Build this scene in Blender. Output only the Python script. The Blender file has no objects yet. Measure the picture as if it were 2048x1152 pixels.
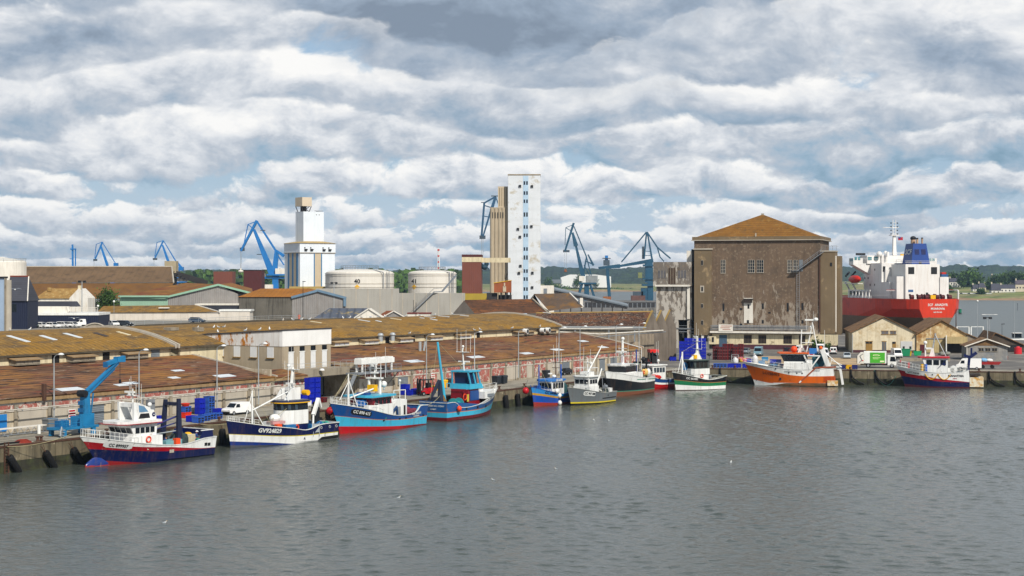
import bpy, math, random
from mathutils import Vector, Matrix
R = math.radians
S = bpy.context.scene
COL = S.collection
random.seed(7)
# ---------------------------------------------------------------- survey frame (metres, z = 0 is the water)
F, CX, HY, CAMZ, QZ = 3300.0, 1024.0, 555.0, 23.2, 3.2
def at(u, v, z):
    D = F * (CAMZ - z) / (v - HY)
    return Vector(((u - CX) * D / F, D, z))
def zat(v, ppm): return CAMZ - (v - HY) / ppm
def bd(u, ppm, z=QZ): return Vector(((u - CX) / ppm, F / ppm, z))
QA = at(0, 893, QZ); QB = at(1390, 736.2, QZ)
qd = (QB - QA).normalized(); nd = Vector((-qd.y, qd.x, 0)); ANGA = math.atan2(qd.y, qd.x)
def A(s, t, h=0.0): return QA + qd * s + nd * t + Vector((0, 0, h))
def stA(p): d = p - QA; return d.dot(qd), d.dot(nd)
ANGB = -R(12.2)
bx = Vector((math.cos(ANGB), math.sin(ANGB), 0)); bn = Vector((-bx.y, bx.x, 0))
def Bq(s, t, h=0.0): return QB + bx * s + bn * t + Vector((0, 0, h))

# ---------------------------------------------------------------- materials
MATS = {}
def lin(h):
    if not isinstance(h, str): return tuple(h)
    h = h.lstrip('#'); o = []
    for i in (0, 2, 4):
        x = int(h[i:i+2], 16) / 255
        o.append(x / 12.92 if x < .04045 else ((x + .055) / 1.055) ** 2.4)
    return tuple(o)
def mul(c, k): return tuple(min(1, x * k) for x in c)
def mat(key, base, rough=.6, metal=0., var=.16, vs=.35, streak=0., sc='#3a2f26', patch=None, bump=0., bs=3., rot=0., sx=(1, 1, 1), wave=None, tile=None):
    """procedural weathered surface: tone noise, run-down streaks, patches (colour, scale, threshold, softness), wave (direction, scale, depth), tile (courses)"""
    if key in MATS: return MATS[key]
    m = bpy.data.materials.new(key); m.use_nodes = True; MATS[key] = m
    nt = m.node_tree; N = nt.nodes; Lk = nt.links.new
    b = N['Principled BSDF']; base = lin(base)
    b.inputs['Roughness'].default_value = rough; b.inputs['Metallic'].default_value = metal
    b.inputs['Specular IOR Level'].default_value = .35
    g = N.new('ShaderNodeNewGeometry'); mp = N.new('ShaderNodeMapping')
    mp.inputs['Rotation'].default_value = (0, 0, -rot)
    Lk(g.outputs['Position'], mp.inputs['Vector'])
    def noise(scale, det=3., sxyz=(1, 1, 1), rough_=.6, vec=None):
        q = N.new('ShaderNodeMapping'); q.inputs['Scale'].default_value = tuple(a * scale for a in sxyz)
        Lk(vec or mp.outputs[0], q.inputs['Vector'])
        n = N.new('ShaderNodeTexNoise'); n.inputs['Scale'].default_value = 1; n.inputs['Detail'].default_value = det
        n.inputs['Roughness'].default_value = rough_
        Lk(q.outputs[0], n.inputs['Vector']); return n.outputs['Fac']
    def remap(x, a, c, lo=0., hi=1.):
        r = N.new('ShaderNodeMapRange'); r.inputs[1].default_value = a; r.inputs[2].default_value = c
        r.inputs[3].default_value = lo; r.inputs[4].default_value = hi; Lk(x, r.inputs[0]); return r.outputs[0]
    def mix(fac, a, c):
        x = N.new('ShaderNodeMix'); x.data_type = 'RGBA'
        if hasattr(fac, 'is_linked'): Lk(fac, x.inputs[0])
        else: x.inputs[0].default_value = fac
        for i, y in ((6, a), (7, c)):
            if isinstance(y, (tuple, list)): x.inputs[i].default_value = (*y[:3], 1)
            else: Lk(y, x.inputs[i])
        return x.outputs[2]
    col = mix(remap(noise(vs, 4., sx), .3, .7), mul(base, 1 - var), mul(base, 1 + var))
    if patch:
        for pt in (patch if isinstance(patch, list) else [patch]):
            pc, ps, th, so = pt[:4]; psx = pt[4] if len(pt) > 4 else (1, 1, 1)
            col = mix(remap(noise(ps, 5., psx, .65), th - so, th + so), col, lin(pc))
    if streak:
        f = remap(noise(1.6, 4., (1, 1, .07), .7), .48, .75, 0, streak)
        col = mix(f, col, lin(sc))
    if tile:
        d, sp, dk = tile[:3]
        w = N.new('ShaderNodeTexWave'); w.wave_type = 'BANDS'; w.bands_direction = d
        w.inputs['Scale'].default_value = 0.314 / sp; w.inputs['Distortion'].default_value = tile[3] if len(tile) > 3 else .6
        w.inputs['Detail'].default_value = 2; w.inputs['Detail Scale'].default_value = 3
        Lk(mp.outputs[0], w.inputs['Vector'])
        col = mix(remap(w.outputs['Fac'], .0, .35, dk, 0), col, mul(base, .25))
    Lk(col, b.inputs['Base Color'])
    h = None
    if bump: h = (noise(bs, 4., sx), bump)
    if wave:
        w = N.new('ShaderNodeTexWave'); w.wave_type = 'BANDS'; w.bands_direction = wave[0]
        w.inputs['Scale'].default_value = 0.314 / wave[1]; Lk(mp.outputs[0], w.inputs['Vector'])
        h = (w.outputs['Fac'], wave[2])
    if h:
        bp = N.new('ShaderNodeBump'); bp.inputs['Strength'].default_value = 1; bp.inputs['Distance'].default_value = h[1]
        Lk(h[0], bp.inputs['Height']); Lk(bp.outputs[0], b.inputs['Normal'])
    return m
def paint(hexc, rough=.42, st=.12, **k): return mat('paint_' + hexc.strip('#'), hexc, rough, 0, .07, 1.2, st, **k)
def glass(hexc='#10161c'): return mat('glass_' + hexc.strip('#'), hexc, .12, 0, .2, .9)

# ---------------------------------------------------------------- mesh building
class MB:
    def __init__(s): s.v = []; s.f = []; s.mi = []; s.mats = []; s.k = 0
    def use(s, m):
        if m not in s.mats: s.mats.append(m)
        s.k = s.mats.index(m); return s
    def add(s, vs, fs):
        o = len(s.v); s.v += [tuple(p) for p in vs]
        for f in fs: s.f.append([o + i for i in f]); s.mi.append(s.k)
    def b(s, cx, cy, cz, sx, sy, sz, rz=0., tp=1.):
        c, n = math.cos(rz), math.sin(rz); vs = []
        for k, z in ((1, -.5), (tp, .5)):
            for x, y in ((-.5, -.5), (.5, -.5), (.5, .5), (-.5, .5)):
                X, Y = x * sx * k, y * sy * k; vs.append((cx + X * c - Y * n, cy + X * n + Y * c, cz + z * sz))
        s.add(vs, [(3, 2, 1, 0), (4, 5, 6, 7), (0, 1, 5, 4), (1, 2, 6, 5), (2, 3, 7, 6), (3, 0, 4, 7)])
    def t(s, a, b, r, r2=None, n=6, caps=True):
        a, b = Vector(a), Vector(b); r2 = r if r2 is None else r2; d = (b - a)
        if d.length < 1e-6: return
        d.normalize(); up = Vector((0, 0, 1)) if abs(d.z) < .95 else Vector((1, 0, 0))
        x = d.cross(up).normalized(); y = d.cross(x); vs = []
        for p, rr in ((a, r), (b, r2)):
            for i in range(n):
                w = 2 * math.pi * i / n; vs.append(p + x * rr * math.cos(w) + y * rr * math.sin(w))
        fs = [(i, (i + 1) % n, n + (i + 1) % n, n + i) for i in range(n)]
        if caps: fs += [tuple(range(n - 1, -1, -1)), tuple(range(n, 2 * n))]
        s.add(vs, fs)
    def bar(s, a, b, w, h, w2=None, h2=None):
        a, b = Vector(a), Vector(b); d = (b - a).normalized(); up = Vector((0, 0, 1)) if abs(d.z) < .95 else Vector((1, 0, 0))
        x = d.cross(up).normalized(); y = x.cross(d); vs = []
        for p, ww, hh in ((a, w, h), (b, w2 or w, h2 or h)):
            for i, j in ((-.5, -.5), (.5, -.5), (.5, .5), (-.5, .5)): vs.append(p + x * ww * i + y * hh * j)
        s.add(vs, [(0, 1, 2, 3), (7, 6, 5, 4), (4, 5, 1, 0), (5, 6, 2, 1), (6, 7, 3, 2), (7, 4, 0, 3)])
    def p(s, pts, r, n=5):
        for a, b in zip(pts, pts[1:]): s.t(a, b, r, None, n)
    def s(s, c, r, rz=None, seg=10, rings=6):
        c = Vector(c); rz = rz or r; vs = [c + Vector((0, 0, -rz))]; fs = []
        for i in range(1, rings):
            e = -math.pi / 2 + math.pi * i / rings
            for j in range(seg):
                w = 2 * math.pi * j / seg; vs.append(c + Vector((r * math.cos(e) * math.cos(w), r * math.cos(e) * math.sin(w), rz * math.sin(e))))
        vs.append(c + Vector((0, 0, rz))); n = len(vs) - 1
        for j in range(seg):
            k = (j + 1) % seg
            fs.append((0, 1 + k, 1 + j)); fs.append((n, n - seg + j, n - seg + k))
            for i in range(rings - 2): a = 1 + i * seg; fs.append((a + j, a + k, a + seg + k, a + seg + j))
        s.add(vs, fs)
    def q(s, pts): s.add(pts, [tuple(range(len(pts)))])
    def pr(s, a, b):
        n = len(a); s.add(list(a) + list(b), [tuple(range(n - 1, -1, -1)), tuple(range(n, 2 * n))] + [(i, (i + 1) % n, n + (i + 1) % n, n + i) for i in range(n)])
    def y(s, prof, y0, y1): s.pr([(x, y0, z) for x, z in prof], [(x, y1, z) for x, z in prof])      # side profile (x,z) across y
    def x(s, prof, x0, x1): s.pr([(x0, y, z) for y, z in prof], [(x1, y, z) for y, z in prof])      # cross profile (y,z) along x
    def z(s, prof, z0, z1): s.pr([(x, y, z0) for x, y in prof], [(x, y, z1) for x, y in prof])      # plan outline between heights
    def l(s, prof, c=(0, 0, 0), n=16, a0=0., a1=2 * math.pi):
        full = abs(a1 - a0 - 2 * math.pi) < 1e-6; m = n if full else n + 1; vs = []; fs = []
        for r, z in prof:
            for i in range(m):
                w = a0 + (a1 - a0) * i / n; vs.append((c[0] + r * math.cos(w), c[1] + r * math.sin(w), c[2] + z))
        for k in range(len(prof) - 1):
            for i in range(n):
                j = (i + 1) % m if full else i + 1; fs.append((k * m + i, k * m + j, (k + 1) * m + j, (k + 1) * m + i))
        s.add(vs, fs)
    def sp(s, st, n=10):
        vs = []; fs = []
        for x, ry, z0, z1 in st:
            for i in range(n): a = 2 * math.pi * i / n; vs.append((x, ry * math.cos(a), (z0 + z1) / 2 + (z1 - z0) / 2 * math.sin(a)))
        for k in range(len(st) - 1):
            for i in range(n): j = (i + 1) % n; fs.append((k * n + i, k * n + j, (k + 1) * n + j, (k + 1) * n + i))
        s.add(vs, fs)
    def ring(s, c, r, w, axis='y', n=14):
        c = Vector(c); pts = []
        for i in range(n + 1):
            a = 2 * math.pi * i / n; p = Vector((math.cos(a) * r, 0, math.sin(a) * r)) if axis == 'y' else (Vector((0, math.cos(a) * r, math.sin(a) * r)) if axis == 'x' else Vector((math.cos(a) * r, math.sin(a) * r, 0)))
            pts.append(c + p)
        s.p(pts, w, 5)
    def build(s, name, parent=None, smooth=False, loc=None, rz=0.):
        me = bpy.data.meshes.new(name); me.from_pydata(s.v, [], s.f)
        for m in s.mats: me.materials.append(m)
        if len(s.mats) > 1: me.polygons.foreach_set('material_index', s.mi)
        if smooth: me.polygons.foreach_set('use_smooth', [True] * len(s.f))
        me.update(); o = bpy.data.objects.new(name, me); COL.objects.link(o)
        if parent is not None: o.parent = parent
        if loc is not None: o.location = loc
        o.rotation_euler[2] = rz
        return o
def thing(name, label, cat, loc=(0, 0, 0), rz=0., group=None):
    o = bpy.data.objects.new(name, None); COL.objects.link(o); o.location = loc; o.rotation_euler = (0, 0, rz)
    o.empty_display_size = .3
    o['label'] = label; o['category'] = cat
    if group: o['group'] = group
    return o
def tag(o, label, cat, group=None):
    o['label'] = label; o['category'] = cat
    if group: o['group'] = group
    return o
def part(root, name, m, *prims, smooth=False, label=None):
    """one mesh child; prims are (method, args...); a material among them switches the material"""
    mb = MB(); mb.use(m)
    for p in prims:
        if isinstance(p, bpy.types.Material): mb.use(p)
        elif isinstance(p[-1], dict): getattr(mb, p[0])(*p[1:-1], **p[-1])
        else: getattr(mb, p[0])(*p[1:])
    o = mb.build(name, root, smooth)
    if label: o['label'] = label
    return o
def solo(name, label, cat, m, *prims, loc=(0, 0, 0), rz=0., group=None, smooth=False):
    o = part(None, name, m, *prims, smooth=smooth); o.location = loc; o.rotation_euler[2] = rz
    return tag(o, label, cat, group)
def struct(name, m, *prims, kind='structure', loc=(0, 0, 0), rz=0., smooth=False):
    o = part(None, name, m, *prims, smooth=smooth); o['kind'] = kind; o.location = loc; o.rotation_euler[2] = rz; return o
KIDS = {}
def dup(root, loc, rz, label=None, group=None):
    def cp(o, par):
        c = o.copy(); COL.objects.link(c)
        if par is not None: c.parent = par
        for k in list(o.children): cp(k, c)
        return c
    r = cp(root, None); r.location = loc; r.rotation_euler = (root.rotation_euler[0], root.rotation_euler[1], rz)
    if label: r['label'] = label
    if group: r['group'] = group
    return r
def txt(s, size, m, parent, fn, name='lettering', bold=.0, squeeze=1.):
    """writing as thin faces; fn maps the flat text (x along, y up, centred) onto its surface"""
    cu = bpy.data.curves.new('w', 'FONT'); cu.body = s; cu.size = size; cu.align_x = 'CENTER'; cu.align_y = 'CENTER'; cu.offset = bold; cu.resolution_u = 2
    ob = bpy.data.objects.new('w', cu); COL.objects.link(ob)
    bpy.context.view_layer.update()
    me = bpy.data.meshes.new_from_object(ob); bpy.data.objects.remove(ob); bpy.data.curves.remove(cu)
    for v in me.vertices: v.co = fn(v.co.x * squeeze, v.co.y)
    me.materials.clear(); me.materials.append(m); me.name = name
    o = bpy.data.objects.new(name, me); COL.objects.link(o); o.parent = parent
    return o
ORD = 'first second third fourth fifth sixth seventh eighth ninth tenth eleventh twelfth thirteenth fourteenth fifteenth sixteenth seventeenth eighteenth nineteenth twentieth'.split()
# ---------------------------------------------------------------- palette
CONC = mat('concrete', '#8d8474', .85, 0, .2, .25, .45, '#4a4035', patch=('#6b6255', .5, .6, .08))
CONC_L = mat('concrete_pale', '#aaa294', .85, 0, .14, .2, .35, '#6c655a')
STEEL = mat('steel_grey', '#7d8287', .5, .2, .15, 1.)
DARK = mat('dark_gear', '#17181b', .6, 0, .3, 2.)
RUST = mat('rusty_steel', '#4a3226', .8, 0, .3, 2.)
WHITE = paint('#d9dad6', .45, .22, sc='#8a7560')
WHITE2 = mat('white_weathered', '#d2cdc2', .7, 0, .08, .3, .4, '#8b7f6c')
BLACK = mat('black_rubber', '#0c0c0d', .8, 0, .3, 2.)
GALV = mat('galvanised', '#a3a8aa', .45, .3, .1, 1.)
BLUE = paint('#0b1f9e', .45, .06)
REDC = paint('#6a1015', .5, .1)
NAVY = paint('#0b1646', .3, .08, bump=.003, bs=1.5)
ORANGE = paint('#d24a0a', .4, .15)
YEL = paint('#d9a400', .5, .1)
GREEN = paint('#0d6b40', .4, .1)
SKYB = paint('#3fa7c8', .4, .12)
LBLUE = paint('#1f7fb5', .4, .12)
RED = paint('#a8101a', .4, .12)
ROPE = mat('rope', '#9b9472', .9, 0, .2, 2.)
NET = mat('net_heap', '#2c3a3a', .95, 0, .5, 3., bump=.05, bs=6.)
NETG = mat('net_green', '#2f8a76', .95, 0, .5, 3., bump=.05, bs=6.)
GLS = glass()
# ---------------------------------------------------------------- world, sun, camera
SUN_EL, SUN_AZ = R(42), R(152)          # azimuth clockwise from +Y: behind the camera, to its right
W = bpy.data.worlds.new('World'); S.world = W; W.use_nodes = True
nt = W.node_tree; N = nt.nodes; Lk = nt.links.new
bg = N['Background']; bg.inputs['Strength'].default_value = .1
def mth(op, a, b=None, c=None, clamp=False):
    n = N.new('ShaderNodeMath'); n.operation = op; n.use_clamp = clamp
    for i, x in enumerate((a, b, c)):
        if x is None: continue
        if isinstance(x, (int, float)): n.inputs[i].default_value = x
        else: Lk(x, n.inputs[i])
    return n.outputs[0]
sky = N.new('ShaderNodeTexSky'); sky.sky_type = 'NISHITA'; sky.sun_disc = False; sky.sun_elevation = SUN_EL; sky.sun_rotation = SUN_AZ
sky.air_density = 1.2; sky.dust_density = .6
tc = N.new('ShaderNodeTexCoord'); sp = N.new('ShaderNodeSeparateXYZ'); Lk(tc.outputs['Generated'], sp.inputs[0])
el = mth('MAXIMUM', mth('ARCSINE', sp.outputs[2]), .0); az = mth('ARCTAN2', sp.outputs[0], sp.outputs[1])
def cnoise(vec, sc, det, ro, dist=0.):
    n = N.new('ShaderNodeTexNoise'); n.inputs['Scale'].default_value = sc; n.inputs['Detail'].default_value = det; n.inputs['Roughness'].default_value = ro
    n.inputs['Distortion'].default_value = dist; n.inputs['Lacunarity'].default_value = 2.1; Lk(vec, n.inputs['Vector']); return n.outputs['Fac']
def mr(x, a, b, lo=0., hi=1., smooth=True):
    r = N.new('ShaderNodeMapRange'); r.interpolation_type = 'SMOOTHSTEP' if smooth else 'LINEAR'
    for i, y in enumerate((a, b, lo, hi)): r.inputs[i + 1].default_value = y
    Lk(x, r.inputs[0]); return r.outputs[0]
W.cycles.sampling_method = 'MANUAL'; W.cycles.sample_map_resolution = 256
SX = 33.3
def vec3(x, y, z):
    c = N.new('ShaderNodeCombineXYZ')
    for i, k in enumerate((x, y)): Lk(k, c.inputs[i])
    c.inputs[2].default_value = z; return c.outputs[0]
wob = cnoise(vec3(mth('MULTIPLY', az, 4.), mth('MULTIPLY', el, 9.), 3.7), 1.0, 2., .5)
broad = cnoise(vec3(mth('MULTIPLY', az, 5.5), mth('MULTIPLY', el, 14.), 9.1), 1.0, 2., .5)
def cvor(vec, sc):
    n = N.new('ShaderNodeTexVoronoi'); n.feature = 'F1'; n.inputs['Scale'].default_value = sc; n.inputs['Detail'].default_value = 1.; n.inputs['Roughness'].default_value = .5; n.inputs['Lacunarity'].default_value = 2.4; n.normalize = True
    Lk(vec, n.inputs['Vector']); return n.outputs['Distance']
def mixc(f, a, b_):
    m = N.new('ShaderNodeMix'); m.data_type = 'RGBA'; Lk(f, m.inputs[0])
    for i, y in ((6, a), (7, b_)):
        if isinstance(y, tuple): m.inputs[i].default_value = (*y, 1)
        else: Lk(y, m.inputs[i])
    return m.outputs[2]
def ramp(x, blue=0.):
    cr = N.new('ShaderNodeValToRGB'); Lk(x, cr.inputs[0]); e = cr.color_ramp.elements
    e[0].position = .05; e[0].color = (2.3 - .1 * blue, 2.8 + .7 * blue, 3.6 + 1.0 * blue, 1); e[1].position = .95; e[1].color = (9.6, 9.5, 9.3, 1)
    for pos, cc in ((.28, (3.3, 4.0 + .55 * blue, 5.0 + .75 * blue, 1)), (.48, (5.0, 5.5, 6.2, 1)), (.70, (7.6, 7.8, 8.1, 1))): q = e.new(pos); q.color = cc
    return cr.outputs[0]
gapc = N.new('ShaderNodeMix'); gapc.data_type = 'RGBA'; Lk(sky.outputs[0], gapc.inputs[6]); gapc.inputs[0].default_value = .75; gapc.inputs[7].default_value = (2.9, 4.5, 6.6, 1)
col_ = mixc(mr(el, .0, .075, .75, .0), gapc.outputs[2], (6.4, 7.3, 8.2))
# rows of cumulus, the farthest (lowest) first: flat shaded base, bright heaped top, nearer rows in front
for i, (c0, H, k, thr) in enumerate(((.003, .006, 52., .36), (.010, .008, 44., .40), (.021, .010, 34., .41), (.035, .014, 25., .41), (.054, .019, 18., .40), (.078, .024, 13., .395), (.106, .029, 10.5, .38), (.138, .034, 8.5, .37), (.18, .045, 7., .36), (.26, .08, 5., .36))):
    cy = mth('ADD', mth('MULTIPLY_ADD', mth('SUBTRACT', wob, .5), H * 3.2, c0), 0.)
    t = mth('DIVIDE', mth('SUBTRACT', el, cy), H)
    x, y = mth('MULTIPLY', az, k), mth('MULTIPLY', el, k * 1.65); z = i * 7.31 + SX
    big = cnoise(vec3(x, y, z), .55, 1.5, .5)
    fin = cnoise(vec3(x, y, z + 3.3), 1.8, 6., .58, .3); fin2 = cnoise(vec3(mth('ADD', x, .09), mth('ADD', y, .25), z + 3.3), 1.8, 6., .58, .3)
    den = fin if c0 < .03 else mth('ADD', mth('MULTIPLY', fin, .80), mth('MULTIPLY', mth('SUBTRACT', .42, cvor(vec3(x, y, z), 1.35)), .38))
    below = mth('MAXIMUM', mth('MULTIPLY', t, -1.), 0.); above = mth('MAXIMUM', t, 0.)
    d = mth('ADD', mth('MULTIPLY', big, .58), mth('MULTIPLY', den, .50))
    d = mth('SUBTRACT', d, mth('MULTIPLY', mth('POWER', above, 2.), .10)); d = mth('SUBTRACT', d, mth('MULTIPLY', mth('POWER', below, 2.), .34))
    al = mr(mth('SUBTRACT', d, thr), -.008, .055)
    br = mth('MULTIPLY_ADD', mr(t, -.85, 1.1), .68, .12)
    br = mth('ADD', br, mth('MULTIPLY', mth('SUBTRACT', fin, fin2), 1.1 if c0 < .05 else 1.45))
    br = mth('ADD', br, mth('MULTIPLY', mth('SUBTRACT', broad, .5), .8))
    br = mth('ADD', br, mr(mth('SUBTRACT', d, thr), .0, .22, .10, -.06))
    br = mth('ADD', br, .19 if c0 < .05 else (.17 if c0 < .1 else .23))
    if c0 in (.138, .18):
        gx = mth('DIVIDE', mth('SUBTRACT', az, .03), .13); gy = mth('DIVIDE', mth('SUBTRACT', el, .16), .05)
        hv = mth('ADD', mth('MULTIPLY', gx, gx), mth('MULTIPLY', gy, gy)); hv = mth('ADD', hv, mth('MULTIPLY', mth('SUBTRACT', fin, .5), 2.2)); hs = mr(hv, .0, 1.7, 1., 0.)
        br = mth('SUBTRACT', br, mth('MULTIPLY', hs, .27)); al = mth('MAXIMUM', al, mth('MULTIPLY', hs, .6))
    col_ = mixc(al, col_, ramp(br, 1. if c0 < .09 else (.5 if c0 < .12 else .1)))
# unseen zenith sky darkened to lower the ambient light and strengthen sun contrast
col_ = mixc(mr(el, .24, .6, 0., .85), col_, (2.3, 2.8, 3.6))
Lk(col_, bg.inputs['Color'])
sl = bpy.data.lights.new('sun', 'SUN'); sl.energy = 5.0; sl.angle = R(.6); sl.color = (1, .94, .85)
so = bpy.data.objects.new('sun', sl); COL.objects.link(so)
sd = Vector((math.sin(SUN_AZ) * math.cos(SUN_EL), math.cos(SUN_AZ) * math.cos(SUN_EL), math.sin(SUN_EL)))
so.rotation_euler = (-sd).to_track_quat('-Z', 'Y').to_euler(); so.location = (0, -50, 200)
cam = bpy.data.cameras.new('camera'); co = bpy.data.objects.new('camera', cam); COL.objects.link(co)
co.location = (0, 0, CAMZ); co.rotation_euler = (R(90), 0, 0); cam.sensor_width = 36; cam.lens = F / 2048 * 36
cam.shift_y = -(576 - HY) / 2048; cam.clip_start = 1; cam.clip_end = 30000; S.camera = co
S.view_settings.view_transform = 'Standard'; S.view_settings.look = 'None'; S.view_settings.gamma = 1; S.view_settings.exposure = .06
S.cycles.max_bounces = 6; S.cycles.diffuse_bounces = 2; S.cycles.glossy_bounces = 3; S.cycles.transparent_max_bounces = 4
S.cycles.use_denoising = True
# ---------------------------------------------------------------- water
wm = bpy.data.materials.new('harbour_water'); wm.use_nodes = True; nt = wm.node_tree; N = nt.nodes; Lk = nt.links.new
b = N['Principled BSDF']; b.inputs['Roughness'].default_value = .1; b.inputs['IOR'].default_value = 1.33
g = N.new('ShaderNodeNewGeometry')
def wn(scale, det, sx=(1, 1, 1), ro=.55, rz=0., dist=0.):
    q = N.new('ShaderNodeMapping'); q.inputs['Scale'].default_value = tuple(scale * a for a in sx); q.inputs['Rotation'].default_value = (0, 0, rz)
    Lk(g.outputs['Position'], q.inputs['Vector']); n = N.new('ShaderNodeTexNoise'); n.inputs['Scale'].default_value = 1; n.inputs['Detail'].default_value = det
    n.inputs['Roughness'].default_value = ro; n.inputs['Distortion'].default_value = dist; Lk(q.outputs[0], n.inputs['Vector']); return n.outputs['Fac']
ripple = mth('ADD', mth('MULTIPLY', wn(2.6, 3., (1, 1.2, 1), .6, .35, .3), .6), mth('MULTIPLY', wn(.9, 2., (1, 1.4, 1), .55, -.25), 1.))
bp = N.new('ShaderNodeBump'); bp.inputs['Distance'].default_value = .09; bp.inputs['Strength'].default_value = 1; Lk(ripple, bp.inputs['Height']); Lk(bp.outputs[0], b.inputs['Normal'])
wc = N.new('ShaderNodeMix'); wc.data_type = 'RGBA'; Lk(wn(.01, 3.), wc.inputs[0]); wc.inputs[6].default_value = (.044, .053, .043, 1); wc.inputs[7].default_value = (.062, .072, .060, 1)
Lk(wc.outputs[2], b.inputs['Base Color'])
rv = wm.copy(); rv.name = 'river_water'; rn = rv.node_tree.nodes; rn['Principled BSDF'].inputs['Roughness'].default_value = .32
for n_ in rn:
    if n_.type == 'BUMP': n_.inputs['Distance'].default_value = .12; n_.inputs['Strength'].default_value = .5
struct('river', rv, ('q', [(-2500, 20, -.35), (3500, 20, -.35), (9000, 15000, -.35), (-9000, 15000, -.35)]))
import numpy as np
rg = np.random.default_rng(4); xs = np.arange(-84, 142, .27); ys = [100.]
while ys[-1] < 405: ys.append(ys[-1] + .2 + .0012 * (ys[-1] - 100))
ys = np.array(ys); GX, GY = np.meshgrid(xs, ys); H = np.zeros_like(GX); gust = .8 + .3 * np.sin(GX * .045 + 1.5 * np.sin(GY * .03)) * np.sin(GY * .06 + GX * .017 + 1.); big = np.zeros_like(GX)
for i in range(60):
    lam = .85 * (3.2 ** rg.random()); th = rg.normal(1.3, .6); k = 2 * np.pi / lam; am = .020 / k * rg.uniform(.5, 1.3)
    H += am * np.sin(k * (GX * np.cos(th) + GY * np.sin(th)) + rg.random() * 6.28)
dq = np.minimum((GX - QA.x) * -nd.x + (GY - QA.y) * -nd.y, (GX - QB.x) * -bn.x + (GY - QB.y) * -bn.y); H = H * gust * (.5 + .5 * np.clip((dq - 6) / 50, 0, 1)); H = H + 2.5 * np.maximum(H, 0) ** 2
me = bpy.data.meshes.new('water'); nx_, ny_ = len(xs), len(ys); co_ = np.stack([GX, GY, H], -1).astype(np.float32).ravel(); idx = np.arange(nx_ * ny_).reshape(ny_, nx_); qd_ = np.stack([idx[:-1, :-1], idx[:-1, 1:], idx[1:, 1:], idx[1:, :-1]], -1).reshape(-1, 4)
me.vertices.add(nx_ * ny_); me.vertices.foreach_set('co', co_); me.loops.add(qd_.size); me.loops.foreach_set('vertex_index', qd_.ravel().astype(np.int32)); me.polygons.add(len(qd_)); me.polygons.foreach_set('loop_start', np.arange(0, qd_.size, 4, dtype=np.int32)); me.polygons.foreach_set('use_smooth', np.ones(len(qd_), dtype=bool)); me.update(calc_edges=True); me.materials.append(wm)
o = bpy.data.objects.new('water', me); COL.objects.link(o); o['kind'] = 'structure'
# ---------------------------------------------------------------- the harbour land, its quay walls and yards
ASPH = mat('yard_asphalt', '#5f5c58', .9, 0, .22, .12, patch=[('#8a847a', .11, .58, .1), ('#3f3c39', .4, .66, .06)])
QTOP = mat('quay_concrete', '#8b8577', .9, 0, .15, .3, rot=ANGA, patch=[('#5f594e', .25, .6, .1, (.3, 1.4, 1)), ('#a39c8c', .5, .64, .06)])
SAND = mat('sandy_yard', '#b59a74', .9, 0, .2, .2, patch=('#8c7a62', .2, .55, .1))
edge = [A(-190, 0), A(0, 0), QB, Bq(60, 0), Bq(330, 0), Vector((400, 500, QZ)), Vector((200, 520, QZ)), Vector((150, 530, QZ)), Vector((124, 548, QZ)), Vector((112, 640, QZ)), Vector((60, 900, QZ)), Vector((70, 1000, QZ)), Vector((190, 1440, QZ)), Vector((-1100, 1520, QZ)), Vector((-1100, 300, QZ))]
struct('ground', ASPH, ('z', [(p.x, p.y) for p in edge], -4, QZ))
QW = mat('quay_wall', '#6d6450', .9, 0, .28, .3, .85, '#241f18', patch=[('#4a4536', .35, .55, .12, (1, 1, .35)), ('#a59a82', .8, .66, .05)])
QWL = mat('quay_wall_tide', '#2b2a20', .85, 0, .3, .6, .5, '#15160f', patch=('#3d4226', .8, .55, .1))
def quay(p0, d, n, L, name, ang):
    o = p0 - d * 0
    mb = MB(); mb.use(QW)
    P = lambda s, t, z: (o + d * s + n * t + Vector((0, 0, z - QZ)))
    s = 0.
    while s < L:
        e_ = min(L, s + 12.4)
        mb.use(QW); mb.pr([P(s + .04, -.35, 1.35), P(e_ - .04, -.35, 1.35), P(e_ - .04, -.35, QZ + .02), P(s + .04, -.35, QZ + .02)], [P(s + .04, .6, 1.35), P(e_ - .04, .6, 1.35), P(e_ - .04, .6, QZ + .02), P(s + .04, .6, QZ + .02)])
        mb.use(QWL); mb.pr([P(s + .04, -.45, -3), P(e_ - .04, -.45, -3), P(e_ - .04, -.36, 1.35), P(s + .04, -.36, 1.35)], [P(s + .04, .6, -3), P(e_ - .04, .6, -3), P(e_ - .04, .6, 1.35), P(s + .04, .6, 1.35)])
        s += 12.4
    mb.use(RUST); mb.pr([P(0, -.42, QZ - .16), P(L, -.42, QZ - .16), P(L, -.42, QZ + .06), P(0, -.42, QZ + .06)], [P(0, -.1, QZ - .16), P(L, -.1, QZ - .16), P(L, -.1, QZ + .06), P(0, -.1, QZ + .06)])
    w = mb.build(name); w['kind'] = 'structure'; return w
quay(A(-190, 0), qd, nd, 190 + 196.5, 'quay_wall', ANGA)
quay(QB, bx, bn, 330, 'quay_wall', ANGB)
mbq = MB(); mbq.use(QTOP)
mbq.pr([A(-190, .6, .004), A(196, .6, .004), A(196, 12.4, .004), A(-190, 12.4, .004)], [A(-190, .6, .02), A(196, .6, .02), A(196, 12.4, .02), A(-190, 12.4, .02)])
o = mbq.build('quay_road'); o['kind'] = 'structure'
mbq = MB(); mbq.use(DARK)
for t_ in (4.2, 5.7): mbq.pr([A(-190, t_, .024), A(196, t_, .024), A(196, t_ + .12, .024), A(-190, t_ + .12, .024)], [A(-190, t_, .03), A(196, t_, .03), A(196, t_ + .12, .03), A(-190, t_ + .12, .03)])
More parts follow.
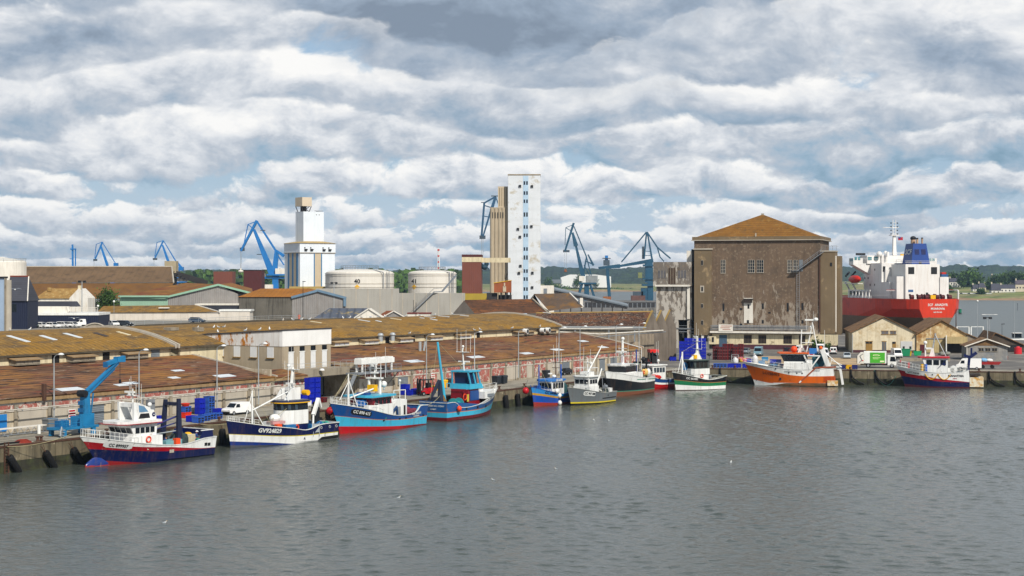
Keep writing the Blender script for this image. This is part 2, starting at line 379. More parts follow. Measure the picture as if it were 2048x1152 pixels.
o = mbq.build('crane_rails'); o['kind'] = 'structure'
mbq = MB(); mbq.use(SAND)
mbq.z([(Bq(9, 24).x, Bq(9, 24).y), (Bq(38, 21).x, Bq(38, 21).y), (Bq(40, 50).x, Bq(40, 50).y), (Bq(9, 60).x, Bq(9, 60).y)], QZ + .004, QZ + .03)
o = mbq.build('yard_gravel'); o['kind'] = 'structure'
mbq = MB(); mbq.use(QTOP)
mbq.pr([Bq(1, .6, .004), Bq(330, .6, .004), Bq(330, 7, .004), Bq(1, 7, .004)], [Bq(1, .6, .022), Bq(330, .6, .022), Bq(330, 7, .022), Bq(1, 7, .022)])
o = mbq.build('quay_pavement'); o['kind'] = 'structure'
GRASS = mat('grass_verge', '#5d6f2c', .95, 0, .35, .8, patch=('#8a8450', .5, .58, .1))
# ---------------------------------------------------------------- far shore and hills
def interp(pts, x):
    if x <= pts[0][0]: return pts[0][1]
    for (a, b), (c, d) in zip(pts, pts[1:]):
        if x <= c:
            k = (x - a) / (c - a); k = k * k * (3 - 2 * k); return b + (d - b) * k
    return pts[-1][1]
WOOD = mat('far_woodland', '#1b2b20', .95, 0, .45, .03, patch=[('#34481f', .018, .56, .1), ('#18261a', .05, .58, .08)], bump=2.5, bs=.08)
sky_l = [(-300, 546), (300, 543), (420, 540), (480, 541), (560, 545), (640, 543), (700, 540), (830, 542), (900, 541), (1000, 538), (1085, 534), (1150, 536), (1210, 538), (1300, 535), (1400, 532), (1600, 533), (1760, 536), (1885, 533), (1915, 530), (1950, 534), (1985, 530), (2020, 534), (2048, 532), (2400, 531)]
rr = random.Random(3)
mb = MB(); mb.use(WOOD); nu, nv = 420, 15
def canopy(x, y): return 2.4 * math.sin(x * .11 + 2 * math.sin(y * .05)) * math.sin(y * .09 + x * .031) + 1.6 * math.sin(x * .27 + y * .19) + rr.uniform(-1.5, 1.9)
for i in range(nu + 1):
    u = -300 + 2700 * i / nu
    for j in range(nv + 1):
        k = j / nv; D = 3350 + 2400 * k; X = (u - CX) * D / F; pk = interp(sky_l, u)
        z = (CAMZ - (pk - HY) * 4900 / F) * min(1, (k / .62)) ** .8 * (1 - max(0, k - .66) * .9) * (.86 + .14 * math.sin(u * .013 + k * 9)) if k > 0 else -2
        if .55 < k < .68: z = (CAMZ - (pk - HY) * D / F)
        mb.v.append((X, D, z + (canopy(X, D) if k > 0 else 0)))
fs = [(i * (nv + 1) + j, (i + 1) * (nv + 1) + j, (i + 1) * (nv + 1) + j + 1, i * (nv + 1) + j + 1) for i in range(nu) for j in range(nv)]
mb.f = [list(f) for f in fs]; mb.mi = [0] * len(fs)
o = mb.build('hills', smooth=False); o['kind'] = 'structure'
FSH = mat('far_shore_grass', '#6d7440', .95, 0, .3, .05, patch=[('#9c8a63', .03, .55, .08), ('#3c4a26', .06, .57, .06)])
MUD = mat('shore_mud', '#8a7258', .9, 0, .25, .05)
shore = [(-600, 2500), (300, 2500), (900, 2720), (1300, 2760), (1420, 2600), (1640, 2050), (1850, 1720), (2100, 1690), (2600, 1680)]
def shoreD(u): return interp(shore, u)
def shoreZ(u, D):
    k = D - shoreD(u)
    if k < 0: return -1.
    base = min(k / 8, 1.) * 2.4 + min(max(k - 8, 0) / 220, 1) * (12 if u > 1500 else 7)
    return base
mb = MB(); mb.use(FSH); nu = 160; ks = [-8, 0, 6, 12, 40, 90, 160, 240, 500, 1000, 1700]
for i in range(nu + 1):
    u = -400 + 2900 * i / nu
    for k in ks:
        D = shoreD(u) + k + (rr.uniform(-3, 3) if k < 10 else 0); mb.v.append(((u - CX) * D / F, D, shoreZ(u, D) if k > 0 else (-1.5 if k < 0 else .2)))
n_ = len(ks); mb.mats.append(MUD)
for i in range(nu):
    for j in range(n_ - 1): mb.f.append([i * n_ + j, (i + 1) * n_ + j, (i + 1) * n_ + j + 1, i * n_ + j + 1]); mb.mi.append(1 if j < 2 else 0)
o = mb.build('far_shore'); o['kind'] = 'structure'
def shore_at(u, back):
    D = shoreD(u) + back; return Vector(((u - CX) * D / F, D, shoreZ(u, D)))
# ---------------------------------------------------------------- quay sheds (local x along the quay, y landward)
def s_of(u, t):
    k = (u - CX) / F; a = QA.x + t * nd.x; d = QA.y + t * nd.y
    return (k * d - a) / (qd.x - k * qd.y)
TILE = mat('shed_tiles', '#6b4a33', .9, 0, .5, .35, rot=ANGA, sx=(.4, 1, 1), patch=[('#8f6226', .09, .54, .10, (.5, 1, 1)), ('#2e1f18', .75, .57, .05, (.3, 1.6, 1)), ('#8d7a66', 1.0, .64, .03, (.25, 1.3, 1)), ('#6b3320', .4, .6, .06, (.4, 1.5, 1))], tile=('Y', 1.1, .6, 1.5), bump=.15, bs=.9)
OCHRE = mat('lichen_roof', '#7f6230', .95, 0, .35, .5, rot=ANGA, patch=[('#8a651f', .12, .50, .14), ('#5f4c32', .6, .56, .06, (.4, 1, 1)), ('#a08b5c', 1.2, .64, .03), ('#3f3122', 1.5, .63, .04)], tile=('X', 1.05, .45, .6), bump=.08, bs=1.2)
WALLC = mat('shed_render', '#ada18b', .9, 0, .18, .3, .55, '#5a4a38', patch=[('#c2b8a6', .6, .60, .06), ('#7f6a4c', .35, .62, .08)])
CREAM = mat('cream_render', '#cbbf9f', .9, 0, .12, .4, .5, '#6d5d44', patch=('#8e8168', .6, .63, .05))
BRICK = mat('pink_brick', '#93534a', .9, 0, .25, 1.2, .4, '#5c3a30', patch=[('#a5675b', 2.5, .55, .05), ('#bdb3a7', 1.3, .555, .03), ('#8f8578', .5, .6, .06)])
PEEL = mat('peeling_white', '#bab3a8', .9, 0, .15, .8, .4, '#6b5a4a', patch=[('#7b4a3e', 1.1, .62, .03), ('#7d7466', .7, .6, .05)])
FASC = mat('fascia_board', '#8d7452', .9, 0, .2, .5, .4, '#4a3827')
SKYL = mat('skylight_sheet', '#c9cfd2', .35, 0, .1, 1.)
SHUT = mat('white_shutter', '#cfd0cf', .5, 0, .05, 1., .1)
GREYM = mat('grey_louvre', '#6f767c', .6, .1, .12, 1., wave=('Z', .25, .03))
def slope(y, H0, y0, H1, y1): return H0 + (H1 - H0) * (y - y0) / (y1 - y0)
def front_shed(s0, s1, label, bays, panelfn):
    L = s1 - s0; r = thing('quay_warehouse', label, 'warehouse', A(s0, 12.5), ANGA, 'warehouses along the quay')
    part(r, 'wall', WALLC, ('b', L / 2, .2, 1.95, L, .4, 3.9), ('b', L - .2, 8.5, 2.8, .4, 16.6, 5.6), ('b', .2, 8.5, 2.8, .4, 16.6, 5.6))
    part(r, 'roof', TILE, ('x', [(-.4, 4.47), (17, 7.5), (17, 7.3), (-.4, 4.25)], -.25, L + .3))
    part(r, 'fascia', FASC, ('b', L / 2, -.33, 4.12, L + .4, .14, .6))
    part(r, 'verge', CONC_L, ('x', [(-.5, 4.65), (17, 7.66), (17, 7.3), (-.5, 4.2)], L + .3, L + .62))
    part(r, 'band', PEEL, ('b', L / 2, -.06, 2.78, L, .12, .22), ('b', L / 2, -.05, 3.66, L, .1, .26))
    nb = int(L / bays)
    for i in range(nb + 1):
        x = min(L - .3, i * bays + .3)
        part(r, 'pilaster', CONC, ('b', x, -.1, 1.75, .5, .2, 3.5), ('b', x, -.18, 3.3, .6, .36, .5))
    for i in range(nb):
        x0 = i * bays + .6; x1 = (i + 1) * bays - .02
        part(r, 'brick_band', BRICK, ('b', (x0 + x1) / 2, -.06, 3.22, x1 - x0 - .1, .12, .62))
        panelfn(r, i, x0, x1)
    return r, L
def lower(r, kind, x0, x1):
    c = (x0 + x1) / 2; w = x1 - x0
    if kind == 'b': part(r, 'brick_panel', BRICK, ('b', c, -.04, 1.45, w * .9, .08, 2.3))
    if kind == 'B': part(r, 'brick_panel', BRICK, ('b', c - w * .22, -.04, 1.45, w * .46, .08, 2.3)); part(r, 'concrete_panel', CONC_L, ('b', c + w * .25, -.03, 1.4, w * .44, .06, 2.5))
    if kind == 'p': part(r, 'concrete_panel', CONC_L, ('b', c, -.03, 1.4, w * .92, .06, 2.4))
    if kind == 'w':
        part(r, 'window', GREYM, ('b', c, -.04, 1.95, w * .62, .08, 1.2), STEEL, *[('b', c - w * .31 + w * .62 * k / 5, -.1, 1.95, .06, .06, 1.2) for k in range(6)], CONC, ('b', c, -.12, 1.28, w * .68, .2, .12))
    if kind == 'g': part(r, 'door', GREYM, ('b', c, -.05, 1.35, w * .5, .1, 2.6), CONC_L, ('b', c, -.14, 2.72, w * .6, .28, .14))
    if kind == 'u': part(r, 'door', paint('#1d6fb0', .5, .1), ('b', c + w * .1, -.07, 1.35, w * .36, .14, 2.2), STEEL, ('b', c + w * .1 - w * .19, -.09, 1.35, .1, .2, 2.3))
    if kind == 'W': part(r, 'brick_panel', PEEL, ('b', c, -.04, 1.4, w * .92, .08, 2.5))
def sky_on(r, xs):
    for x, y, w, d in xs:
        z = slope(y, 4.42, -.7, 7.5, 17); z2 = slope(y + d, 4.42, -.7, 7.5, 17)
        part(r, 'skylight', SKYL, ('pr', [(x, y, z + .015), (x + w, y, z + .015), (x + w, y + d, z2 + .015), (x, y + d, z2 + .015)], [(x, y, z + .07), (x + w, y, z + .07), (x + w, y + d, z2 + .07), (x, y + d, z2 + .07)]))
BAY = 5.8
S0L = -62.; kL = {21: 'p', 10: 'W', 11: 'p', 12: 'u', 13: 'p', 14: 'p', 15: 'g', 16: 'p'}
rl, LL = front_shed(S0L, 66, 'low brown tiled warehouse with beige quay wall and blue door, short of the office block', BAY, lambda r, i, a, b_: lower(r, kL.get(i, 'p'), a, b_))
sky_on(rl, [(s_of(u, 12.5 + y) - S0L, y, w, d) for u, y, w, d in ((120, .9, 4.6, 1.5), (238, 1.2, 2.0, 1.1), (256, 1.7, 2.4, 1.2), (345, 3.0, 1.8, 1.0), (440, 1.6, 3.8, 1.5), (350, 7., 2.2, .9))])
part(rl, 'roof_post', RUST, ('b', s_of(88, 12) - S0L, -.5, 4.9, .5, .4, 2.2), ('t', (s_of(88, 12) - S0L, -.5, 5.9), (s_of(88, 12) - S0L + 4, -.5, 4.5), .05))
kR = ['W', 'p', 'w', 'b', 'B', 'b', 'B', 'b', 'b', 'p', 'B', 'b', 'p', 'w', 'b', 'p', 'g', 'w', 'b', 'b']
rR, LR = front_shed(88, 195, 'long brown tiled warehouse with pink brick panels behind the fishing boats', 5.35, lambda r, i, a, b_: lower(r, kR[i % 20], a, b_))
sky_on(rR, [(s_of(u, 12.5 + y) - 88, y, w, d) for u, y, w, d in ((738, 4.0, 3.4, 1.4), (822, 1.5, 4.4, 1.7), (945, 1.2, 4.6, 1.5), (1050, 1.0, 3.6, 1.4), (1112, 2.0, 3.6, 1.5), (1205, 1.2, 3.0, 1.3), (1165, 7.5, 3., 1.4))])
part(rR, 'vent_pipe', GALV, ('t', (s_of(840, 22) - 88, 9.5, 6), (s_of(840, 22) - 88, 9.5, 7.9), .28, .28, 8), ('t', (s_of(847, 22) - 88, 9.5, 6), (s_of(849, 22) - 88, 9.3, 7.9), .22, .22, 8))
# back sheds with clerestory
def back_shed(s0, s1, label):
    L = s1 - s0; r = thing('lichen_roofed_shed', label, 'shed', A(s0, 29.5), ANGA, 'lichen roofed sheds behind the quay row')
    part(r, 'wall', CREAM, ('b', L / 2, .15, 4.45, L, .3, 8.9), ('b', .2, 14, 4.3, .4, 28, 8.6), ('b', L - .2, 14, 4.3, .4, 28, 8.6))
    n = 12; prof = [(-.6 + 30.6 * k / n, 9.0 + 2.8 * math.sin(math.pi * (.0 + k / n)) ** .85) for k in range(n + 1)]
    part(r, 'roof', OCHRE, ('x', prof + [(y, z - .18) for y, z in reversed(prof)], -.3, L + .3))
    part(r, 'eave_beam', mat('dark_eave', '#4b4336', .95, 0, .3, .8), ('b', L / 2, -.58, 8.84, L + .5, .12, .26))
    for xx in (-.45, L + .45):
        part(r, 'coping', CONC_L, ('x', [(y, z + .32) for y, z in prof] + [(y, z - .3) for y, z in reversed(prof)], xx - .18, xx + .18))
    return r, L, prof
def dormer(r, x, w, dark=False):
    part(r, 'dormer', CREAM if not dark else CONC, ('b', x, -.75, 7.95, w, 1.3, .9), FASC, ('x', [(-1.8, 8.3), (0, 8.62), (0, 8.5), (-1.8, 8.18)], x - w / 2 - .3, x + w / 2 + .3), SHUT if not dark else CONC, *[('b', x - w / 2 + w * (k + .5) / 3, -1.43, 7.95, w / 3 - .18, .06, .62) for k in range(3)])
def clere_door(r, x, w=1.4):
    part(r, 'door', mat('dark_opening', '#1a1714', .9, 0, .3, 1.), ('b', x, -.03, 8.0, w, .06, 1.5))
r1, L1, PROF = back_shed(-62, 61.5, 'lichen covered roof with thin skylight strips, ending in a gutter short of the office')
for u in (52, 165, 272): dormer(r1, s_of(u, 28.5) + 62, 4.6, True)
for u in (113, 214): clere_door(r1, s_of(u, 29.3) + 62)
part(r1, 'door', GREYM, ('b', s_of(312, 29.3) + 62, -.05, 8.05, 1.9, .1, 1.5))
def roofz(y): 
    for (a, b_), (c, d) in zip(PROF, PROF[1:]):
        if a <= y <= c: return b_ + (d - b_) * (y - a) / (c - a)
def strip(r, x, y, d, m=SKYL, w=.75, skew=0.):
    part(r, 'skylight', m, ('pr', [(x, y, roofz(y) + .02), (x + w, y, roofz(y) + .02), (x + w + skew, y + d, roofz(y + d) + .02), (x + skew, y + d, roofz(y + d) + .02)], [(x, y, roofz(y) + .1), (x + w, y, roofz(y) + .1), (x + w + skew, y + d, roofz(y + d) + .1), (x + skew, y + d, roofz(y + d) + .1)]))
for u, y, d in ((52, 4.2, 4.2), (106, 4.6, 3.), (157, 5.2, 3.4)): strip(r1, s_of(u, 29.5 + y) + 62, y, d, w=.9)
strip(r1, s_of(208, 35) + 62, 5.4, 2.6, mat('dark_patch', '#3f3836', .9, 0, .2, 1.), 1.0); strip(r1, s_of(252, 35.5) + 62, 5.6, 2.6, CREAM)
r2, L2, _p = back_shed(63.2, 188, 'long lichen covered roof sprinkled with white skylights, running behind the office block')
for u in (682, 742, 812, 872, 930): dormer(r2, s_of(u, 28.3) - 63.2, 4.4)
dormer(r2, s_of(1050, 28.3) - 63.2, 7., True); dormer(r2, s_of(1098, 28.3) - 63.2, 6., True)
for u in (776, 828, 958, 1035): clere_door(r2, s_of(u, 29.3) - 63.2, 1.2)
for u, y, d in ((737, 8.6, 2.6), (868, 10.2, 2.6), (896, 10.4, 2.6), (846, 9.8, .9), (872, 7.2, 1.6), (800, 9., 2.5), (640, 9, 2.4), (935, 10.6, 2.0), (760, 8., 1.2), (1100, 10, 2.)): strip(r2, s_of(u, 29.5 + y) - 63.2, y, d, SKYL if u != 640 and u != 800 else CREAM, .62)
part(r2, 'vent_duct', GALV, *[('t', (s_of(u, 27.8) - 63.2, -1.6, 8.0), (s_of(u, 27.8) - 63.2, -1.6, 9.1), .42, .42, 10) for u in (762, 786)], *[('l', [(.0, .5), (.4, .4), (.6, .1), (.6, 0)], (s_of(u, 27.8) - 63.2, -1.6, 9.1), 10) for u in (762, 786)])
for u in (1088, 1098, 1054): part(r2, 'fan_housing', WHITE, ('t', (s_of(u, 27.5) - 63.2, -2.2, 8.4), (s_of(u, 27.5) - 63.2, -1.2, 8.4), .55, .55, 12), DARK, ('t', (s_of(u, 27.5) - 63.2, -2.23, 8.4), (s_of(u, 27.5) - 63.2, -2.2, 8.4), .42, .42, 12))
part(r2, 'roof_curb', CONC, ('b', s_of(396, 36) - 63.2, 6.5, roofz(6.5) + .3, 1.6, 1.2, .7)); part(r2, 'roof_curb', CONC, ('b', s_of(338, 38) - 63.2, 8, roofz(8) + .2, 2., 1.6, .5))
# office block over the loading canopy
OFW = mat('office_render', '#9c8f7a', .85, 0, .1, .3, .3, '#5c5042')
OFB = mat('office_band', '#cfcdc9', .8, 0, .08, .4, .5, '#8a6a3c', patch=[('#a5681d', .45, .545, .03, (1, 1, .5)), ('#cfcdc9', 1.3, .56, .03, (1, 1, .3))])
OFG = mat('office_band_clean', '#dcdbd8', .75, 0, .05, .4, .18, '#8a8275')
ro = thing('office_block', 'two tone office block with white band and shuttered windows above a concrete loading canopy', 'office building', A(74, 17), ANGA)
part(ro, 'wall', OFW, ('x', [(0, 3.6), (25.5, 3.6), (25.5, 8.8), (0, 8.8)], 0, 12.9))
part(ro, 'upper_band', OFG, ('x', [(-.06, 8.8), (0.5, 8.8), (.5, 11.3), (-.06, 11.33)], -.07, 12.97), OFB, ('x', [(.5, 8.8), (25.56, 8.8), (25.56, 9.9), (.5, 11.3)], -.07, 12.97))
part(ro, 'roof', mat('roof_edge', '#3a3a3d', .8, 0, .2, 1.), ('x', [(-.15, 11.34), (25.7, 9.9), (25.7, 10.1), (-.15, 11.54)], -.2, 13.1))
for u in (362, 377, 409, 441, 474, 507, 541):
    y = [yy for yy in range(0, 2600)]
    k = (u - CX) / F; # where the sight line meets the side wall x=0
    p0 = A(74, 17); t_ = (k * p0.y - p0.x) / (nd.x - k * nd.y)
    part(ro, 'window', SHUT, ('b', -.03, t_, 7.78, .06, 1.35, 1.72), mat('sill_ochre', '#8a6a30', .9, 0, .2, 1.), ('b', -.12, t_, 6.86, .24, 1.6, .12), CONC_L, ('b', -.02, t_, 8.68, .08, 1.5, .1))
for u in (582, 604, 626, 648.5):
    x = s_of(u, 17) - 74
    part(ro, 'window', GLS, ('b', x, -.03, 8.3, 1.25, .06, .8), WHITE, ('b', x, -.05, 7.83, 1.5, .12, .14), SHUT, ('b', x, -.035, 6.4, 1.25, .07, 2.75))
part(ro, 'canopy', CONC, ('z', [(-.2, -3.4), (16, -3.4), (16, 0), (12.95, -.02), (-.2, -.02)], 3.8, 5.0))
part(ro, 'canopy_pillar', CONC, ('b', 1.2, -2.9, 1.9, .5, .5, 3.8)); part(ro, 'canopy_pillar', CONC, ('b', 14.6, -2.9, 1.9, .5, .5, 3.8))
pts = [(-.1, -.1), (-.1, -3.3), (15.9, -3.3), (15.9, -.1)]
part(ro, 'railing', GALV, *[('p', [(x, y, h) for x, y in pts], .025) for h in (5.55, 6.05)], *[('t', (x, -3.3, 5), (x, -3.3, 6.05), .025) for x in [k * 1.6 for k in range(11)]])
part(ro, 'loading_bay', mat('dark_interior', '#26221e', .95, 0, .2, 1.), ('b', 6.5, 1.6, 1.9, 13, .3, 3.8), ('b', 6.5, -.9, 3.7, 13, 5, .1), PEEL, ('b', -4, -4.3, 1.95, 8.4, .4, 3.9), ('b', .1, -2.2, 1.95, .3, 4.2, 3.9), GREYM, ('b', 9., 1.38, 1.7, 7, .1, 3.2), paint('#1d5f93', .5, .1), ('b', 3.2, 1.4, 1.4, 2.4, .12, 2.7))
part(ro, 'side_annex', FASC, ('b', -4, -5.1, 4.1, 8.2, .16, .6), TILE, ('x', [(-5.2, 4.42), (0, 5.2), (0, 5.0), (-5.2, 4.2)], -8, -.1))
for x in (-6.6, -3.6, -1.): part(ro, 'brick_band', BRICK, ('b', x, -4.54, 3.2, 2.3, .08, .6))
part(ro, 'floodlight', WHITE, ('l', [(0, .3), (.3, .25), (.45, 0)], (5.4, -3.9, 4.8), 10), GALV, ('t', (5.4, -3.9, 5.1), (5.4, -3.3, 5.3), .04))
# air handling unit on its steel gantry
S_ac = s_of(716, 11)
ra = thing('rooftop_air_handler', 'white ducted air handler with legs on a grey steel wall platform', 'air conditioner', A(S_ac, 11, 4.15), ANGA)
part(ra, 'casing', WHITE, ('b', 5, .2, 1.75, 9.6, 1.5, .85), *[('b', 1 + k * 2.6, .2, 2.25, 1.5, 1.3, .2) for k in range(4)])
for x in (.7, 4.6, 9.2):
    for y in (-.35, .8): part(ra, 'leg', WHITE, ('b', x, y, .68, .28, .22, 1.36))
rp = thing('steel_platform', 'grey steel platform with railing bracketed to the brick wall under the white air handler', 'platform', A(S_ac, 11, 4.0), ANGA)
part(rp, 'deck', STEEL, ('b', 4.9, .2, 0, 12.6, 2.6, .26)); part(rp, 'bracket', STEEL, ('t', (10.6, -.9, -.1), (10.6, 1.4, -2.4), .08)); part(rp, 'bracket', STEEL, ('t', (0, -.9, -.1), (0, 1.4, -2.4), .08))
part(rp, 'railing', STEEL, *[('p', [(-1.3, 1.4, h), (-1.3, -1.05, h), (11.1, -1.05, h), (11.1, 1.4, h)], .03) for h in (.6, 1.15)], *[('t', (-1.3 + k * 1.55, -1.05, 0), (-1.3 + k * 1.55, -1.05, 1.15), .03) for k in range(9)])
part(rp, 'stair', STEEL, ('bar', (-1.6, -.6, -.1), (-4.5, -.6, -3.9), .7, .12), ('p', [(-1.6, -.95, 1.), (-4.5, -.95, -2.9)], .03))
# pipe run along the wall
rp = thing('overhead_pipe', 'white pipe carried along the beige quay wall on steel brackets', 'pipe', A(-62, 10.9), ANGA)
part(rp, 'pipe', mat('pipe_grey', '#b3aea2', .6, 0, .1, .6, .3), ('t', (0, 0, 2.95), (128, 0, 3.15), .09, .09, 8))
for k in range(11):
    part(rp, 'bracket', GALV, ('t', (6 + 11.6 * k, 0, 2.85), (6 + 11.6 * k, 1.6, 3.3), .05)) 
solo('electric_cabinet', 'grey electric cabinet fixed to the beige quay wall beside a bent pipe', 'cabinet', STEEL, ('b', 0, 0, 1.9, 1.3, .5, 1.6), ('p', [(-1.5, .1, 3.4), (-1.5, .1, 1.), (-1.1, .1, .7), (0, .1, .7), (.1, .1, 1.1)], .12, 8), loc=A(s_of(302, 12), 12.1), rz=ANGA)
def sign(u, t, h, w, hh, lab, bands):
    r = thing('wall_sign', lab, 'sign', A(s_of(u, t), t - .28, h), ANGA)
    part(r, 'board', WHITE, ('b', 0, 0, 0, w, .06, hh))
    part(r, 'red_bands', RED, *[('b', 0, -.035, z * hh, w * .86, .02, hh * .2) for z in bands])
sign(141, 12.5, 1.75, 1.25, 1.15, 'white warning sign with red bars on the beige wall behind the blue crane', (-.3, 0, .3))
sign(863, 12.5, 2.4, 1.1, .9, 'small white sign with red bars on the brick wall above the forklift', (-.25, .2))
# lamp posts
def lamp_post():
    r = thing('street_lamp', 'tall grey lamp post', 'street lamp')
    part(r, 'pole', GALV, ('t', (0, 0, 0), (0, 0, 9.3), .11, .07, 8)); part(r, 'base', CONC, ('b', 0, 0, .25, .5, .5, .5))
    part(r, 'arm', GALV, ('p', [(0, 0, 9.3), (0, -.15, 9.6), (0, -.5, 9.8), (0, -1.1, 9.85)], .05))
    part(r, 'lamp_head', paint('#cfd2d2', .4, .05), ('l', [(0, .22), (.22, .19), (.4, .05), (.42, -.02), (.2, -.1), (0, -.12)], (0, -1.3, 9.86), 10), smooth=True)
    return r
lp = lamp_post(); LG = 'lamp posts along the quay sheds'
spots = [(108, 'before the beige wall near the blue door'), (278, 'behind the blue crane arm and red hulled trawler'), (434, 'behind the white van and the dark blue trawler'), (517, 'where the tiled roof meets the office block'), (853, 'above the red forklift'), (949, 'behind the light blue stern trawler'), (1037, 'over the two dark wheeled bins'), (1118, 'behind the blue and grey boats'), (1160, 'behind the grey boat mast'), (1232, 'beside the tall white mast'), (1278, 'at the far corner of the brick warehouse')]
for i, (u, d) in enumerate(spots):
    o = lp if i == 0 else dup(lp, (0, 0, 0), 0)
    o.location = A(s_of(u, 11.4), 11.4); o.rotation_euler[2] = ANGA; o['label'] = 'grey street lamp with white head ' + d; o['group'] = LG
# quay furniture: tyre tubes, ladders, bollards
def tube_fender():
    r = thing('fender_tube', '-', 'fender')
    part(r, 'tube', BLACK, ('l', [(.18, -1.55), (.46, -1.5), (.52, -1.3), (.52, 1.3), (.46, 1.5), (.18, 1.55)], (0, 0, 0), 12), smooth=True); part(r, 'chain', RUST, ('t', (0, 0, 1.5), (0, .3, 2.6), .04), ('t', (0, 0, 1.5), (.5, .3, 2.5), .04)); return r
ft = tube_fender(); ft.rotation_euler = (0, R(-36), ANGA)
fl = [(28, 'slanting black fender tube by the ladder'), (100, 'slanting black fender tube beside the red hulled trawler bow'), (155, 'black fender tube in the shade at the red hulled trawler stem'), (446, 'black fender tube in the shade ahead of the dark blue bow'), (640, 'black fender tube behind the red buoy'), (1012, 'black fender tube on the open quay wall right of the light blue trawler'), (1036, 'black fender tube in the shade by the wooden blue boat')]
for i, (u, lab) in enumerate(fl):
    o = ft if i == 0 else dup(ft, (0, 0, 0), 0)
    o.location = A(s_of(u, -.9) , -.95, -2.2); o.rotation_euler = (0, R(-36 if u < 300 else -10), ANGA); o.scale = (.85,) * 3; o['label'] = lab; o['group'] = 'fender tubes on the quay wall'
for u, lab in ((13, 'rusty ladder set in the quay wall beside the slanting fender tubes'), (962, 'rusty ladder on the quay wall by the light blue trawler bow')):
    solo('quay_ladder', lab, 'ladder', RUST, ('b', -.3, 0, -1.6, .1, .14, 4.2), ('b', .3, 0, -1.6, .1, .14, 4.2), *[('b', 0, 0, -3.5 + .35 * k, .6, .08, .06) for k in range(12)], loc=A(s_of(u, -.5), -.52), rz=ANGA, group='quay ladders')
bol = thing('mooring_bollard', '-', 'bollard'); part(bol, 'post', RUST, ('l', [(.3, 0), (.18, .12), (.16, .42), (.3, .5), (.26, .62), (0, .66)], (0, 0, 0), 10)); part(bol, 'base_plate', RUST, ('b', 0, 0, .03, .8, .6, .06))
bl = [(s_of(77, .6), 'near the red line heap'), (s_of(84, .6), 'paired beside the one near the red line heap'), (s_of(215, .6), 'at the red hulled trawler wheelhouse'), (s_of(440, .6), 'between the two nearest trawlers'), (s_of(640, .6), 'at the bow of the turquoise trawler'), (s_of(800, .6), 'behind the turquoise trawler stern'), (s_of(1000, .6), 'on the open quay past the light blue trawler'), (s_of(1050, .6), 'by the wooden blue boat bow')]
for i, (s_, d) in enumerate(bl):
    o = bol if i == 0 else dup(bol, (0, 0, 0), 0); o.location = A(s_, .75, .02); o.rotation_euler[2] = ANGA; o['label'] = 'rusty mooring bollard ' + d; o['group'] = 'bollards on the quay edge'
for i, u in enumerate((1425, 1470, 1700, 1800, 1958, 2040)):
    k = (u - CX) / F; s_ = (k * (QB.y + bn.y * .8) - (QB.x + bn.x * .8)) / (bx.x - k * bx.y)
    o = dup(bol, Bq(s_, .8, .02), ANGB); o['label'] = 'rusty bollard ' + ['behind the green hulled boat', 'at the bow of the orange trawler', 'between the yellow panel and the refuse lorry', 'under the cab of the refuse lorry', 'behind the stern of the white topped trawler', 'at the far end of the cross quay'][i]; o['group'] = 'bollards on the quay edge'
for i, (u0, dx_) in enumerate(((1440, 2.6), (1702, 2.8), (1751, 2.4), (1978, 3.2), (2030, 2.6))):
    k = (u0 - CX) / F; s_ = (k * (QB.y - .5 * bn.y) - (QB.x - .5 * bn.x)) / (bx.x - k * bx.y)
    solo('fender_hose', 'curved black fender hose on the cross quay wall ' + ('behind the green hulled boat stern', 'past the orange trawler gallows', 'below the refuse lorry', 'past the rusty stern box', 'last before the edge of the view')[i], 'fender', BLACK, ('p', [(0, -.1, .1), (.05, -.25, -.8), (.35, -.35, -1.6), (dx_ * .5, -.35, -2.4), (dx_, -.3, -3.0)], .16, 8), ('b', 0, -.1, -1.2, .35, .2, 2.6), loc=Bq(s_, -.42), rz=ANGB, group='fender hoses on the cross quay')
solo('rope_heap', 'red mooring line heaped on the quay edge left of the blue crane', 'rope', paint('#7d2a1c', .9), ('l', [(0, .3), (.5, .28), (.95, .12), (1.1, 0)], (0, 0, 0), 12), *[('ring', (0, 0, .1 + .07 * k), .95 - .13 * k, .06, 'z') for k in range(4)], loc=A(s_of(48, 1), 1.2, .02))
solo('hose_bundle', 'black hose lying along the quay edge beside the red line heap', 'hose', BLACK, ('p', [(-2.4, 0, .12), (-1, .15, .14), (.6, -.1, .12), (2.2, .1, .12)], .12, 7), loc=A(s_of(30, .9), 1.0, .02), rz=ANGA)
# ---------------------------------------------------------------- fishing boats
def crv(pts, u):
    if u <= pts[0][0]: return pts[0][1]
    for k in range(len(pts) - 1):
        a, b_ = pts[k], pts[k + 1]
        if u <= b_[0]:
            w = (u - a[0]) / (b_[0] - a[0])
            m0 = (b_[1] - pts[k - 1][1]) / (b_[0] - pts[k - 1][0]) if k else (b_[1] - a[1]) / (b_[0] - a[0])
            m1 = (pts[k + 2][1] - a[1]) / (pts[k + 2][0] - a[0]) if k + 2 < len(pts) else (b_[1] - a[1]) / (b_[0] - a[0])
            h = b_[0] - a[0]; w2, w3 = w * w, w * w * w
            return (2 * w3 - 3 * w2 + 1) * a[1] + (w3 - 2 * w2 + w) * h * m0 + (-2 * w3 + 3 * w2) * b_[1] + (w3 - w2) * h * m1
    return pts[-1][1]
def P3(s, m, b_, mu=.5): return [(0, s), (mu, m), (1, b_)]
def hullpaint(h, rough=.3, **k):
    k.setdefault('patch', [(h, .4, .3, .1), ('#7a6350', 1.1, .69, .03, (1, 1, .35)), ('#3a342e', .7, .70, .03)]); return mat('hull_' + h.strip('#'), h, rough, 0, .14, .5, .38, '#5a4636', bump=.01, bs=.9, **k)
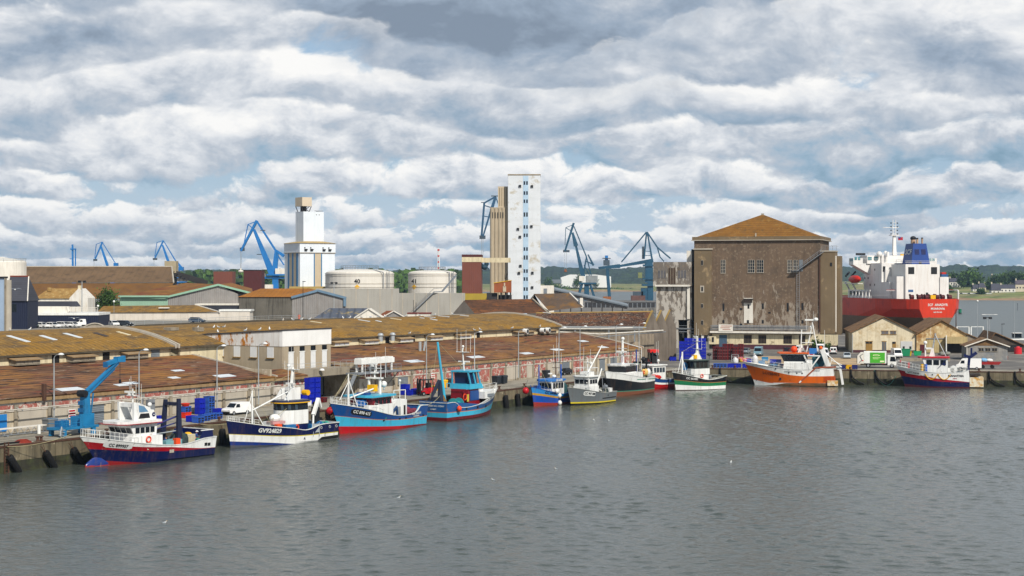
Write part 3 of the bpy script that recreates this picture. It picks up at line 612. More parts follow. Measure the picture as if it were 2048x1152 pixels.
class Boat:
    def __init__(s, name, label, cat, bow, stern, B, sheer, bands, rake=1.6, srake=.25, bul=.8, deck='#6d7a74', cap='#c9cbc8', full=2.6, group='fishing boats moored along the quay', keel=-.9, cutter=None):
        b_, st = Vector(bow), Vector(stern); d = b_ - st; s.L = d.length; s.B = B; s.sheer = sheer; s.rake = rake; s.srake = srake; s.full = full; s.bul = bul
        s.root = thing(name, label, cat, (st.x, st.y, 0), math.atan2(d.y, d.x), group)
        s.hull(bands, hullpaint(cap, .5), mat('deck_' + deck.strip('#'), deck, .8, 0, .2, .8, 0, patch=('#4a4640', .7, .6, .1)), keel)
    def hb(s, u, f):
        ud = (.90 + .10 * min(1, u / .3)) if u < .5 else max(.012, 1 - ((u - .5) / .5) ** s.full)
        wl = (.84 + .13 * min(1, u / .35)) if u < .4 else max(.008, .97 * (1 - ((u - .4) / .6) ** 1.7))
        f = max(-.4, min(1.1, f)); k = max(0, f) ** 1.25
        h = wl * (1 - k) + ud * k
        if f < 0: h *= 1 + f * 1.0
        return h * s.B / 2
    def X(s, u, f):
        return u * s.L + s.rake * max(0, f) ** 1.25 * (max(0, (u - .5) / .5) ** 2.2) - s.srake * f * max(0, (.12 - u) / .12)
    def pt(s, u, z, side=1, off=0.):
        f = z / crv(s.sheer, u); return Vector((s.X(u, f), side * (s.hb(u, f) + off), z))
    def u_of(s, x, z):
        u = x / s.L
        for _ in range(6):
            f = z / crv(s.sheer, max(0, min(1, u))); u -= (s.X(max(0, min(1, u)), f) - x) / s.L * .8
        return max(0, min(1, u))
    def side(s, x, z, sd=1, off=.03):
        u = s.u_of(x, z); f = z / crv(s.sheer, u); return Vector((x, sd * (s.hb(u, f) + off), z))
    def hull(s, bands, cap, deck, keel):
        N_ = 30; us = [1 - (1 - i / N_) ** 1.15 for i in range(N_ + 1)]
        mb = MB(); lev = [lambda u: keel] + [(lambda u, t=t: max(keel + .05, crv(t, u)) if t is not None else crv(s.sheer, u)) for _, t in bands]
        for k, (m, _t) in enumerate(bands):
            mb.use(m)
            for sd in (1, -1):
                for sub in range(3):
                    z = lambda u, w: lev[k](u) + (max(lev[k + 1](u), lev[k](u)) - lev[k](u)) * w
                    w0, w1 = sub / 3, (sub + 1) / 3; vs = []; fs = []
                    for u in us: vs += [s.pt(u, z(u, w0), sd), s.pt(u, z(u, w1), sd)]
                    for i in range(N_): a = 2 * i; fs.append((a, a + 2, a + 3, a + 1) if sd < 0 else (a + 1, a + 3, a + 2, a))
                    mb.add(vs, fs)
                    q = [s.pt(0, z(0, w0), 1), s.pt(0, z(0, w1), 1), s.pt(0, z(0, w1), -1), s.pt(0, z(0, w0), -1)]
                    if sd > 0: mb.add(q, [(0, 1, 2, 3)])
        top = bands[-1][0]
        for sd in (1, -1):                     # bulwark inside and capping rail
            vs = []; fs = []; cv = []; cf = []
            for u in us:
                z = crv(s.sheer, u); p = s.pt(u, z, sd); pi = Vector((p.x - (.25 if u > .98 else 0), sd * max(0, abs(p.y) - .14), z)); dz = max(.1, z - s.bul)
                pd = s.pt(u, dz, sd); pdi = Vector((pd.x - (.3 if u > .98 else 0), sd * max(0, abs(pd.y) - .14), dz)); vs += [pi, pdi]
                cv += [p + Vector((.06 if u > .98 else 0, sd * .06, 0)), pi, p + Vector((.06 if u > .98 else 0, sd * .06, .09)), pi + Vector((0, 0, .09))]
            for i in range(N_):
                a = 2 * i; fs.append((a, a + 1, a + 3, a + 2)); c = 4 * i
                cf += [(c, c + 2, c + 6, c + 4), (c + 2, c + 3, c + 7, c + 6), (c + 1, c + 5, c + 7, c + 3)]
            mb.use(top); mb.add(vs, fs); mb.use(cap); mb.add(cv, cf)
        a, b_ = s.pt(0, crv(s.sheer, 0), 1), s.pt(0, crv(s.sheer, 0), -1)
        mb.bar(a + Vector((.05, 0, .05)), b_ + Vector((.05, 0, .05)), .18, .1)
        mb.build('hull', s.root, smooth=False)
        md = MB(); md.use(deck); vs = []
        for u in us:
            z = max(.1, crv(s.sheer, u) - s.bul); p = s.pt(u, z, 1); y = max(.001, abs(p.y) - .14); vs += [(p.x, y, z + .01), (p.x, -y, z + .01)]
        md.add(vs, [(2 * i, 2 * i + 2, 2 * i + 3, 2 * i + 1) for i in range(N_)]); md.build('deck', s.root)
    def shell(s, x0, x1, z0, z1, m, name='superstructure', gap=.12, top=None, n=9, ywide=9):
        out = []
        for k in range(n + 1):
            x = x0 + (x1 - x0) * k / n; out.append((x, max(.05, min(ywide, abs(s.side(x, z0, 1, 0).y) - gap))))
        s.P(name, m, ('z', [(x, -y) for x, y in out] + [(x, y) for x, y in reversed(out)], z0, z1), *([] if top is None else [top, ('z', [(x, -y - .05) for x, y in out] + [(x, y + .05) for x, y in reversed(out)], z1, z1 + .12)]))
    def dz(s, x): return max(.1, crv(s.sheer, min(1, x / s.L)) - s.bul)
    def write(s, text, x, z, size, m, sd=1, slope=0., name='registration_number', plate=None, sq=1., bold=.012):
        sg = -1 if sd > 0 else 1
        if plate is not None:
            w, h = plate[1], plate[2]; pts = []
            mb = MB(); mb.use(plate[0]); n = 10
            for k in range(n):
                q = []
                for kk, zz in ((k, -1), (k + 1, -1), (k + 1, 1), (k, 1)):
                    tx = -w / 2 + w * kk / n; hh = h / 2 * (.55 if kk in (0, n) else 1); q.append(s.side(x + sg * tx, z + zz * hh + slope * tx, sd, .02))
                mb.q(q if sd < 0 else q[::-1])
            mb.build('number_plate', s.root)
        return txt(text, size, m, s.root, lambda tx, ty: s.side(x + sg * tx, z + ty + slope * tx, sd, .08), name, bold, sq)
    def transom_write(s, text, z, size, m, name='ship_name'):
        return txt(text, size, m, s.root, lambda tx, ty: Vector((s.X(0, (z + ty) / crv(s.sheer, 0)) - .04, -tx, z + ty)), name, .01)
    def P(s, name, m, *prims, **k): return part(s.root, name, m, *prims, **k)
    def house(s, x0, x1, hw, z0, z1, m, wz, wh, ns, nf, rake=-.35, roof=None, over=.3, rt=.14, name='wheelhouse', band=None, back=0., frontover=.5, gl=GLS):
        s.P(name, m, ('y', [(x0, z0), (x1, z0), (x1 + rake * (wz - z0) / (z1 - z0) * 0, wz), (x1 + rake, z1), (x0 + back, z1)], -hw, hw))
        if band is not None: s.P('window_band', band, ('y', [(x0 - .02, wz - .12), (x1 + .03, wz - .12), (x1 + rake * .9 + .03, wz + wh + .1), (x0 + back * .5 - .02, wz + wh + .1)], -hw - .02, hw + .02))
        for sd in (1, -1):
            for k in range(ns):
                a = x0 + .25 + (x1 - x0 - .5) * (k + .1) / ns; b_ = x0 + .25 + (x1 - x0 - .5) * (k + .9) / ns
                s.P('window', gl, ('b', (a + b_) / 2, sd * (hw + .03), wz + wh / 2, b_ - a, .04, wh))
        for k in range(nf):
            y0 = -hw + .1 + (2 * hw - .2) * (k + .08) / nf; y1 = -hw + .1 + (2 * hw - .2) * (k + .92) / nf; xa = x1 + .05; xb = x1 + rake * min(1, wh / (z1 - wz)) + .05
            s.P('window', gl, ('pr', [(xa, y0, wz), (xa, y1, wz), (xb, y1, wz + wh), (xb, y0, wz + wh)], [(xa - .04, y0, wz), (xa - .04, y1, wz), (xb - .04, y1, wz + wh), (xb - .04, y0, wz + wh)]))
        if roof is not None:
            w = hw + over; f0 = x1 + rake + frontover
            s.P('wheelhouse_roof', roof, ('z', [(x0 + back - over, -w), (f0 - .5, -w), (f0, -w * .55), (f0, w * .55), (f0 - .5, w), (x0 + back - over, w)], z1, z1 + rt))
    def rail(s, u0, u1, h, m=WHITE, n=10, sides=(1, -1), bars=(.5, 1.)):
        pr = []
        for sd in sides:
            us = [u0 + (u1 - u0) * k / n for k in range(n + 1)]; ps = []
            for u in us:
                z = crv(s.sheer, u); p = s.pt(u, z, sd); p.y *= .97; ps.append(p)
            for k in bars: pr.append(('p', [p + Vector((0, 0, h * k)) for p in ps], .026, 4))
            pr += [('t', p, p + Vector((0, 0, h)), .026, None, 4) for p in ps]
        s.P('railing', m, *pr)
    def mast(s, x, z0, z1, r=.16, m=WHITE, cross=(), ant=(), radar=None, dome=None, y=0., lean=0., name='mast'):
        pr = [('t', (x, y, z0), (x + lean, y, z1), r, r * .6, 8)]
        for z, w in cross: xx = x + lean * (z - z0) / (z1 - z0); pr += [('t', (xx, y - w, z), (xx, y + w, z), .06), ('b', xx, y, z, .5, w * .8, .06)]
        s.P(name, m, *pr)
        if ant: s.P('aerial', WHITE, *[('t', (x + dx, y + dy, za), (x + dx, y + dy, zb), .035, .02, 4) for dx, dy, za, zb in ant])
        if radar: z, w = radar; s.P('radar', WHITE, ('b', x + lean + .5, y, z, .25, w, .22), ('b', x + lean + .5, y, z - .25, .35, .35, .3), ('b', x + lean + .25, y, z - .42, .8, .3, .08))
        if dome: dx, dy, z, rr_ = dome; s.P('radar_dome', WHITE, ('s', (x + dx, y + dy, z), rr_), ('t', (x + dx, y + dy, z - rr_ - .4), (x + dx, y + dy, z), .1), smooth=True)
    def ring(s, x, y, z, r=.36, axis='y'): s.P('lifebuoy', paint('#d1401c', .5, .05), ('ring', (x, y, z), r, .09, axis, 12))
    def netheap(s, x, y, z, a, h, m=NET):
        mb = MB(); mb.use(m); q = random.Random(int(x * 10))
        for _ in range(9): mb.s((x + q.uniform(-a, a) * .6, y + q.uniform(-a, a) * .6, z + h * q.uniform(.1, .4)), a * q.uniform(.35, .6), h * q.uniform(.3, .6), 8, 5)
        mb.build('net', s.root)
    def drum(s, x, z, r, w, m, y=0., axis='y'):
        a = Vector((0, w / 2, 0)) if axis == 'y' else Vector((w / 2, 0, 0)); c = Vector((x, y, z)); d = a.normalized()
        s.P('net_drum', m, ('t', c - a, c + a, r * .45, None, 12), ('t', c - a, c - a + d * .08, r, None, 16), ('t', c + a - d * .08, c + a, r, None, 16), STEEL, ('b', x, y, z - r * .9, .4, w * .5, r))
def Axy(s, t): p = A(s, t); return (p.x, p.y)
def Bxy(s, t): p = Bq(s, t); return (p.x, p.y)
W1 = hullpaint('#d8d9d6', .35); NV = hullpaint('#0a1440', .22); RD = hullpaint('#8e0f1c', .25); RB = hullpaint('#7c0f16', .5); BULB = hullpaint('#173071', .2)
TW = paint('#c9cbc8', .5, 0.); TB = paint('#16181c', .5, 0.)
# --- 1 red, white and navy trawler
b = Boat('fishing_trawler', 'white, red and navy trawler with crew on deck, moored beside the blue quay crane', 'fishing boat', Axy(s_of(193, -4.1), -4.1), Axy(29., -5.3), 6.4,
         [(0, 2.35), (.12, 2.3), (.3, 1.9), (.5, 2.0), (.75, 2.7), (1, 3.8)],
         [(RB, [(0, -.3), (.5, -.2), (.72, .12), (1, .75)]), (NV, [(0, .95), (.45, 1.2), (.75, 1.65), (1, 2.2)]), (RD, [(0, 1.0), (.15, 1.12), (.45, 1.7), (.75, 2.2), (1, 3.2)]), (W1, None)], rake=2.6, bul=.85)
b.P('bulbous_bow', BULB, ('sp', [(7., 1.6, -1., .3), (10., 1.55, -1., .8), (13., 1.25, -1., 1.5), (15.2, .85, -1., 1.9), (16.8, .6, -1, 1.6), (18.2, .38, -.9, 1.0), (19.0, .18, -.8, .55), (19.25, .04, -.3, .3)]), RB, ('sp', [(6., 1.7, -1., .25), (13, 1.33, -1.1, .42), (16.8, .7, -1.1, .42), (18.4, .42, -.9, .42), (19.3, .06, -.3, .3)]), smooth=True)
b.shell(13.2, 18.2, 2.6, 2.75, W1, 'foredeck')
b.shell(9.4, 13.6, 1.4, 3.4, W1, 'superstructure', .04)
b.house(9.6, 13.4, 2.1, 3.3, 4.9, W1, 3.75, .7, 4, 4, rake=.6, roof=RD, over=.45, rt=.1, frontover=1.5, back=-.2)
b.P('roof_top', W1, ('z', [(8.9, -2.4), (14.4, -2.4), (15.3, -1.3), (15.3, 1.3), (14.4, 2.4), (8.9, 2.4)], 5.0, 5.3))
b.P('mast_casing', W1, *[('y', [(9.0, 5.3), (12.7, 5.3), (12.8, 7.6), (12.0, 7.5), (10.4, 6.9), (9.1, 6.0)], y, y + .35) for y in (-1.5, 1.15)], ('b', 12.2, 0, 7.2, .9, 2.6, .5), ('b', 9.7, 0, 5.9, 1.1, 2.4, 1.1))
b.P('casing_opening', mat('flag_panel', '#5a7f9c', .5, 0, .1, 2.), ('y', [(10.4, 6.3), (11.9, 6.3), (12.0, 7.2), (11.1, 7.0)], 1.5, 1.53), DARK, ('y', [(10.1, 5.5), (12., 5.5), (11.7, 6.1), (10.3, 6.1)], 1.5, 1.53))
b.P('emblem', NAVY, ('t', (9.5, 1.52, 5.9), (9.5, 1.56, 5.9), .28, .28, 14), W1, ('b', 9.5, 1.58, 5.9, .26, .02, .08))
b.mast(11.6, 7.4, 9.2, .1, cross=((8.3, 1.1),), ant=((0, .6, 8.3, 10.2), (0, -.6, 8.3, 10.4), (.3, 0, 8, 10.8), (-.6, .9, 7, 9.8)), radar=(8.8, 1.7), dome=(-2, .9, 7.1, .3))
b.ring(11.5, b.side(11.5, 1.4)[1] + .02, 2.95); b.P('hatch', CONC_L, ('b', 11.4, b.side(11.4, 1.4)[1], 2.1, .7, .08, .9))
b.rail(.72, .99, 1.0, n=12); b.write('CC 899957', 15.6, 2.42, .5, TB, slope=-.15, plate=(paint('#c4c6c4', .5, 0), 3.5, .62))
b.P('winch_post', paint('#1d4f86', .5, .2), ('t', (9.2, .6, 1.2), (9.2, .6, 6.2), .28), ('t', (9.2, -.8, 1.2), (9.2, -.8, 4.6), .3), ('b', 8.9, 0, 2.2, 1.1, 2.2, 1.6))
b.P('boom', paint('#2b2f6a', .5, .2), ('t', (9.2, .6, 4.2), (4.4, .8, 5.4), .12), ('t', (9.2, .2, 3.6), (4.4, .2, 4.4), .09), GALV, ('t', (8.8, 1., 3.3), (5., 1.2, 3.5), .08))
b.P('gantry', paint('#1a2038', .5, .3), ('bar', (5.2, 1.6, 1.2), (4.9, 1.2, 7.6), .45, .8, .3, .5), ('bar', (5.2, -1.6, 1.2), (4.9, -1.2, 7.4), .45, .8, .3, .5), ('b', 4.9, 0, 6.9, .6, 2.6, .4))
b.netheap(4.3, .6, 1.2, 1.3, 2.8, NET); b.netheap(1.6, .4, 1.3, 1.4, 1.3, NETG)
TURQ = paint('#6f9fa3', .6, .1)
b.P('fish_box', TURQ, ('b', 7.4, 1.7, 1.75, 1.3, 1.1, 1.3)); b.P('fish_box', TURQ, ('b', 5.9, 1.4, 1.8, 1.5, 1.4, 1.3)); b.P('fish_box', paint('#d84a1c', .6, .05), ('b', 6.35, 2.35, 1.9, .75, .6, 1.5)); b.P('fish_box', paint('#c9c1a4', .7, .1), ('b', 3., 1.2, 1.9, 1.3, 1.2, 1.9, .3)); b.P('oilskin_heap', YEL, ('s', (2.7, .6, 2.7), .6, .4), ('s', (2.4, 1., 2.5), .4, .3))
b.P('stern_gate', NAVY, ('b', .4, 0, 2.9, .1, 5.2, .8), ('y', [(.2, 2.4), (2.6, 2.3), (1.9, 3.3), (.3, 3.3)], 2.55, 2.7), ('y', [(.2, 2.4), (2.6, 2.3), (1.9, 3.3), (.3, 3.3)], -2.7, -2.55), W1, ('b', 1.2, 2.6, 3.35, 2.2, .16, .1), ('b', .3, 0, 3.35, .16, 5.3, .1))
for x, z, w in ((7.6, 1.0, .7), (1.5, 1.35, .5), (.9, 1.3, .5)): b.P('scupper_plate', CONC_L if w > .6 else DARK, ('pr', [b.side(x, z), b.side(x + w, z), b.side(x + w, z + .4), b.side(x, z + .4)], [b.side(x, z, 1, 0), b.side(x + w, z, 1, 0), b.side(x + w, z + .4, 1, 0), b.side(x, z + .4, 1, 0)]))
BT1 = b
# --- 2 navy and white stern trawler
b = Boat('fishing_trawler', 'dark blue trawler with white lower hull, yellow pinstripe and curved white wheelhouse', 'fishing boat', Axy(s_of(461, -4.0), -4.0), Axy(54.6, -6.4), 6.0,
         [(0, 2.35), (.2, 2.3), (.36, 1.75), (.5, 2.15), (.75, 2.8), (1, 3.75)],
         [(hullpaint('#3f4450', .5), [(0, -.5), (.5, -.1), (.72, .1), (1, .35)]), (BULB, [(0, -.4), (.45, -.05), (.72, .45), (1, .9)]), (W1, [(0, .95), (.5, 1.05), (1, 1.85)]), (hullpaint('#b8a612', .4), [(0, 1.07), (.5, 1.17), (1, 1.92)]), (NV, None)], rake=.75, bul=.8, full=2.3)
b.P('bulbous_bow', BULB, ('sp', [(8., .4, -1., .3), (11, .6, -1., .7), (13.5, .62, -1., .95), (15.2, .5, -.9, .7), (15.9, .3, -.7, .45), (16.1, .04, -.2, .2)]), hullpaint('#b8a612', .4), ('sp', [(10., .5, .05, .2), (13.5, .66, .3, .42), (15.4, .5, .2, .32), (16.1, .06, .05, .12)]), smooth=True)
b.P('rubbing_strake', BLACK, ('pr', [b.side(.1, .15), b.side(4.2, .15), b.side(3.4, .55), b.side(.1, .6)], [b.side(.1, .15, 1, .16), b.side(4.2, .15, 1, .16), b.side(3.4, .55, 1, .16), b.side(.1, .6, 1, .16)]))
n = 14; pl = [(5.2, -1.9)] + [(7.2 + 2.3 * math.sin(math.pi * k / n), -1.9 * math.cos(math.pi * k / n)) for k in range(n + 1)] + [(5.2, 1.9)]
b.P('wheelhouse', W1, ('z', pl, 2.6, 4.55)); b.P('lower_house', NAVY, ('z', [(x * .96 + .2, y * .94) for x, y in pl], 1.2, 2.6))
b.P('window_band', mat('window_band', '#1b2026', .25, 0, .2, 2.), ('z', [(x * .985 + .1, y * .97) for x, y in pl], 4.55, 5.55))
for k in range(n - 1):
    if k % 2 == 0:
        a0 = math.pi * (k + .15) / (n - 1); a1 = math.pi * (k + .85) / (n - 1); q = [(7.2 + 2.33 * math.sin(a), -1.92 * math.cos(a)) for a in (a0, a1)]
        b.P('window', glass('#3a4650'), ('pr', [(q[0][0], q[0][1], 4.62), (q[1][0], q[1][1], 4.62), (q[1][0] + .12, q[1][1], 5.45), (q[0][0] + .12, q[0][1], 5.45)], [(q[0][0] - .05, q[0][1], 4.62), (q[1][0] - .05, q[1][1], 4.62), (q[1][0] + .07, q[1][1], 5.45), (q[0][0] + .07, q[0][1], 5.45)]))
b.P('wheelhouse_roof', YEL, ('z', [((x - 7) * 1.12 + 7.1, y * 1.16) for x, y in pl], 5.55, 5.68), hullpaint('#262f4e'), ('z', [((x - 7) * 1.1 + 7.1, y * 1.13) for x, y in pl], 5.68, 5.98))
b.P('mast_casing', W1, *[('y', [(6.0, 6.0), (8.9, 6.0), (7.6, 7.5), (6.0, 7.7)], y, y + .35) for y in (-1.15, .8)], ('b', 6.6, 0, 7.4, 1.3, 1.8, .4), ('b', 6.4, 0, 6.6, .7, 1.6, 1.2))
b.mast(6.7, 7.4, 10.5, .3, cross=((10.2, 1.35),), ant=((0, 1.3, 10.2, 12), (0, -1.3, 10.2, 11.4), (.2, .3, 10.4, 13.4), (-.2, -.4, 10.4, 11.8), (.2, .9, 7.4, 10)), radar=(8.2, 1.6), dome=(.1, -.4, 10.7, .25), lean=-.3)
b.P('aerial', WHITE, ('t', (8.9, 1.7, 5.9), (8.9, 1.7, 12.6), .05, .03, 5)); b.P('liferaft', YEL, ('t', (5.2, .9, 6.9), (5.2, 1.9, 6.9), .4, None, 10))
b.P('foremast', WHITE, ('t', (14.1, 0, 2.6), (14.1, 0, 7.6), .14, .1), ('t', (12.9, .9, 2.8), (14.1, 0, 5.6), .07), ('t', (12.9, -.9, 2.8), (14.1, 0, 5.6), .07), ('t', (15.4, 0, 3.6), (14.1, 0, 7.4), .05)); b.P('boom', WHITE, ('t', (14.1, .1, 4.9), (7.9, .5, 7.1), .11))
b.P('rigging', ROPE, ('t', (14.1, 0, 7.6), (7.0, 0, 9.4), .025), ('t', (14.1, 0, 7.6), (12.2, 1.6, 3.0), .025), ('t', (12.4, 1.4, 3.2), (6.9, 1.2, 5.7), .03))
b.P('tarpaulin', WHITE, ('s', (10.7, .9, 3.6), .8, .6), ('b', 11.2, .4, 2.7, 1.2, 1.6, .9), paint('#b98a88', .6), ('b', 10.6, 1., 3.0, 2.4, 1.3, .4)); b.P('fish_box', paint('#d84a1c', .6, .05), ('b', 11., 1.9, 2.5, .9, .6, .7)); b.P('fish_box', paint('#1d5f93', .6, .1), ('b', 9., 2.05, 2.2, 2., .6, .9)); b.ring(7.6, 2.1, 2.2, .3)
b.P('deck_arm', WHITE, ('t', (4.6, 2.2, 1.4), (4.3, 2., 3.7), .15), ('bar', (4.3, 2., 3.7), (2.7, 1.4, 5.9), .5, .4), ('bar', (2.7, 1.4, 5.9), (2.1, 1.2, 4.6), .4, .3)); b.P('hydraulic_hoist', DARK, ('b', 2.9, 1., 3.6, .9, .8, 2.2), ('t', (2.3, .6, 2.4), (2.7, .6, 5.4), .3), ('b', 5., .8, 4., .6, .9, 1.6))
b.P('winch', paint('#1d5f93', .6, .1), ('t', (2.6, -1.4, 2.0), (2.6, 1.6, 2.0), .7, None, 12), ('b', 4.2, 1.6, 1.8, 1.2, 1., 1.2), ('b', 1., .5, 2., 1.2, 2.4, .8)); b.netheap(1.4, 1.1, 1.9, 1., .9, NETG)
b.P('gate_frame', GALV, ('b', 5.2, 2.9, 1.7, .08, .08, 1.9), ('b', 4., 2.9, 1.7, .08, .08, 1.9), ('b', 4.6, 2.88, 1.9, 1.2, .05, 1.2)); b.rail(.80, .99, .7, n=6)
b.write('GV924829', 13.0, 2.08, .8, TW, slope=-.085, bold=.03)
for x in (4., 2.2, .8): b.P('porthole', GALV, ('ring', b.side(x - .4, 1.9, 1, .03), .17, .05, 'y', 10))
b.P('stem_guard', GALV, ('t', (15.15, 0, 0), (15.75, 0, 3.7), .07)); b.write('A', 7, .62, .5, NAVY, name='emblem')
# --- 3 blue / turquoise / red trawler
CY = hullpaint('#3aa4c4', .3); MB_ = hullpaint('#0f4380', .28); OL = hullpaint('#b06a35', .5); RR = hullpaint('#a30d18', .4)
b = Boat('fishing_trawler', 'blue trawler with turquoise waist and bright red boot, bow towards the office block', 'fishing boat', Axy(60.4, -4.7), Axy(80.4, -3.9), 6.6,
         [(0, 3.0), (.12, 3.0), (.17, 2.2), (.35, 1.95), (.55, 2.3), (.8, 3.6), (1, 4.7)],
         [(RR, [(0, .12), (.5, .5), (1, 1.15)]), (CY, [(0, 1.3), (.4, 1.35), (.7, 1.75), (1, 2.75)]), (OL, [(0, 1.4), (.4, 1.45), (.7, 1.85), (1, 2.82)]), (MB_, None)], rake=2.5, bul=.9)
b.shell(9.2, 15.2, 1.4, 3.95, W1, 'superstructure', .25, ywide=2.5)
b.house(9.3, 14.2, 2.2, 3.6, 5.1, W1, 3.95, .9, 4, 5, rake=.45, roof=CY, over=.55, rt=.3, frontover=.9, band=paint('#7a1220', .4, .05))
b.P('radar_mast', WHITE, ('t', (10.6, 1., 5.3), (10.6, 1., 7.8), .22), ('t', (10.6, -1., 5.3), (10.6, -1., 7.8), .22), ('b', 10.6, 0, 7.8, .7, 2.8, .22), ('b', 10.6, 0, 8.6, .5, 1.2, .18))
b.mast(10.6, 7.8, 9.6, .12, cross=((9.3, 1.3),), ant=tuple((dx, dy, 7.9, z) for dx, dy, z in ((-.4, 1.7, 12.6), (0, 1.1, 10.8), (0, .2, 11.8), (0, -.7, 10.4), (.3, -1.5, 11.), (.5, 1.5, 10.2))), radar=(10., 1.6), dome=(-1.4, .8, 6.8, .5))
b.P('deck_boxes', YEL, ('b', 11.2, 0, 6.3, .9, 1.3, 1.)); b.P('boom', WHITE, ('t', (17.6, .2, 5.2), (9.8, .5, 6.5), .13)); b.P('foremast', WHITE, ('t', (17.7, 0, 3.6), (17.7, 0, 8.8), .2, .1), ('t', (16.6, .9, 3.8), (17.7, 0, 8.), .07), ('t', (16.6, -.9, 3.8), (17.7, 0, 8.), .07), ('t', (20., 0, 5.), (17.7, 0, 7.6), .06))
b.P('rigging', ROPE, ('t', (17.7, 0, 8.8), (10.8, .4, 7.6), .03), ('t', (17.7, 0, 8.8), (21.4, 0, 5.3), .03))
b.P('winch_house', W1, ('y', [(4.9, 1.), (8., 1.), (8.2, 3.4), (7.2, 4.4), (4.9, 4.3)], -.4, 1.9), ('b', 5.2, 1.2, 2.6, 1.4, 1.6, 3.2)); b.P('doorway', mat('dark_opening', '#1a1714', .9, 0, .3, 1.), ('b', 5.2, 2.02, 2.4, .5, .04, 1.9)); b.P('recess', mat('shade_grey', '#8c8f90', .6), ('b', 6.9, 1.92, 2.3, 1.4, .05, 1.8))
b.P('guard_frame', WHITE, ('p', [(8.2, 1.9, 4.4), (8.1, 1.9, 5.8), (4.8, 1.9, 5.7), (4.8, 1.9, 4.2)], .07, 6), ('t', (6.4, 1.9, 4.4), (6.4, 1.9, 7.2), .07), ('s', (6.4, 1.9, 7.2), .22)); b.netheap(12.3, 2.2, 1.8, 1.1, 1.5, NETG); b.netheap(8.8, 1.9, 1.4, 1.2, .9, NET); b.netheap(2.2, .9, 1.9, 1.3, 1.0, mat('net_red', '#6d2a38', .95, 0, .5, 3.))
b.P('deck_crane', paint('#1b3d6b', .5, .2), ('bar', (9.9, 2.3, 2.), (7.7, 2.2, 3.3), .2, .3), ('bar', (7.7, 2.2, 3.3), (7.4, 2.2, 1.6), .2, .2)); b.P('liferaft', MB_, ('b', 13.6, 0, 5.5, 1.2, 1.8, .5)); b.P('liferaft', paint('#1f62a8', .5), ('b', 15.0, .5, 4.3, .8, 1.4, .9)); b.rail(.78, .99, 1.0, n=9); b.rail(.62, .72, 1.2, n=3)
b.P('gate', CY, ('y', [(.1, 2.2), (3., 2.1), (2., 3.1), (.2, 3.15)], 2.6, 2.75))
b.write('CC 898 415', 17.2, 3.0, .62, TW, slope=-.19, plate=(TB, 3.7, .85), bold=.02)
b.write('MAR TIAGO II', 3.6, 2.0, .48, TW, slope=.0, name='ship_name', bold=.02); b.write('CONCARNEAU', 3.6, 1.6, .28, TW, slope=.0, name='home_port')
for x in (12.5, 8.6, 6.8, 1.2): b.P('scupper', DARK, ('b', x, b.side(x, 1.5)[1], 1.55, .45, .06, .2))
# --- 4 stern-on light blue trawler
DR = hullpaint('#5c1016', .5)
b = Boat('fishing_trawler', 'trawler seen from its broad blue stern, turquoise wheelhouse frame and dark hydraulic arm', 'fishing boat', Axy(103.4, -4.4), Axy(86.6, -4.1), 6.0,
         [(0, 2.9), (.13, 2.85), (.2, 2.0), (.5, 2.1), (.72, 2.9), (1, 4.1)],
         [(DR, [(0, .55), (.6, .6), (1, .8)]), (CY, [(0, 1.3), (.6, 1.35), (1, 2.1)]), (OL, [(0, 1.42), (.6, 1.47), (1, 2.18)]), (hullpaint('#1a4f86', .3), [(0, 3.2), (.5, 2.3), (.62, 2.2), (1, 3.1)]), (W1, None)], rake=2.2, bul=.8)
b.shell(10.6, 17.4, 3.0, 4.15, W1, 'whaleback', .06); b.rail(.66, .99, 1.1, n=9)
b.P('superstructure', paint('#7a1220', .4, .05), ('y', [(7.4, 1.4), (11.2, 1.4), (11.2, 4.7), (7.4, 4.7)], -1.7, 1.7), paint('#17427d', .4), ('b', 9.4, -1.75, 3.6, 2.8, .1, 1.6))
b.P('wheelhouse', CY, ('y', [(7.5, 4.7), (11.7, 4.7), (11.2, 5.5), (7.6, 5.5)], -2., 2.), *[('bar', (x, y, 5.5), (x - .4, y * .85, 7.5), .2, .2) for x in (8.0, 9.5, 10.9) for y in (-1.85, 1.85)]); b.P('window_band', glass('#16294c'), ('y', [(8.2, 5.5), (10.7, 5.5), (10.2, 7.4), (7.9, 7.4)], -1.4, 1.4)); b.P('wheelhouse_roof', CY, ('b', 9.2, 0, 7.62, 3.4, 3.7, .26)); b.P('bridge_rail', CY, ('p', [(6.6, -2., 5.6), (6.6, 2., 5.6), (7.6, 2., 5.6)], .06), ('t', (6.6, -2., 4.7), (6.6, -2., 5.6), .06), ('t', (6.6, 2., 4.7), (6.6, 2., 5.6), .06))
b.mast(8.8, 7.7, 11.4, .15, cross=((10.8, 1.3),), ant=((0, 1.4, 10.8, 14.6), (0, .6, 10.8, 14.), (0, -.4, 10.8, 14.4), (0, -1.3, 10.8, 13.8), (.5, -1.8, 7.8, 14.)), radar=(9.2, 2.2), dome=(0, .2, 11.7, .22), lean=-.5)
b.P('derrick', CY, ('t', (4.3, .6, 1.6), (3.2, 1.5, 12.6), .26, .18, 8)); b.P('rigging', ROPE, ('t', (3.2, 1.5, 12.6), (9, 0, 7.7), .025), ('t', (3.2, 1.5, 12.6), (1, 1.5, 2.9), .025))
b.P('hydraulic_arm', mat('dark_arm', '#20283a', .5, 0, .2, 1.), ('bar', (1.7, -.2, 2.), (2.5, .6, 6.4), .7, .9, .4, .5), ('bar', (2.5, .6, 6.4), (1.1, 1.8, 2.8), .5, .6, .3, .4), ('b', 1.4, .8, 3., 1., 1., 1.4))
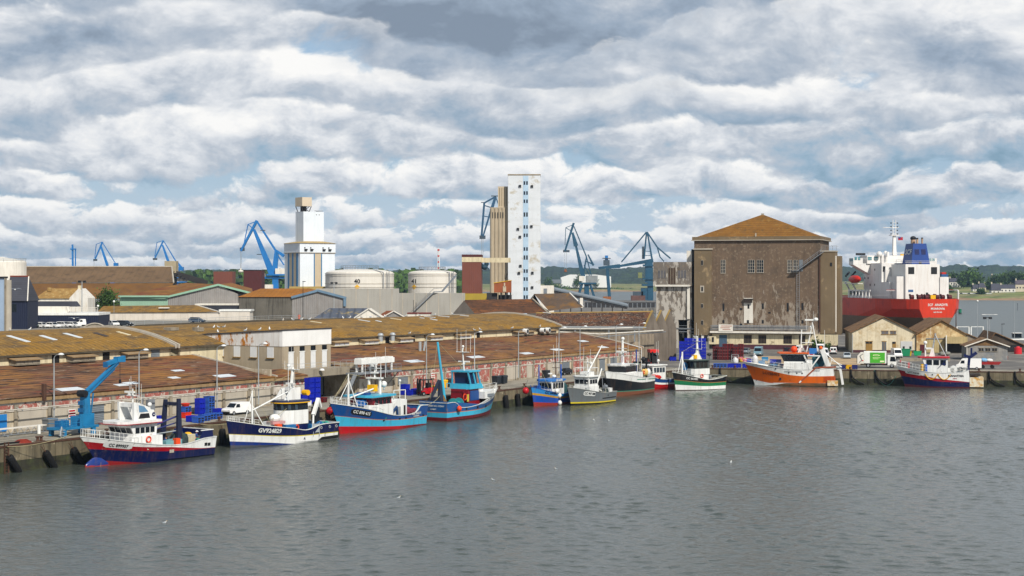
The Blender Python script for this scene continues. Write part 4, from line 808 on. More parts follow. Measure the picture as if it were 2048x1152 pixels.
b.drum(4.6, 2.4, 1.05, 1.7, paint('#2f8f95', .5, .1), -1.2, 'x'); b.ring(6.3, -1.85, 3.5, .5); b.netheap(3., .8, 1.8, 1.3, 2.6, mat('net_brown', '#6b5330', .95, 0, .5, 3.)); b.netheap(2.2, -1.4, 1.6, .8, 1.2, mat('net_grey', '#7d7d74', .95, 0, .4, 3.)); b.P('liferaft', YEL, ('t', (2.6, -1.9, 2.4), (3.3, -1.9, 2.4), .4, None, 10)); b.P('cabin_block', WHITE, ('b', 11.2, -1.2, 4.7, 1.4, 1.2, 1.1)); b.P('whaleback_grille', GREYM, ('b', 12.6, b.side(12.6, 3.3, -1)[1] - .02, 3.5, 2.2, .06, .5))
b.P('oval_patch', paint('#b7a93a', .6), ('b', 7.2, -1.84, 3.3, .5, .08, 1.2)); b.P('fender_ball', paint('#d8401c', .5, 0), ('s', (2.6, -3.2, 1.9), .42, .48), smooth=True)
b.transom_write('AVENTURIER DE L OCEAN', 2.4, .36, TW); b.transom_write('LORIENT', 1.85, .28, TW, 'home_port')
for x in (5., 8.4, 11.6): b.P('scupper', DARK, ('b', x, b.side(x, 1.75, -1)[1], 1.75, .35, .08, .35))
# --- 5 wooden blue boat
LB = hullpaint('#2a7fc0', .35); DB = hullpaint('#1247a0', .35); OY_ = hullpaint('#b58a2a', .4)
b = Boat('fishing_boat', 'wooden bright blue boat with ochre stripe, moored inside the grey boat', 'fishing boat', Axy(120.2, -3.3), Axy(131.6, -3.4), 4.4,
         [(0, 2.2), (.4, 1.9), (.75, 2.6), (1, 3.5)], [(hullpaint('#8a2a24', .5), [(0, .3), (.6, .45), (1, .8)]), (DB, [(0, 1.2), (.5, 1.2), (1, 2.1)]), (OY_, [(0, 1.45), (.5, 1.5), (1, 2.5)]), (LB, None)], rake=.9, bul=.5, full=3.0, cap='#1a4f9c')
b.house(3.0, 7.4, 1.5, 1.7, 4.3, W1, 3.0, 1.0, 4, 4, rake=.15, roof=paint('#2a6cb0', .5), over=.25, rt=.36, frontover=.3); txt('LES ALIZES', .5, TW, b.root, lambda x, y: Vector((5.2 - x, 1.77, 4.48 + y)), 'ship_name', .02)
b.P('post', paint('#1d4f9c', .5, .2), ('t', (9.9, .2, 2.), (9.9, .2, 7.4), .12), ('b', 9.9, .2, 3., .5, .5, 1.4), ('t', (2.2, .4, 2.), (2.2, .4, 7.2), .16)); b.mast(3.4, 4.4, 8.6, .12, RUST, cross=((6.6, .8), (7.6, .9)), ant=((0, .5, 6, 11.2), (0, -.5, 6, 10.8), (-.4, .9, 7.6, 9.4), (-1., -.4, 6.6, 12.4))); b.P('radar_dome', WHITE, ('s', (4.6, .3, 5.1), .42, .3), ('b', 5., -.3, 5.6, 1., .3, .2)); b.netheap(1.4, .1, 2.0, 1.3, 2.2, mat('net_dark_teal', '#22464a', .95, 0, .5, 3.)); b.rail(.72, .98, .5, m=paint('#1d4f9c', .5, .2), n=6)
b.write('CC 544981', 8.4, 2.3, .62, NAVY, slope=-.13); b.P('rigging', ROPE, ('t', (9.9, .2, 7.4), (11.9, 0, 3.4), .03), ('t', (9.9, .2, 7.4), (8.2, 1.5, 2.7), .03))
for x, lab in ((11.6, 0),): pass
# --- 6 grey boat
GH = hullpaint('#5f6568', .35, ); YL = hullpaint('#c6b21c', .4)
b = Boat('fishing_boat', 'grey hulled boat with yellow waterline and a thicket of white poles', 'fishing boat', Axy(125.7, -7.9), Axy(138.6, -8.5), 4.6,
         [(0, 1.9), (.35, 1.9), (.65, 2.4), (1, 3.35)], [(BLACK, [(0, .12), (.5, .2), (1, .35)]), (YL, [(0, .35), (.5, .43), (1, .6)]), (GH, None)], rake=1.3, bul=.6, full=2.4, cap='#8d8f8a')
b.P('superstructure', W1, ('y', [(5.8, 1.5), (9.4, 1.5), (9.2, 3.3), (5.8, 3.3)], -1.7, 1.7)); b.house(5.9, 9.1, 1.55, 3.2, 5.0, W1, 3.75, .75, 3, 3, rake=.1, roof=WHITE, over=.4, rt=.16, frontover=.4)
b.P('upper_bridge', W1, ('b', 7.2, 0, 5.5, 1.8, 2., .8), *[('t', (x, y, 5.1), (x, y, 6.6), .05) for x in (6., 8.8) for y in (-1.6, 1.6)], ('p', [(8.8, -1.6, 6.6), (8.8, 1.6, 6.6), (6., 1.6, 6.6), (6., -1.6, 6.6), (8.8, -1.6, 6.6)], .05))
b.P('outrigger', WHITE, ('t', (8.2, .4, 5.2), (3.8, 1.2, 10.6), .16, .09, 6)); b.P('outrigger', WHITE, ('t', (6.0, 1.2, 3.0), (2.6, .4, 6.2), .12)); b.P('boom', WHITE, ('t', (9.4, 1.2, 4.0), (4.4, 1.4, 2.2), .1)); b.mast(7., 5.6, 8.4, .1, cross=((7.6, .8),), ant=((0, .6, 7.6, 10), (.4, -.6, 6, 10.4)), dome=(-.6, .3, 7.4, .3))
b.P('fish_box', W1, ('b', 1.2, 1.0, 2., 1., 1.2, 1.2)); b.netheap(3.4, .6, 1.4, 1.2, 1.5, mat('net_grey', '#7d7d74', .95, 0, .4, 3.)); b.netheap(2.6, 1.3, 1.5, .6, 1.2, NET); b.P('hauler', STEEL, ('t', (4.2, 1.6, 1.5), (4., 1.9, 3.6), .1), ('t', (3.6, 2., 3.), (4.4, 2., 3.), .35, None, 10), ('t', (3., .9, 1.5), (3.2, .9, 4.6), .07)); b.P('guard_board', GALV, ('b', 9.7, 1.55, 2.7, 1.6, .06, .9)); b.rail(.62, .8, .8, n=4)
b.write('CC 907 888', 9.3, 2.0, .55, TB, slope=-.1, plate=(TW, 3.0, .8)); b.P('rubbing_strake', BLACK, ('p', [b.side(x, .95, 1, .05) for x in (.2, 2, 4, 5.4)], .07)); b.P('porthole', DARK, ('t', b.side(3.4, 1.4), b.side(3.4, 1.4, 1, .06), .14, None, 8))
# --- 7 black and white trawler
BK = hullpaint('#14161a', .35); RS = hullpaint('#6b3f2a', .7); GL = hullpaint('#2f7a66', .5)
b = Boat('fishing_trawler', 'white topped trawler with black waist, rusty boot and tall white mast', 'fishing boat', Axy(148.4, -3.8), Axy(164.2, -3.4), 6.0,
         [(0, 3.3), (.3, 3.2), (.7, 4.0), (1, 5.0)], [(RS, [(0, .75), (1, .9)]), (GL, [(0, .9), (1, 1.05)]), (BK, [(0, 2.35), (.5, 2.5), (1, 3.7)]), (W1, None)], rake=1.6, bul=.5, srake=.0)
b.P('pinstripe', GL, ('pr', [b.side(x, 2.75 + .03 * x, 1, .01) for x in (.2, 3, 6, 9)] + [b.side(x, 2.9 + .03 * x, 1, .01) for x in (9, 6, 3, .2)], [b.side(x, 2.75 + .03 * x, 1, .05) for x in (.2, 3, 6, 9)] + [b.side(x, 2.9 + .03 * x, 1, .05) for x in (9, 6, 3, .2)]))
b.shell(4.8, 13.6, 2.8, 4.4, W1, 'superstructure', .3, ywide=2.2); b.house(7.2, 12.0, 1.9, 4.3, 5.9, W1, 4.75, .85, 6, 4, rake=.4, roof=W1, over=.3, rt=.26, frontover=.3, band=mat('window_band', '#1b2026', .25, 0, .2, 2.)); b.P('cabin_trim', GL, ('b', 6.8, 0, 6.05, 1.6, 3.9, .2)); txt('BENVRACH', .5, TB, b.root, lambda x, y: Vector((9.6 - x, 2.22, 6.03 + y)), 'ship_name', .01)
b.mast(9.6, 6.1, 10.8, .36, cross=((8.3, 1.4), (9.2, .9)), ant=((0, 1.2, 6.2, 12), (-.9, -.6, 6.2, 10.6), (1.6, 0, 6.2, 10)), radar=(8.6, 2.2), dome=(-.1, 0, 11.1, .36), lean=.0)
b.P('stay', WHITE, ('t', (9.6, 0, 10.4), (1.6, .4, 9.0), .08), ('t', (1.6, .4, 9.0), (1.6, .4, 4.), .06), ('t', (2.6, 0, 4.), (2.4, 0, 8.2), .07))
b.P('stern_gear', DARK, ('b', .6, 0, 6.0, 1.3, 3.4, .35), ('t', (1., 1.2, 3.), (1., 1.2, 7.), .22), ('t', (-.2, -1.2, 3.), (-.2, -1.2, 6.8), .22), ('s', (1.2, .6, 6.7), .55), ('s', (-.6, .9, 4.0), .9)); FB = paint('#c8a860', .6, .1)
for x in (4.1, 3.0): b.P('float', FB, ('s', (x, 2.0, 4.2), .5, .75), smooth=True)
b.P('float', W1, ('s', (1.8, 2.0, 4.2), .5, .75), smooth=True); b.ring(4.6, 2.35, 4.3, .3); b.rail(.02, .24, 1.0, n=5); b.P('flag', mat('flag_stripes', '#a9a3a8', .8, 0, .3, 4.), ('b', 11.8, 1., 7.2, .9, .05, 1.4))
b.P('stern_rudder_box', mat('rust_stained_white', '#cfc9b4', .7, 0, .1, 1., patch=('#b98a3c', 1.2, .55, .1)), ('b', -.7, 0, 1.55, 1.1, 3.4, 1.9), RS, ('b', -.7, 0, .3, 1.1, 3.4, .7))
# --- 8 blue, white and red
b = Boat('fishing_boat', 'small blue boat with white stripe and red lower hull tucked behind the green hulled boat', 'fishing boat', (24.6, 339.2), (32.8, 346.8), 4.2,
         [(0, 2.0), (.4, 2.1), (.7, 2.9), (1, 4.0)], [(hullpaint('#9c1013', .35), [(0, .9), (.5, 1.1), (1, 2.3)]), (W1, [(0, 1.2), (.5, 1.5), (1, 2.8)]), (hullpaint('#153c72', .3), None)], rake=1.2, bul=.7)
b.house(2.4, 6.4, 1.5, 1.9, 4.9, W1, 3.5, 1.0, 4, 3, rake=.1, roof=WHITE, over=.25, rt=.2, frontover=.4, gl=glass('#39424a')); b.P('post', paint('#1d3f86', .5, .2), ('t', (10., .2, 2.6), (10., .2, 8.4), .14)); b.mast(3.4, 5., 8.6, .07, STEEL, cross=((7.4, .8),), ant=((.2, .5, 7, 10), (-.4, -.6, 7, 9.8)), dome=(.4, .7, 5.9, .3)); b.P('net', mat('net_red_bright', '#b01c12', .9, 0, .3, 3.), ('s', (6.0, 1.2, 2.6), 1.0, .6), ('s', (5., 1.5, 2.5), .9, .5)); b.P('marker_drum', YEL, ('t', (1.8, .6, 2.), (1.8, .6, 4.4), .25, None, 8)); b.rail(.66, .95, .9, m=paint('#274a86', .5), n=5); b.write('CC 175255', 8.4, 2.45, .5, TW, slope=-.14, bold=.02)
# --- 9 black, green and white
GN = hullpaint('#0f6b42', .3)
b = Boat('fishing_trawler', 'black and green trawler with white lower hull, moored at the inner corner of the basin', 'fishing boat', (33.6, 338.4), (43.4, 345.6), 4.6,
         [(0, 2.7), (.15, 2.3), (.45, 2.1), (.75, 2.9), (1, 3.8)], [(hullpaint('#3a1a18', .6), [(0, .05), (1, .15)]), (W1, [(0, .75), (.5, .8), (1, 1.25)]), (GN, [(0, 1.45), (.5, 1.5), (1, 2.2)]), (OL, [(0, 1.53), (.5, 1.58), (1, 2.28)]), (hullpaint('#101418', .3), None)], rake=1.0, bul=.9, deck='#2c6b4e', full=2.8)
b.shell(4.6, 8.6, 1.5, 3.2, W1, 'superstructure', .3, ywide=1.7); b.P('upper_house', W1, ('z', [(4.4, -1.8), (8.4, -1.8), (8.9, -1.1), (8.9, 1.1), (8.4, 1.8), (4.4, 1.8)], 3.2, 4.4)); b.house(4.6, 8.4, 1.7, 4.4, 6.1, mat('wheel_grey', '#3c4442', .4), 4.6, 1.25, 3, 3, rake=.5, roof=paint('#4c5a54', .5), over=.5, rt=.16, frontover=.6, gl=glass('#2a2622'))
b.mast(6.2, 6.2, 11., .3, cross=((8.4, 1.3), (10.0, .9)), ant=((0, 1.3, 8.4, 11.6), (0, -1.3, 8.4, 11.4), (.2, .5, 10, 12.6), (-.1, -.4, 10, 13.8)), radar=(11., 1.1), lean=.1); b.P('mast_foot', W1, ('y', [(5.0, 6.2), (8.6, 6.2), (6.6, 7.6), (6.2, 9.4), (5.8, 7.4)], -.15, .15)); b.P('liferaft', YEL, ('b', 7.0, 0, 6.8, .8, .8, .8)); b.P('foremast', WHITE, ('t', (10.4, 0, 3.), (10.4, 0, 7.9), .24, .18), ('t', (9.8, .8, 3.), (10.4, 0, 6.8), .07), ('t', (11.6, 0, 3.6), (10.4, 0, 7.6), .07)); b.drum(9.4, 4.9, .8, .4, paint('#1d5f93', .6, .1), -.4); b.ring(6.6, 1.85, 2.9, .34); b.drum(3.6, 2.2, .8, 1.6, STEEL); b.netheap(2.4, .4, 1.6, 1.2, 1., mat('net_grey', '#7d7d74', .95, 0, .4, 3.)); b.P('stern_frame', mat('pale_timber', '#9a9a8c', .8), ('bar', (.3, 2.1, 2.7), (2.6, 2.2, 2.5), .2, .2), ('bar', (.3, -2.1, 2.7), (.3, 2.1, 2.7), .2, .2), ('bar', (2.6, 2.2, 2.5), (3.6, 1.6, 1.5), .2, .2)); b.rail(.7, .97, .8, n=5); b.P('antenna_plate', DARK, ('s', (3.6, .8, 7.2), .5, .3), ('t', (3.6, .8, 3.), (3.6, .8, 7.), .06))
b.write('CC 661051', 9.3, 2.42, .55, TW, slope=-.12, bold=.025); b.P('rigging', ROPE, ('t', (10.4, 0, 7.9), (6.4, 0, 9.6), .025))
# --- 10 orange trawler
OR = hullpaint('#c05606', .3); OD = hullpaint('#b03e08', .35)
b = Boat('fishing_trawler', 'orange hulled trawler with white topsides and orange wheelhouse roof', 'fishing boat', Bxy(13.4, -4.4), Bxy(30.6, -4.4), 6.4,
         [(0, 4.0), (.25, 3.6), (.5, 3.5), (.72, 3.9), (1, 4.9)], [(hullpaint('#6a4a2e', .7, patch=('#3c3a26', .7, .55, .1)), [(0, .7), (.6, .6), (.75, .15), (1, -.1)]), (W1, [(0, .72), (.74, .62), (.8, .5), (1, 1.15)]), (OR, [(0, 2.25), (.35, 2.15), (.6, 2.5), (1, 4.35)]), (W1, None)], rake=2.4, bul=.5, srake=-.6, full=2.7)
b.P('superstructure', W1, ('y', [(5.2, 3.0), (11.2, 3.1), (10.8, 5.0), (5.2, 5.0)], -2.3, 2.6)); b.house(6.0, 10.9, 2.1, 4.9, 6.9, W1, 5.35, 1.2, 4, 4, rake=.75, roof=paint('#cf5a12', .4, .05), over=.45, rt=.22, frontover=.7, band=mat('window_band', '#1b2026', .25, 0, .2, 2.))
b.P('deck_frame', W1, ('bar', (5.4, 2.4, 3.6), (6.6, 2.2, 6.6), .6, .25), ('bar', (5.4, 2.4, 3.6), (3.4, 2.2, 6.4), .5, .25), ('b', 4.6, 2.3, 6.5, 2.8, .3, .25), ('b', 5.6, 0, 4.4, 1.4, 4.2, 2.4)); b.P('liferaft', paint('#d1481c', .5), ('s', (8.8, .9, 7.8), .75, .7), smooth=True); b.P('liferaft', paint('#2a6cb0', .5), ('b', 4.8, .4, 7.4, 1.6, 1.4, 1.2))
b.mast(6.2, 7.1, 14.0, .14, cross=((11.2, 1.), (9.2, 1.)), ant=((0, .5, 12, 15.6), (-1.5, 0, 10, 16)), radar=(12.7, 2.6), lean=-1.4); b.P('mast_leg', WHITE, ('t', (7.4, .8, 7.1), (7.2, .5, 12.), .12), ('t', (3.6, .4, 6.6), (5., .2, 13.6), .12), ('t', (7.9, .8, 7.1), (7.2, .5, 8.6), .2), ('b', 6.4, .3, 11.2, 2., .9, .15), ('b', 6., .3, 9.2, 2.6, .9, .12)); b.P('radar_dome', WHITE, ('s', (4.2, .4, 14.2), .5, .42), ('b', 5.2, .3, 14.1, 2.6, .5, .35), smooth=False)
b.P('stern_gantry', W1, ('bar', (2.9, 2.5, 7.9), (1.5, 2.6, 4.0), .45, .8), ('bar', (2.9, -2.5, 7.9), (1.5, -2.6, 4.0), .45, .8), ('b', 2.9, 0, 7.8, .6, 5., .5), paint('#cf5a12', .4, .05), ('s', (3.1, 2.5, 8.2), .4)); b.P('gallows', WHITE, ('t', (2.9, 2.4, 7.8), (-1.2, 2.4, 4.2), .09), ('t', (2.4, 2.0, 6.2), (-1.3, 2., 4.6), .07), ('t', (1.2, 2.4, 4.2), (.8, 2.4, 6.), .07), ('b', .2, 2.3, 4.2, 3., .5, .15)); b.drum(3.6, 5.4, 1.5, 3., paint('#24525e', .6, .1)); b.P('stern_chute', W1, ('bar', (-1.0, 2.0, 3.6), (-1.5, 2.0, .4), .6, .5), ('bar', (-.2, 1.8, 3.9), (-1.0, 2.0, 3.6), .6, .4)); b.P('fender_beam', hullpaint('#8a4226', .6), ('bar', b.side(4.2, 3.6, 1, .06) + Vector((0, 0, .4)), b.side(-.1, 3.8, 1, .06) + Vector((0, 0, .4)), .15, .32), ('bar', b.side(7.4, .9, 1, .05), b.side(4.2, 3.6, 1, .06) + Vector((0, 0, .3)), .14, .3), W1, ('bar', b.side(7.6, .75, 1, .07), b.side(7.2, 1.15, 1, .07), .16, .3)); b.P('rusty_platform', mat('rust_stained_white', '#cfc9b4', .7, 0, .1, 1., patch=('#b98a3c', 1.2, .55, .1)), ('b', .6, 3.05, .75, 2.2, .5, 1.1)); b.P('grating', OD, *[('b', .1 + .28 * k, b.side(.3 + .28 * k, 1.6)[1] + .02, 1.6, .12, .1, 1.0) for k in range(9)])
b.rail(.52, .99, 1.1, n=9); b.P('life_rack', paint('#c64a18', .5), ('b', 10.2, 1.9, 4.2, 1.8, .7, .5)); b.write('LO788403', 13.6, 2.55, .85, hullpaint('#4a2208', .5), slope=-.1, bold=.02); b.write('VIKING STEPHEN', 8.9, 3.1, .5, paint('#8f9296', .5), slope=0., name='ship_name'); b.write('LORIENT', 4.0, 3.35, .36, paint('#8f9296', .5), name='home_port'); b.P('hawse_hole', DARK, ('b', 11.6, b.side(11.6, 1.5)[1], 1.5, .4, .1, .5))
for x, z in ((12.6, 3.65), (9.8, 2.85), (8.1, 2.8), (7., 2.75)): b.P('porthole', DARK, ('t', b.side(x, z), b.side(x, z, 1, .05), .16, None, 8))
# --- 11 white, red and navy boat at right
b = Boat('fishing_trawler', 'white, red and navy boat with yellow hanging rope before the pale warehouses', 'fishing boat', Bxy(45.0, -3.7), Bxy(58.4, -3.8), 5.4,
         [(0, 3.7), (.2, 3.2), (.5, 3.1), (.75, 3.5), (1, 4.35)], [(hullpaint('#4a1420', .5), [(0, .25), (.6, .3), (1, .6)]), (NV, [(0, 1.2), (.5, 1.35), (1, 2.3)]), (RD, [(0, 1.25), (.5, 1.95), (.75, 2.6), (1, 3.6)]), (W1, None)], rake=1.7, bul=.5, srake=-.4, full=2.7)
b.house(4.6, 9.4, 1.8, 3.0, 6.2, W1, 4.75, 1.05, 3, 3, rake=.5, roof=paint('#b01c28', .4, .05), over=.35, rt=.3, frontover=.9); b.P('emblem', NAVY, ('t', (5.3, 1.83, 4.9), (5.3, 1.87, 4.9), .28, None, 12)); b.P('diagonal_stripe', NAVY, ('pr', [(6.6, 1.82, 4.), (6.75, 1.82, 4.), (5., 1.82, 5.9), (4.8, 1.82, 5.9)], [(6.6, 1.86, 4.), (6.75, 1.86, 4.), (5., 1.86, 5.9), (4.8, 1.86, 5.9)])); b.mast(7.9, 6.5, 11.4, .2, GALV, cross=((11.2, .8), (9.6, .5)), ant=((.2, .4, 11, 12.6),), lean=-.8); b.P('mast_stay', GALV, ('t', (7.2, .2, 11.2), (5.0, 1., 6.6), .1)); b.P('funnel', W1, ('y', [(7.2, 6.5), (8.4, 6.5), (7.9, 8.2), (7.5, 8.2)], -.4, .4)); b.P('searchlight_post', W1, ('t', (9.2, .9, 6.5), (9.2, .9, 9.), .18), ('s', (9.2, .9, 9.4), .4), ('b', 8.5, .9, 8.2, 1.2, .7, .35)); b.rail(.60, .99, 1.2, n=10); b.rail(.02, .3, 1.2, n=6); b.P('post_flag', paint('#b01c28', .5), ('b', 12.6, 1., 4.6, .4, .2, 1.2), ('b', 14.3, .3, 5.4, .3, .2, .4)); b.P('barrel', YEL, ('t', (9.9, 1.9, 3.2), (9.9, 1.9, 4.9), .3, None, 10)); b.P('barrel', paint('#2a5cb8', .5), ('t', (9.1, 1.9, 3.2), (9.1, 1.9, 4.9), .3, None, 10)); b.netheap(12., .9, 3.0, .9, .9, NETG); b.P('ramp', GALV, ('bar', (11.8, .3, 4.8), (10.6, .6, 3.8), .6, .1)); b.P('stern_drum', WHITE, ('t', (3.4, -1.2, 3.8), (3.4, 1.6, 3.8), .75, None, 14), ('b', 4., 1., 3.6, 1.4, 1.2, 1.)); b.P('knuckle_crane', NAVY, ('t', (.6, 1.2, 2.6), (.2, 1., 6.4), .35, .3), ('bar', (.2, 1., 6.4), (-1.2, .6, 7.4), .7, .6), ('bar', (.2, 1., 6.4), (1.4, 1.2, 6.9), .6, .6), ('bar', (-.2, 1., 6.9), (-.2, 1., 8.4), .4, .4)); b.P('stern_box', mat('rust_stained_white', '#cfc9b4', .7, 0, .1, 1., patch=('#b98a3c', 1.2, .55, .1)), ('b', -1.2, .2, 1.25, 2.8, 4.4, 2.0)); b.P('stern_platform', mat('dark_timber', '#2e2620', .8), ('b', -.9, .2, 2.75, 2.2, 4.0, .3), RUST, ('b', -.5, 1., 2.4, .8, 1.6, .6))
b.P('hanging_rope', paint('#cf9a10', .6, 0), ('p', [b.side(9.3 - 5.2 * k / 16, 2.9 - 1.15 * abs(math.sin(math.pi * k / 8)) ** .8, 1, .1) for k in range(17)], .09)); b.write('LO730698', 11.7, 3.05, .55, TB, slope=-.14, plate=(TW, 3.3, .75)); b.write('MANATHIA', 3.0, 2.55, .62, TB, name='ship_name', bold=.015); b.write('AURAY', 3.2, 1.98, .28, RD, name='home_port')
for x in (7.8, 6.6): b.P('porthole', DARK, ('t', b.side(x, 2.75), b.side(x, 2.75, 1, .05), .15, None, 8))
# loose floats hung beside the boats
for lab, p, m, r_ in (('large red mooring buoy against the quay wall ahead of the turquoise trawler', A(s_of(660, -1.1), -1.1) , paint('#a8141c', .4, 0), .62), ('red mooring buoy at the bow of the wooden blue boat', A(118.2, -2.8), paint('#a8141c', .4, 0), .6)):
    bu = thing('mooring_buoy', lab, 'buoy', (p.x, p.y, zat(825 if 'turq' in lab else 784, 13.4 if 'turq' in lab else 11.3)), 0, 'red mooring buoys'); part(bu, 'ball', m, ('s', (0, 0, 0), r_, r_ * 1.05, 14, 9), smooth=True); part(bu, 'eye', DARK, ('t', (0, 0, r_), (0, 0, r_ + .3), .12), ('t', (0, 0, r_ + .25), (.4, .8, r_ + 1.3), .03))
for (x, y_, z), lab in (((-2.6, 2.5, 2.6), 'upper white fender ball between the grey boat and wooden blue boat'), ((-1.6, 2.6, 1.7), 'middle white fender ball between the grey boat and wooden blue boat'), ((-1.5, 2.5, .4), 'white fender ball floating low at the grey boat stem')):
    p = A(127.2 + x, -5.6, 0); fb = thing('fender_ball', lab, 'fender', (p.x, p.y, z), 0, 'white fender balls'); part(fb, 'ball', WHITE, ('s', (0, 0, 0), .4, .46), smooth=True); part(fb, 'lanyard', ROPE, ('t', (0, 0, .4), (0.2, 0, 1.2), .04))
# mooring lines
def line(lab, a, b_, sag, m=ROPE, r=.035):
    a, b_ = Vector(a), Vector(b_); pts = [a.lerp(b_, k / 10) - Vector((0, 0, sag * 4 * (k / 10) * (1 - k / 10))) for k in range(11)]
    tag(part(None, 'mooring_line', m, ('p', pts, r, 4)), lab, 'rope', 'mooring lines')
line('pale mooring line from the red hulled trawler bow past the fender tubes', BT1.root.matrix_basis @ Vector((21.4, 0, 4.2)), A(-2, .7, .3), .7)
line('slack mooring line between the red hulled trawler stern and dark blue bow', A(38.6, -3.6, 0.2), A(33.5, .6, .3), .4)
line('green mooring line hanging at the dark blue trawler stern', A(57, -1.5, -.8), A(58.2, .6, .5), .7, paint('#5f8a78', .9))
line('mooring line from the turquoise trawler stern to the stern facing trawler', A(80.6, -6.4, -.2), A(86.4, -5.4, .9), .35)
line('mooring line from the wooden blue boat bow to the quay', A(119.4, -3.2, .3), A(123., .7, .4), .3)
line('green line looping down the cross quay wall left of the white topped boat', Bq(38.6, -.5, .0), Bq(43.2, -.6, -1.2), 2.6, paint('#4c8a78', .9), .05)
# ---------------------------------------------------------------- crates and tubs
def crate_mesh(m, w=1.2, d=1.0, h=.78, lid=False, grid=False):
    mb = MB(); mb.use(m); t = .05
    mb.b(0, -d / 2 + t / 2, h / 2 + .06, w, t, h - .12); mb.b(0, d / 2 - t / 2, h / 2 + .06, w, t, h - .12); mb.b(-w / 2 + t / 2, 0, h / 2 + .06, t, d - 2 * t, h - .12); mb.b(w / 2 - t / 2, 0, h / 2 + .06, t, d - 2 * t, h - .12); mb.b(0, 0, .16, w - .1, d - .1, .06)
    for sx in (-1, 0, 1):
        mb.b(sx * (w / 2 - .1), 0, .06, .16, d * .92, .12)
    for sy in (-1, 1):
        mb.b(0, sy * (d / 2 + .012), h - .05, w + .05, .05, .1); mb.b(sy * (w / 2 + .012), 0, h - .05, .05, d + .05, .1)
        for k in range(4): mb.b(-w / 2 + w * (k + .5) / 4, sy * (d / 2 + .012), h / 2, .05, .03, h - .2); mb.b(sy * (w / 2 + .012), -d / 2 + d * (k + .5) / 4, h / 2, .03, .05, h - .2)
    if lid: mb.b(0, 0, h + .03, w + .06, d + .06, .06)
    if grid:
        mb.use(DARK)
        for sy in (-1, 1):
            for k in range(2):
                for j in (0, 1): mb.b(-w / 4 + w / 2 * k, sy * (d / 2 + .014), .27 + .27 * j, w * .36, .03, .17)
        mb.use(m)
    return mb
CM = {}
def crate(label, loc, rz, kind='blue', group='fish crates', name='fish_crate', sc=1.):
    if kind not in CM:
        m = {'blue': BLUE, 'pale': paint('#2a55a8', .5, .1), 'red': REDC, 'grey': paint('#a9aaab', .6, .1), 'orange': paint('#c62f14', .5, .05), 'yellow': YEL, 'sky': paint('#2a78a8', .5, .1), 'navy': paint('#15205e', .5, .1), 'white': WHITE}[kind]
        o = crate_mesh(m, grid=kind in ('red', 'pale', 'grey')).build(name); CM[kind] = o
    else:
        o = CM[kind].copy(); COL.objects.link(o)
    o.name = name; o.location = loc; o.rotation_euler[2] = rz; o.scale = (sc, sc, sc); return tag(o, label, 'crate', group)
def col(u, v, n, kinds, where, rz=None, sc=1., dx=0., z0=None):
    p = at(u, v, QZ); p.z = QZ + .03
    for k in range(n):
        kd = kinds[k % len(kinds)] if isinstance(kinds, (list, tuple)) else kinds
        lab = (f'{kd} fish crate {where}' if n == 1 else f'{kd} crate, {"bottom" if k == 0 else "top" if k == n - 1 else ORD[k] + " up"} in the stack {where}').replace('sky ', 'light blue ').replace('pale ', 'faded blue ').replace('navy ', 'dark blue ')
        crate(lab, p + Vector((0, 0, .78 * sc * k)), ANGA if rz is None else rz, kd, sc=sc)
col(195, 842, 2, ('blue', 'grey'), 'between the blue crane and the wall')
col(209, 839, 1, 'pale', 'beside the grey topped pair at the wall'); col(222, 843, 4, 'blue', 'of four behind the red hulled trawler mast', sc=1.1)
col(319, 843, 1, 'blue', 'standing alone before the bare beige wall')
col(371, 836, 2, ('orange', 'pale'), 'under the round red tub', sc=1.05)
col(400, 829, 3, 'blue', 'between the red tub and the open sided stack'); col(418, 826, 3, ('pale', 'pale', 'pale'), 'with open sides beside the white van', sc=1.05)
for i, (u, v, kd) in enumerate(((384, 844, 'blue'), (396, 846, 'pale'), (409, 842, 'pale'), (421, 839, 'pale'), (433, 838, 'pale'))): col(u, v, 1, kd, f'{ORD[i]} along the row on the quay edge under the taller stacks', sc=1.1)
col(437, 829, 1, 'blue', 'against the nose of the white van', sc=1.1)
for i, (u, v) in enumerate(((478, 812), (492, 811), (505, 808))): col(u, v, 2, 'blue' if i < 2 else 'pale', f'behind the white van roof, {ORD[i]} stack', sc=1.1)
for i, (u, v, n) in enumerate(((605, 810, 2), (619, 808, 5), (631, 807, 5))): col(u, v, n, 'blue', f'in the loading bay, {ORD[i]} of three', sc=1.05)
col(612, 813, 1, 'white', 'in front of the loading bay stacks', sc=1.1); col(645, 805, 1, 'red', 'on the floor inside the dark loading bay')
col(810, 790, 2, 'blue', 'by the brick wall, shorter than its neighbour', sc=1.15); col(823, 791, 1, 'blue', 'in the middle of the trio left of the forklift', sc=1.15); col(832, 788, 1, 'blue', 'nearest the forklift mast', sc=1.15)
col(742, 778, 2, 'yellow', 'behind the turquoise trawler wheelhouse', sc=1.1); col(757, 777, 2, ('yellow', 'blue'), 'of mixed colours behind the turquoise trawler mast', sc=1.1)
col(873, 781, 1, 'yellow', 'just past the forklift', sc=1.1); col(680, 790, 1, 'orange', 'against the peeling white wall past the loading bay', sc=1.1); col(1156, 742, 1, 'blue', 'by the wall behind the grey boat')
tb = thing('round_tub', 'round red tub on top of the stacked crates by the beige wall', 'tub', at(371, 836, QZ) + Vector((0, 0, .03 + 1.64)), ANGA); part(tb, 'bowl', paint('#c62f14', .5, .05), ('l', [(0, .05), (.4, .06), (.62, .4), (.68, .42), (.44, 0), (0, 0)], (0, 0, 0), 16)); part(tb, 'lid', paint('#c62f14', .5, .05), ('l', [(0, .5), (.5, .46), (.64, .4)], (0, 0, 0), 16))
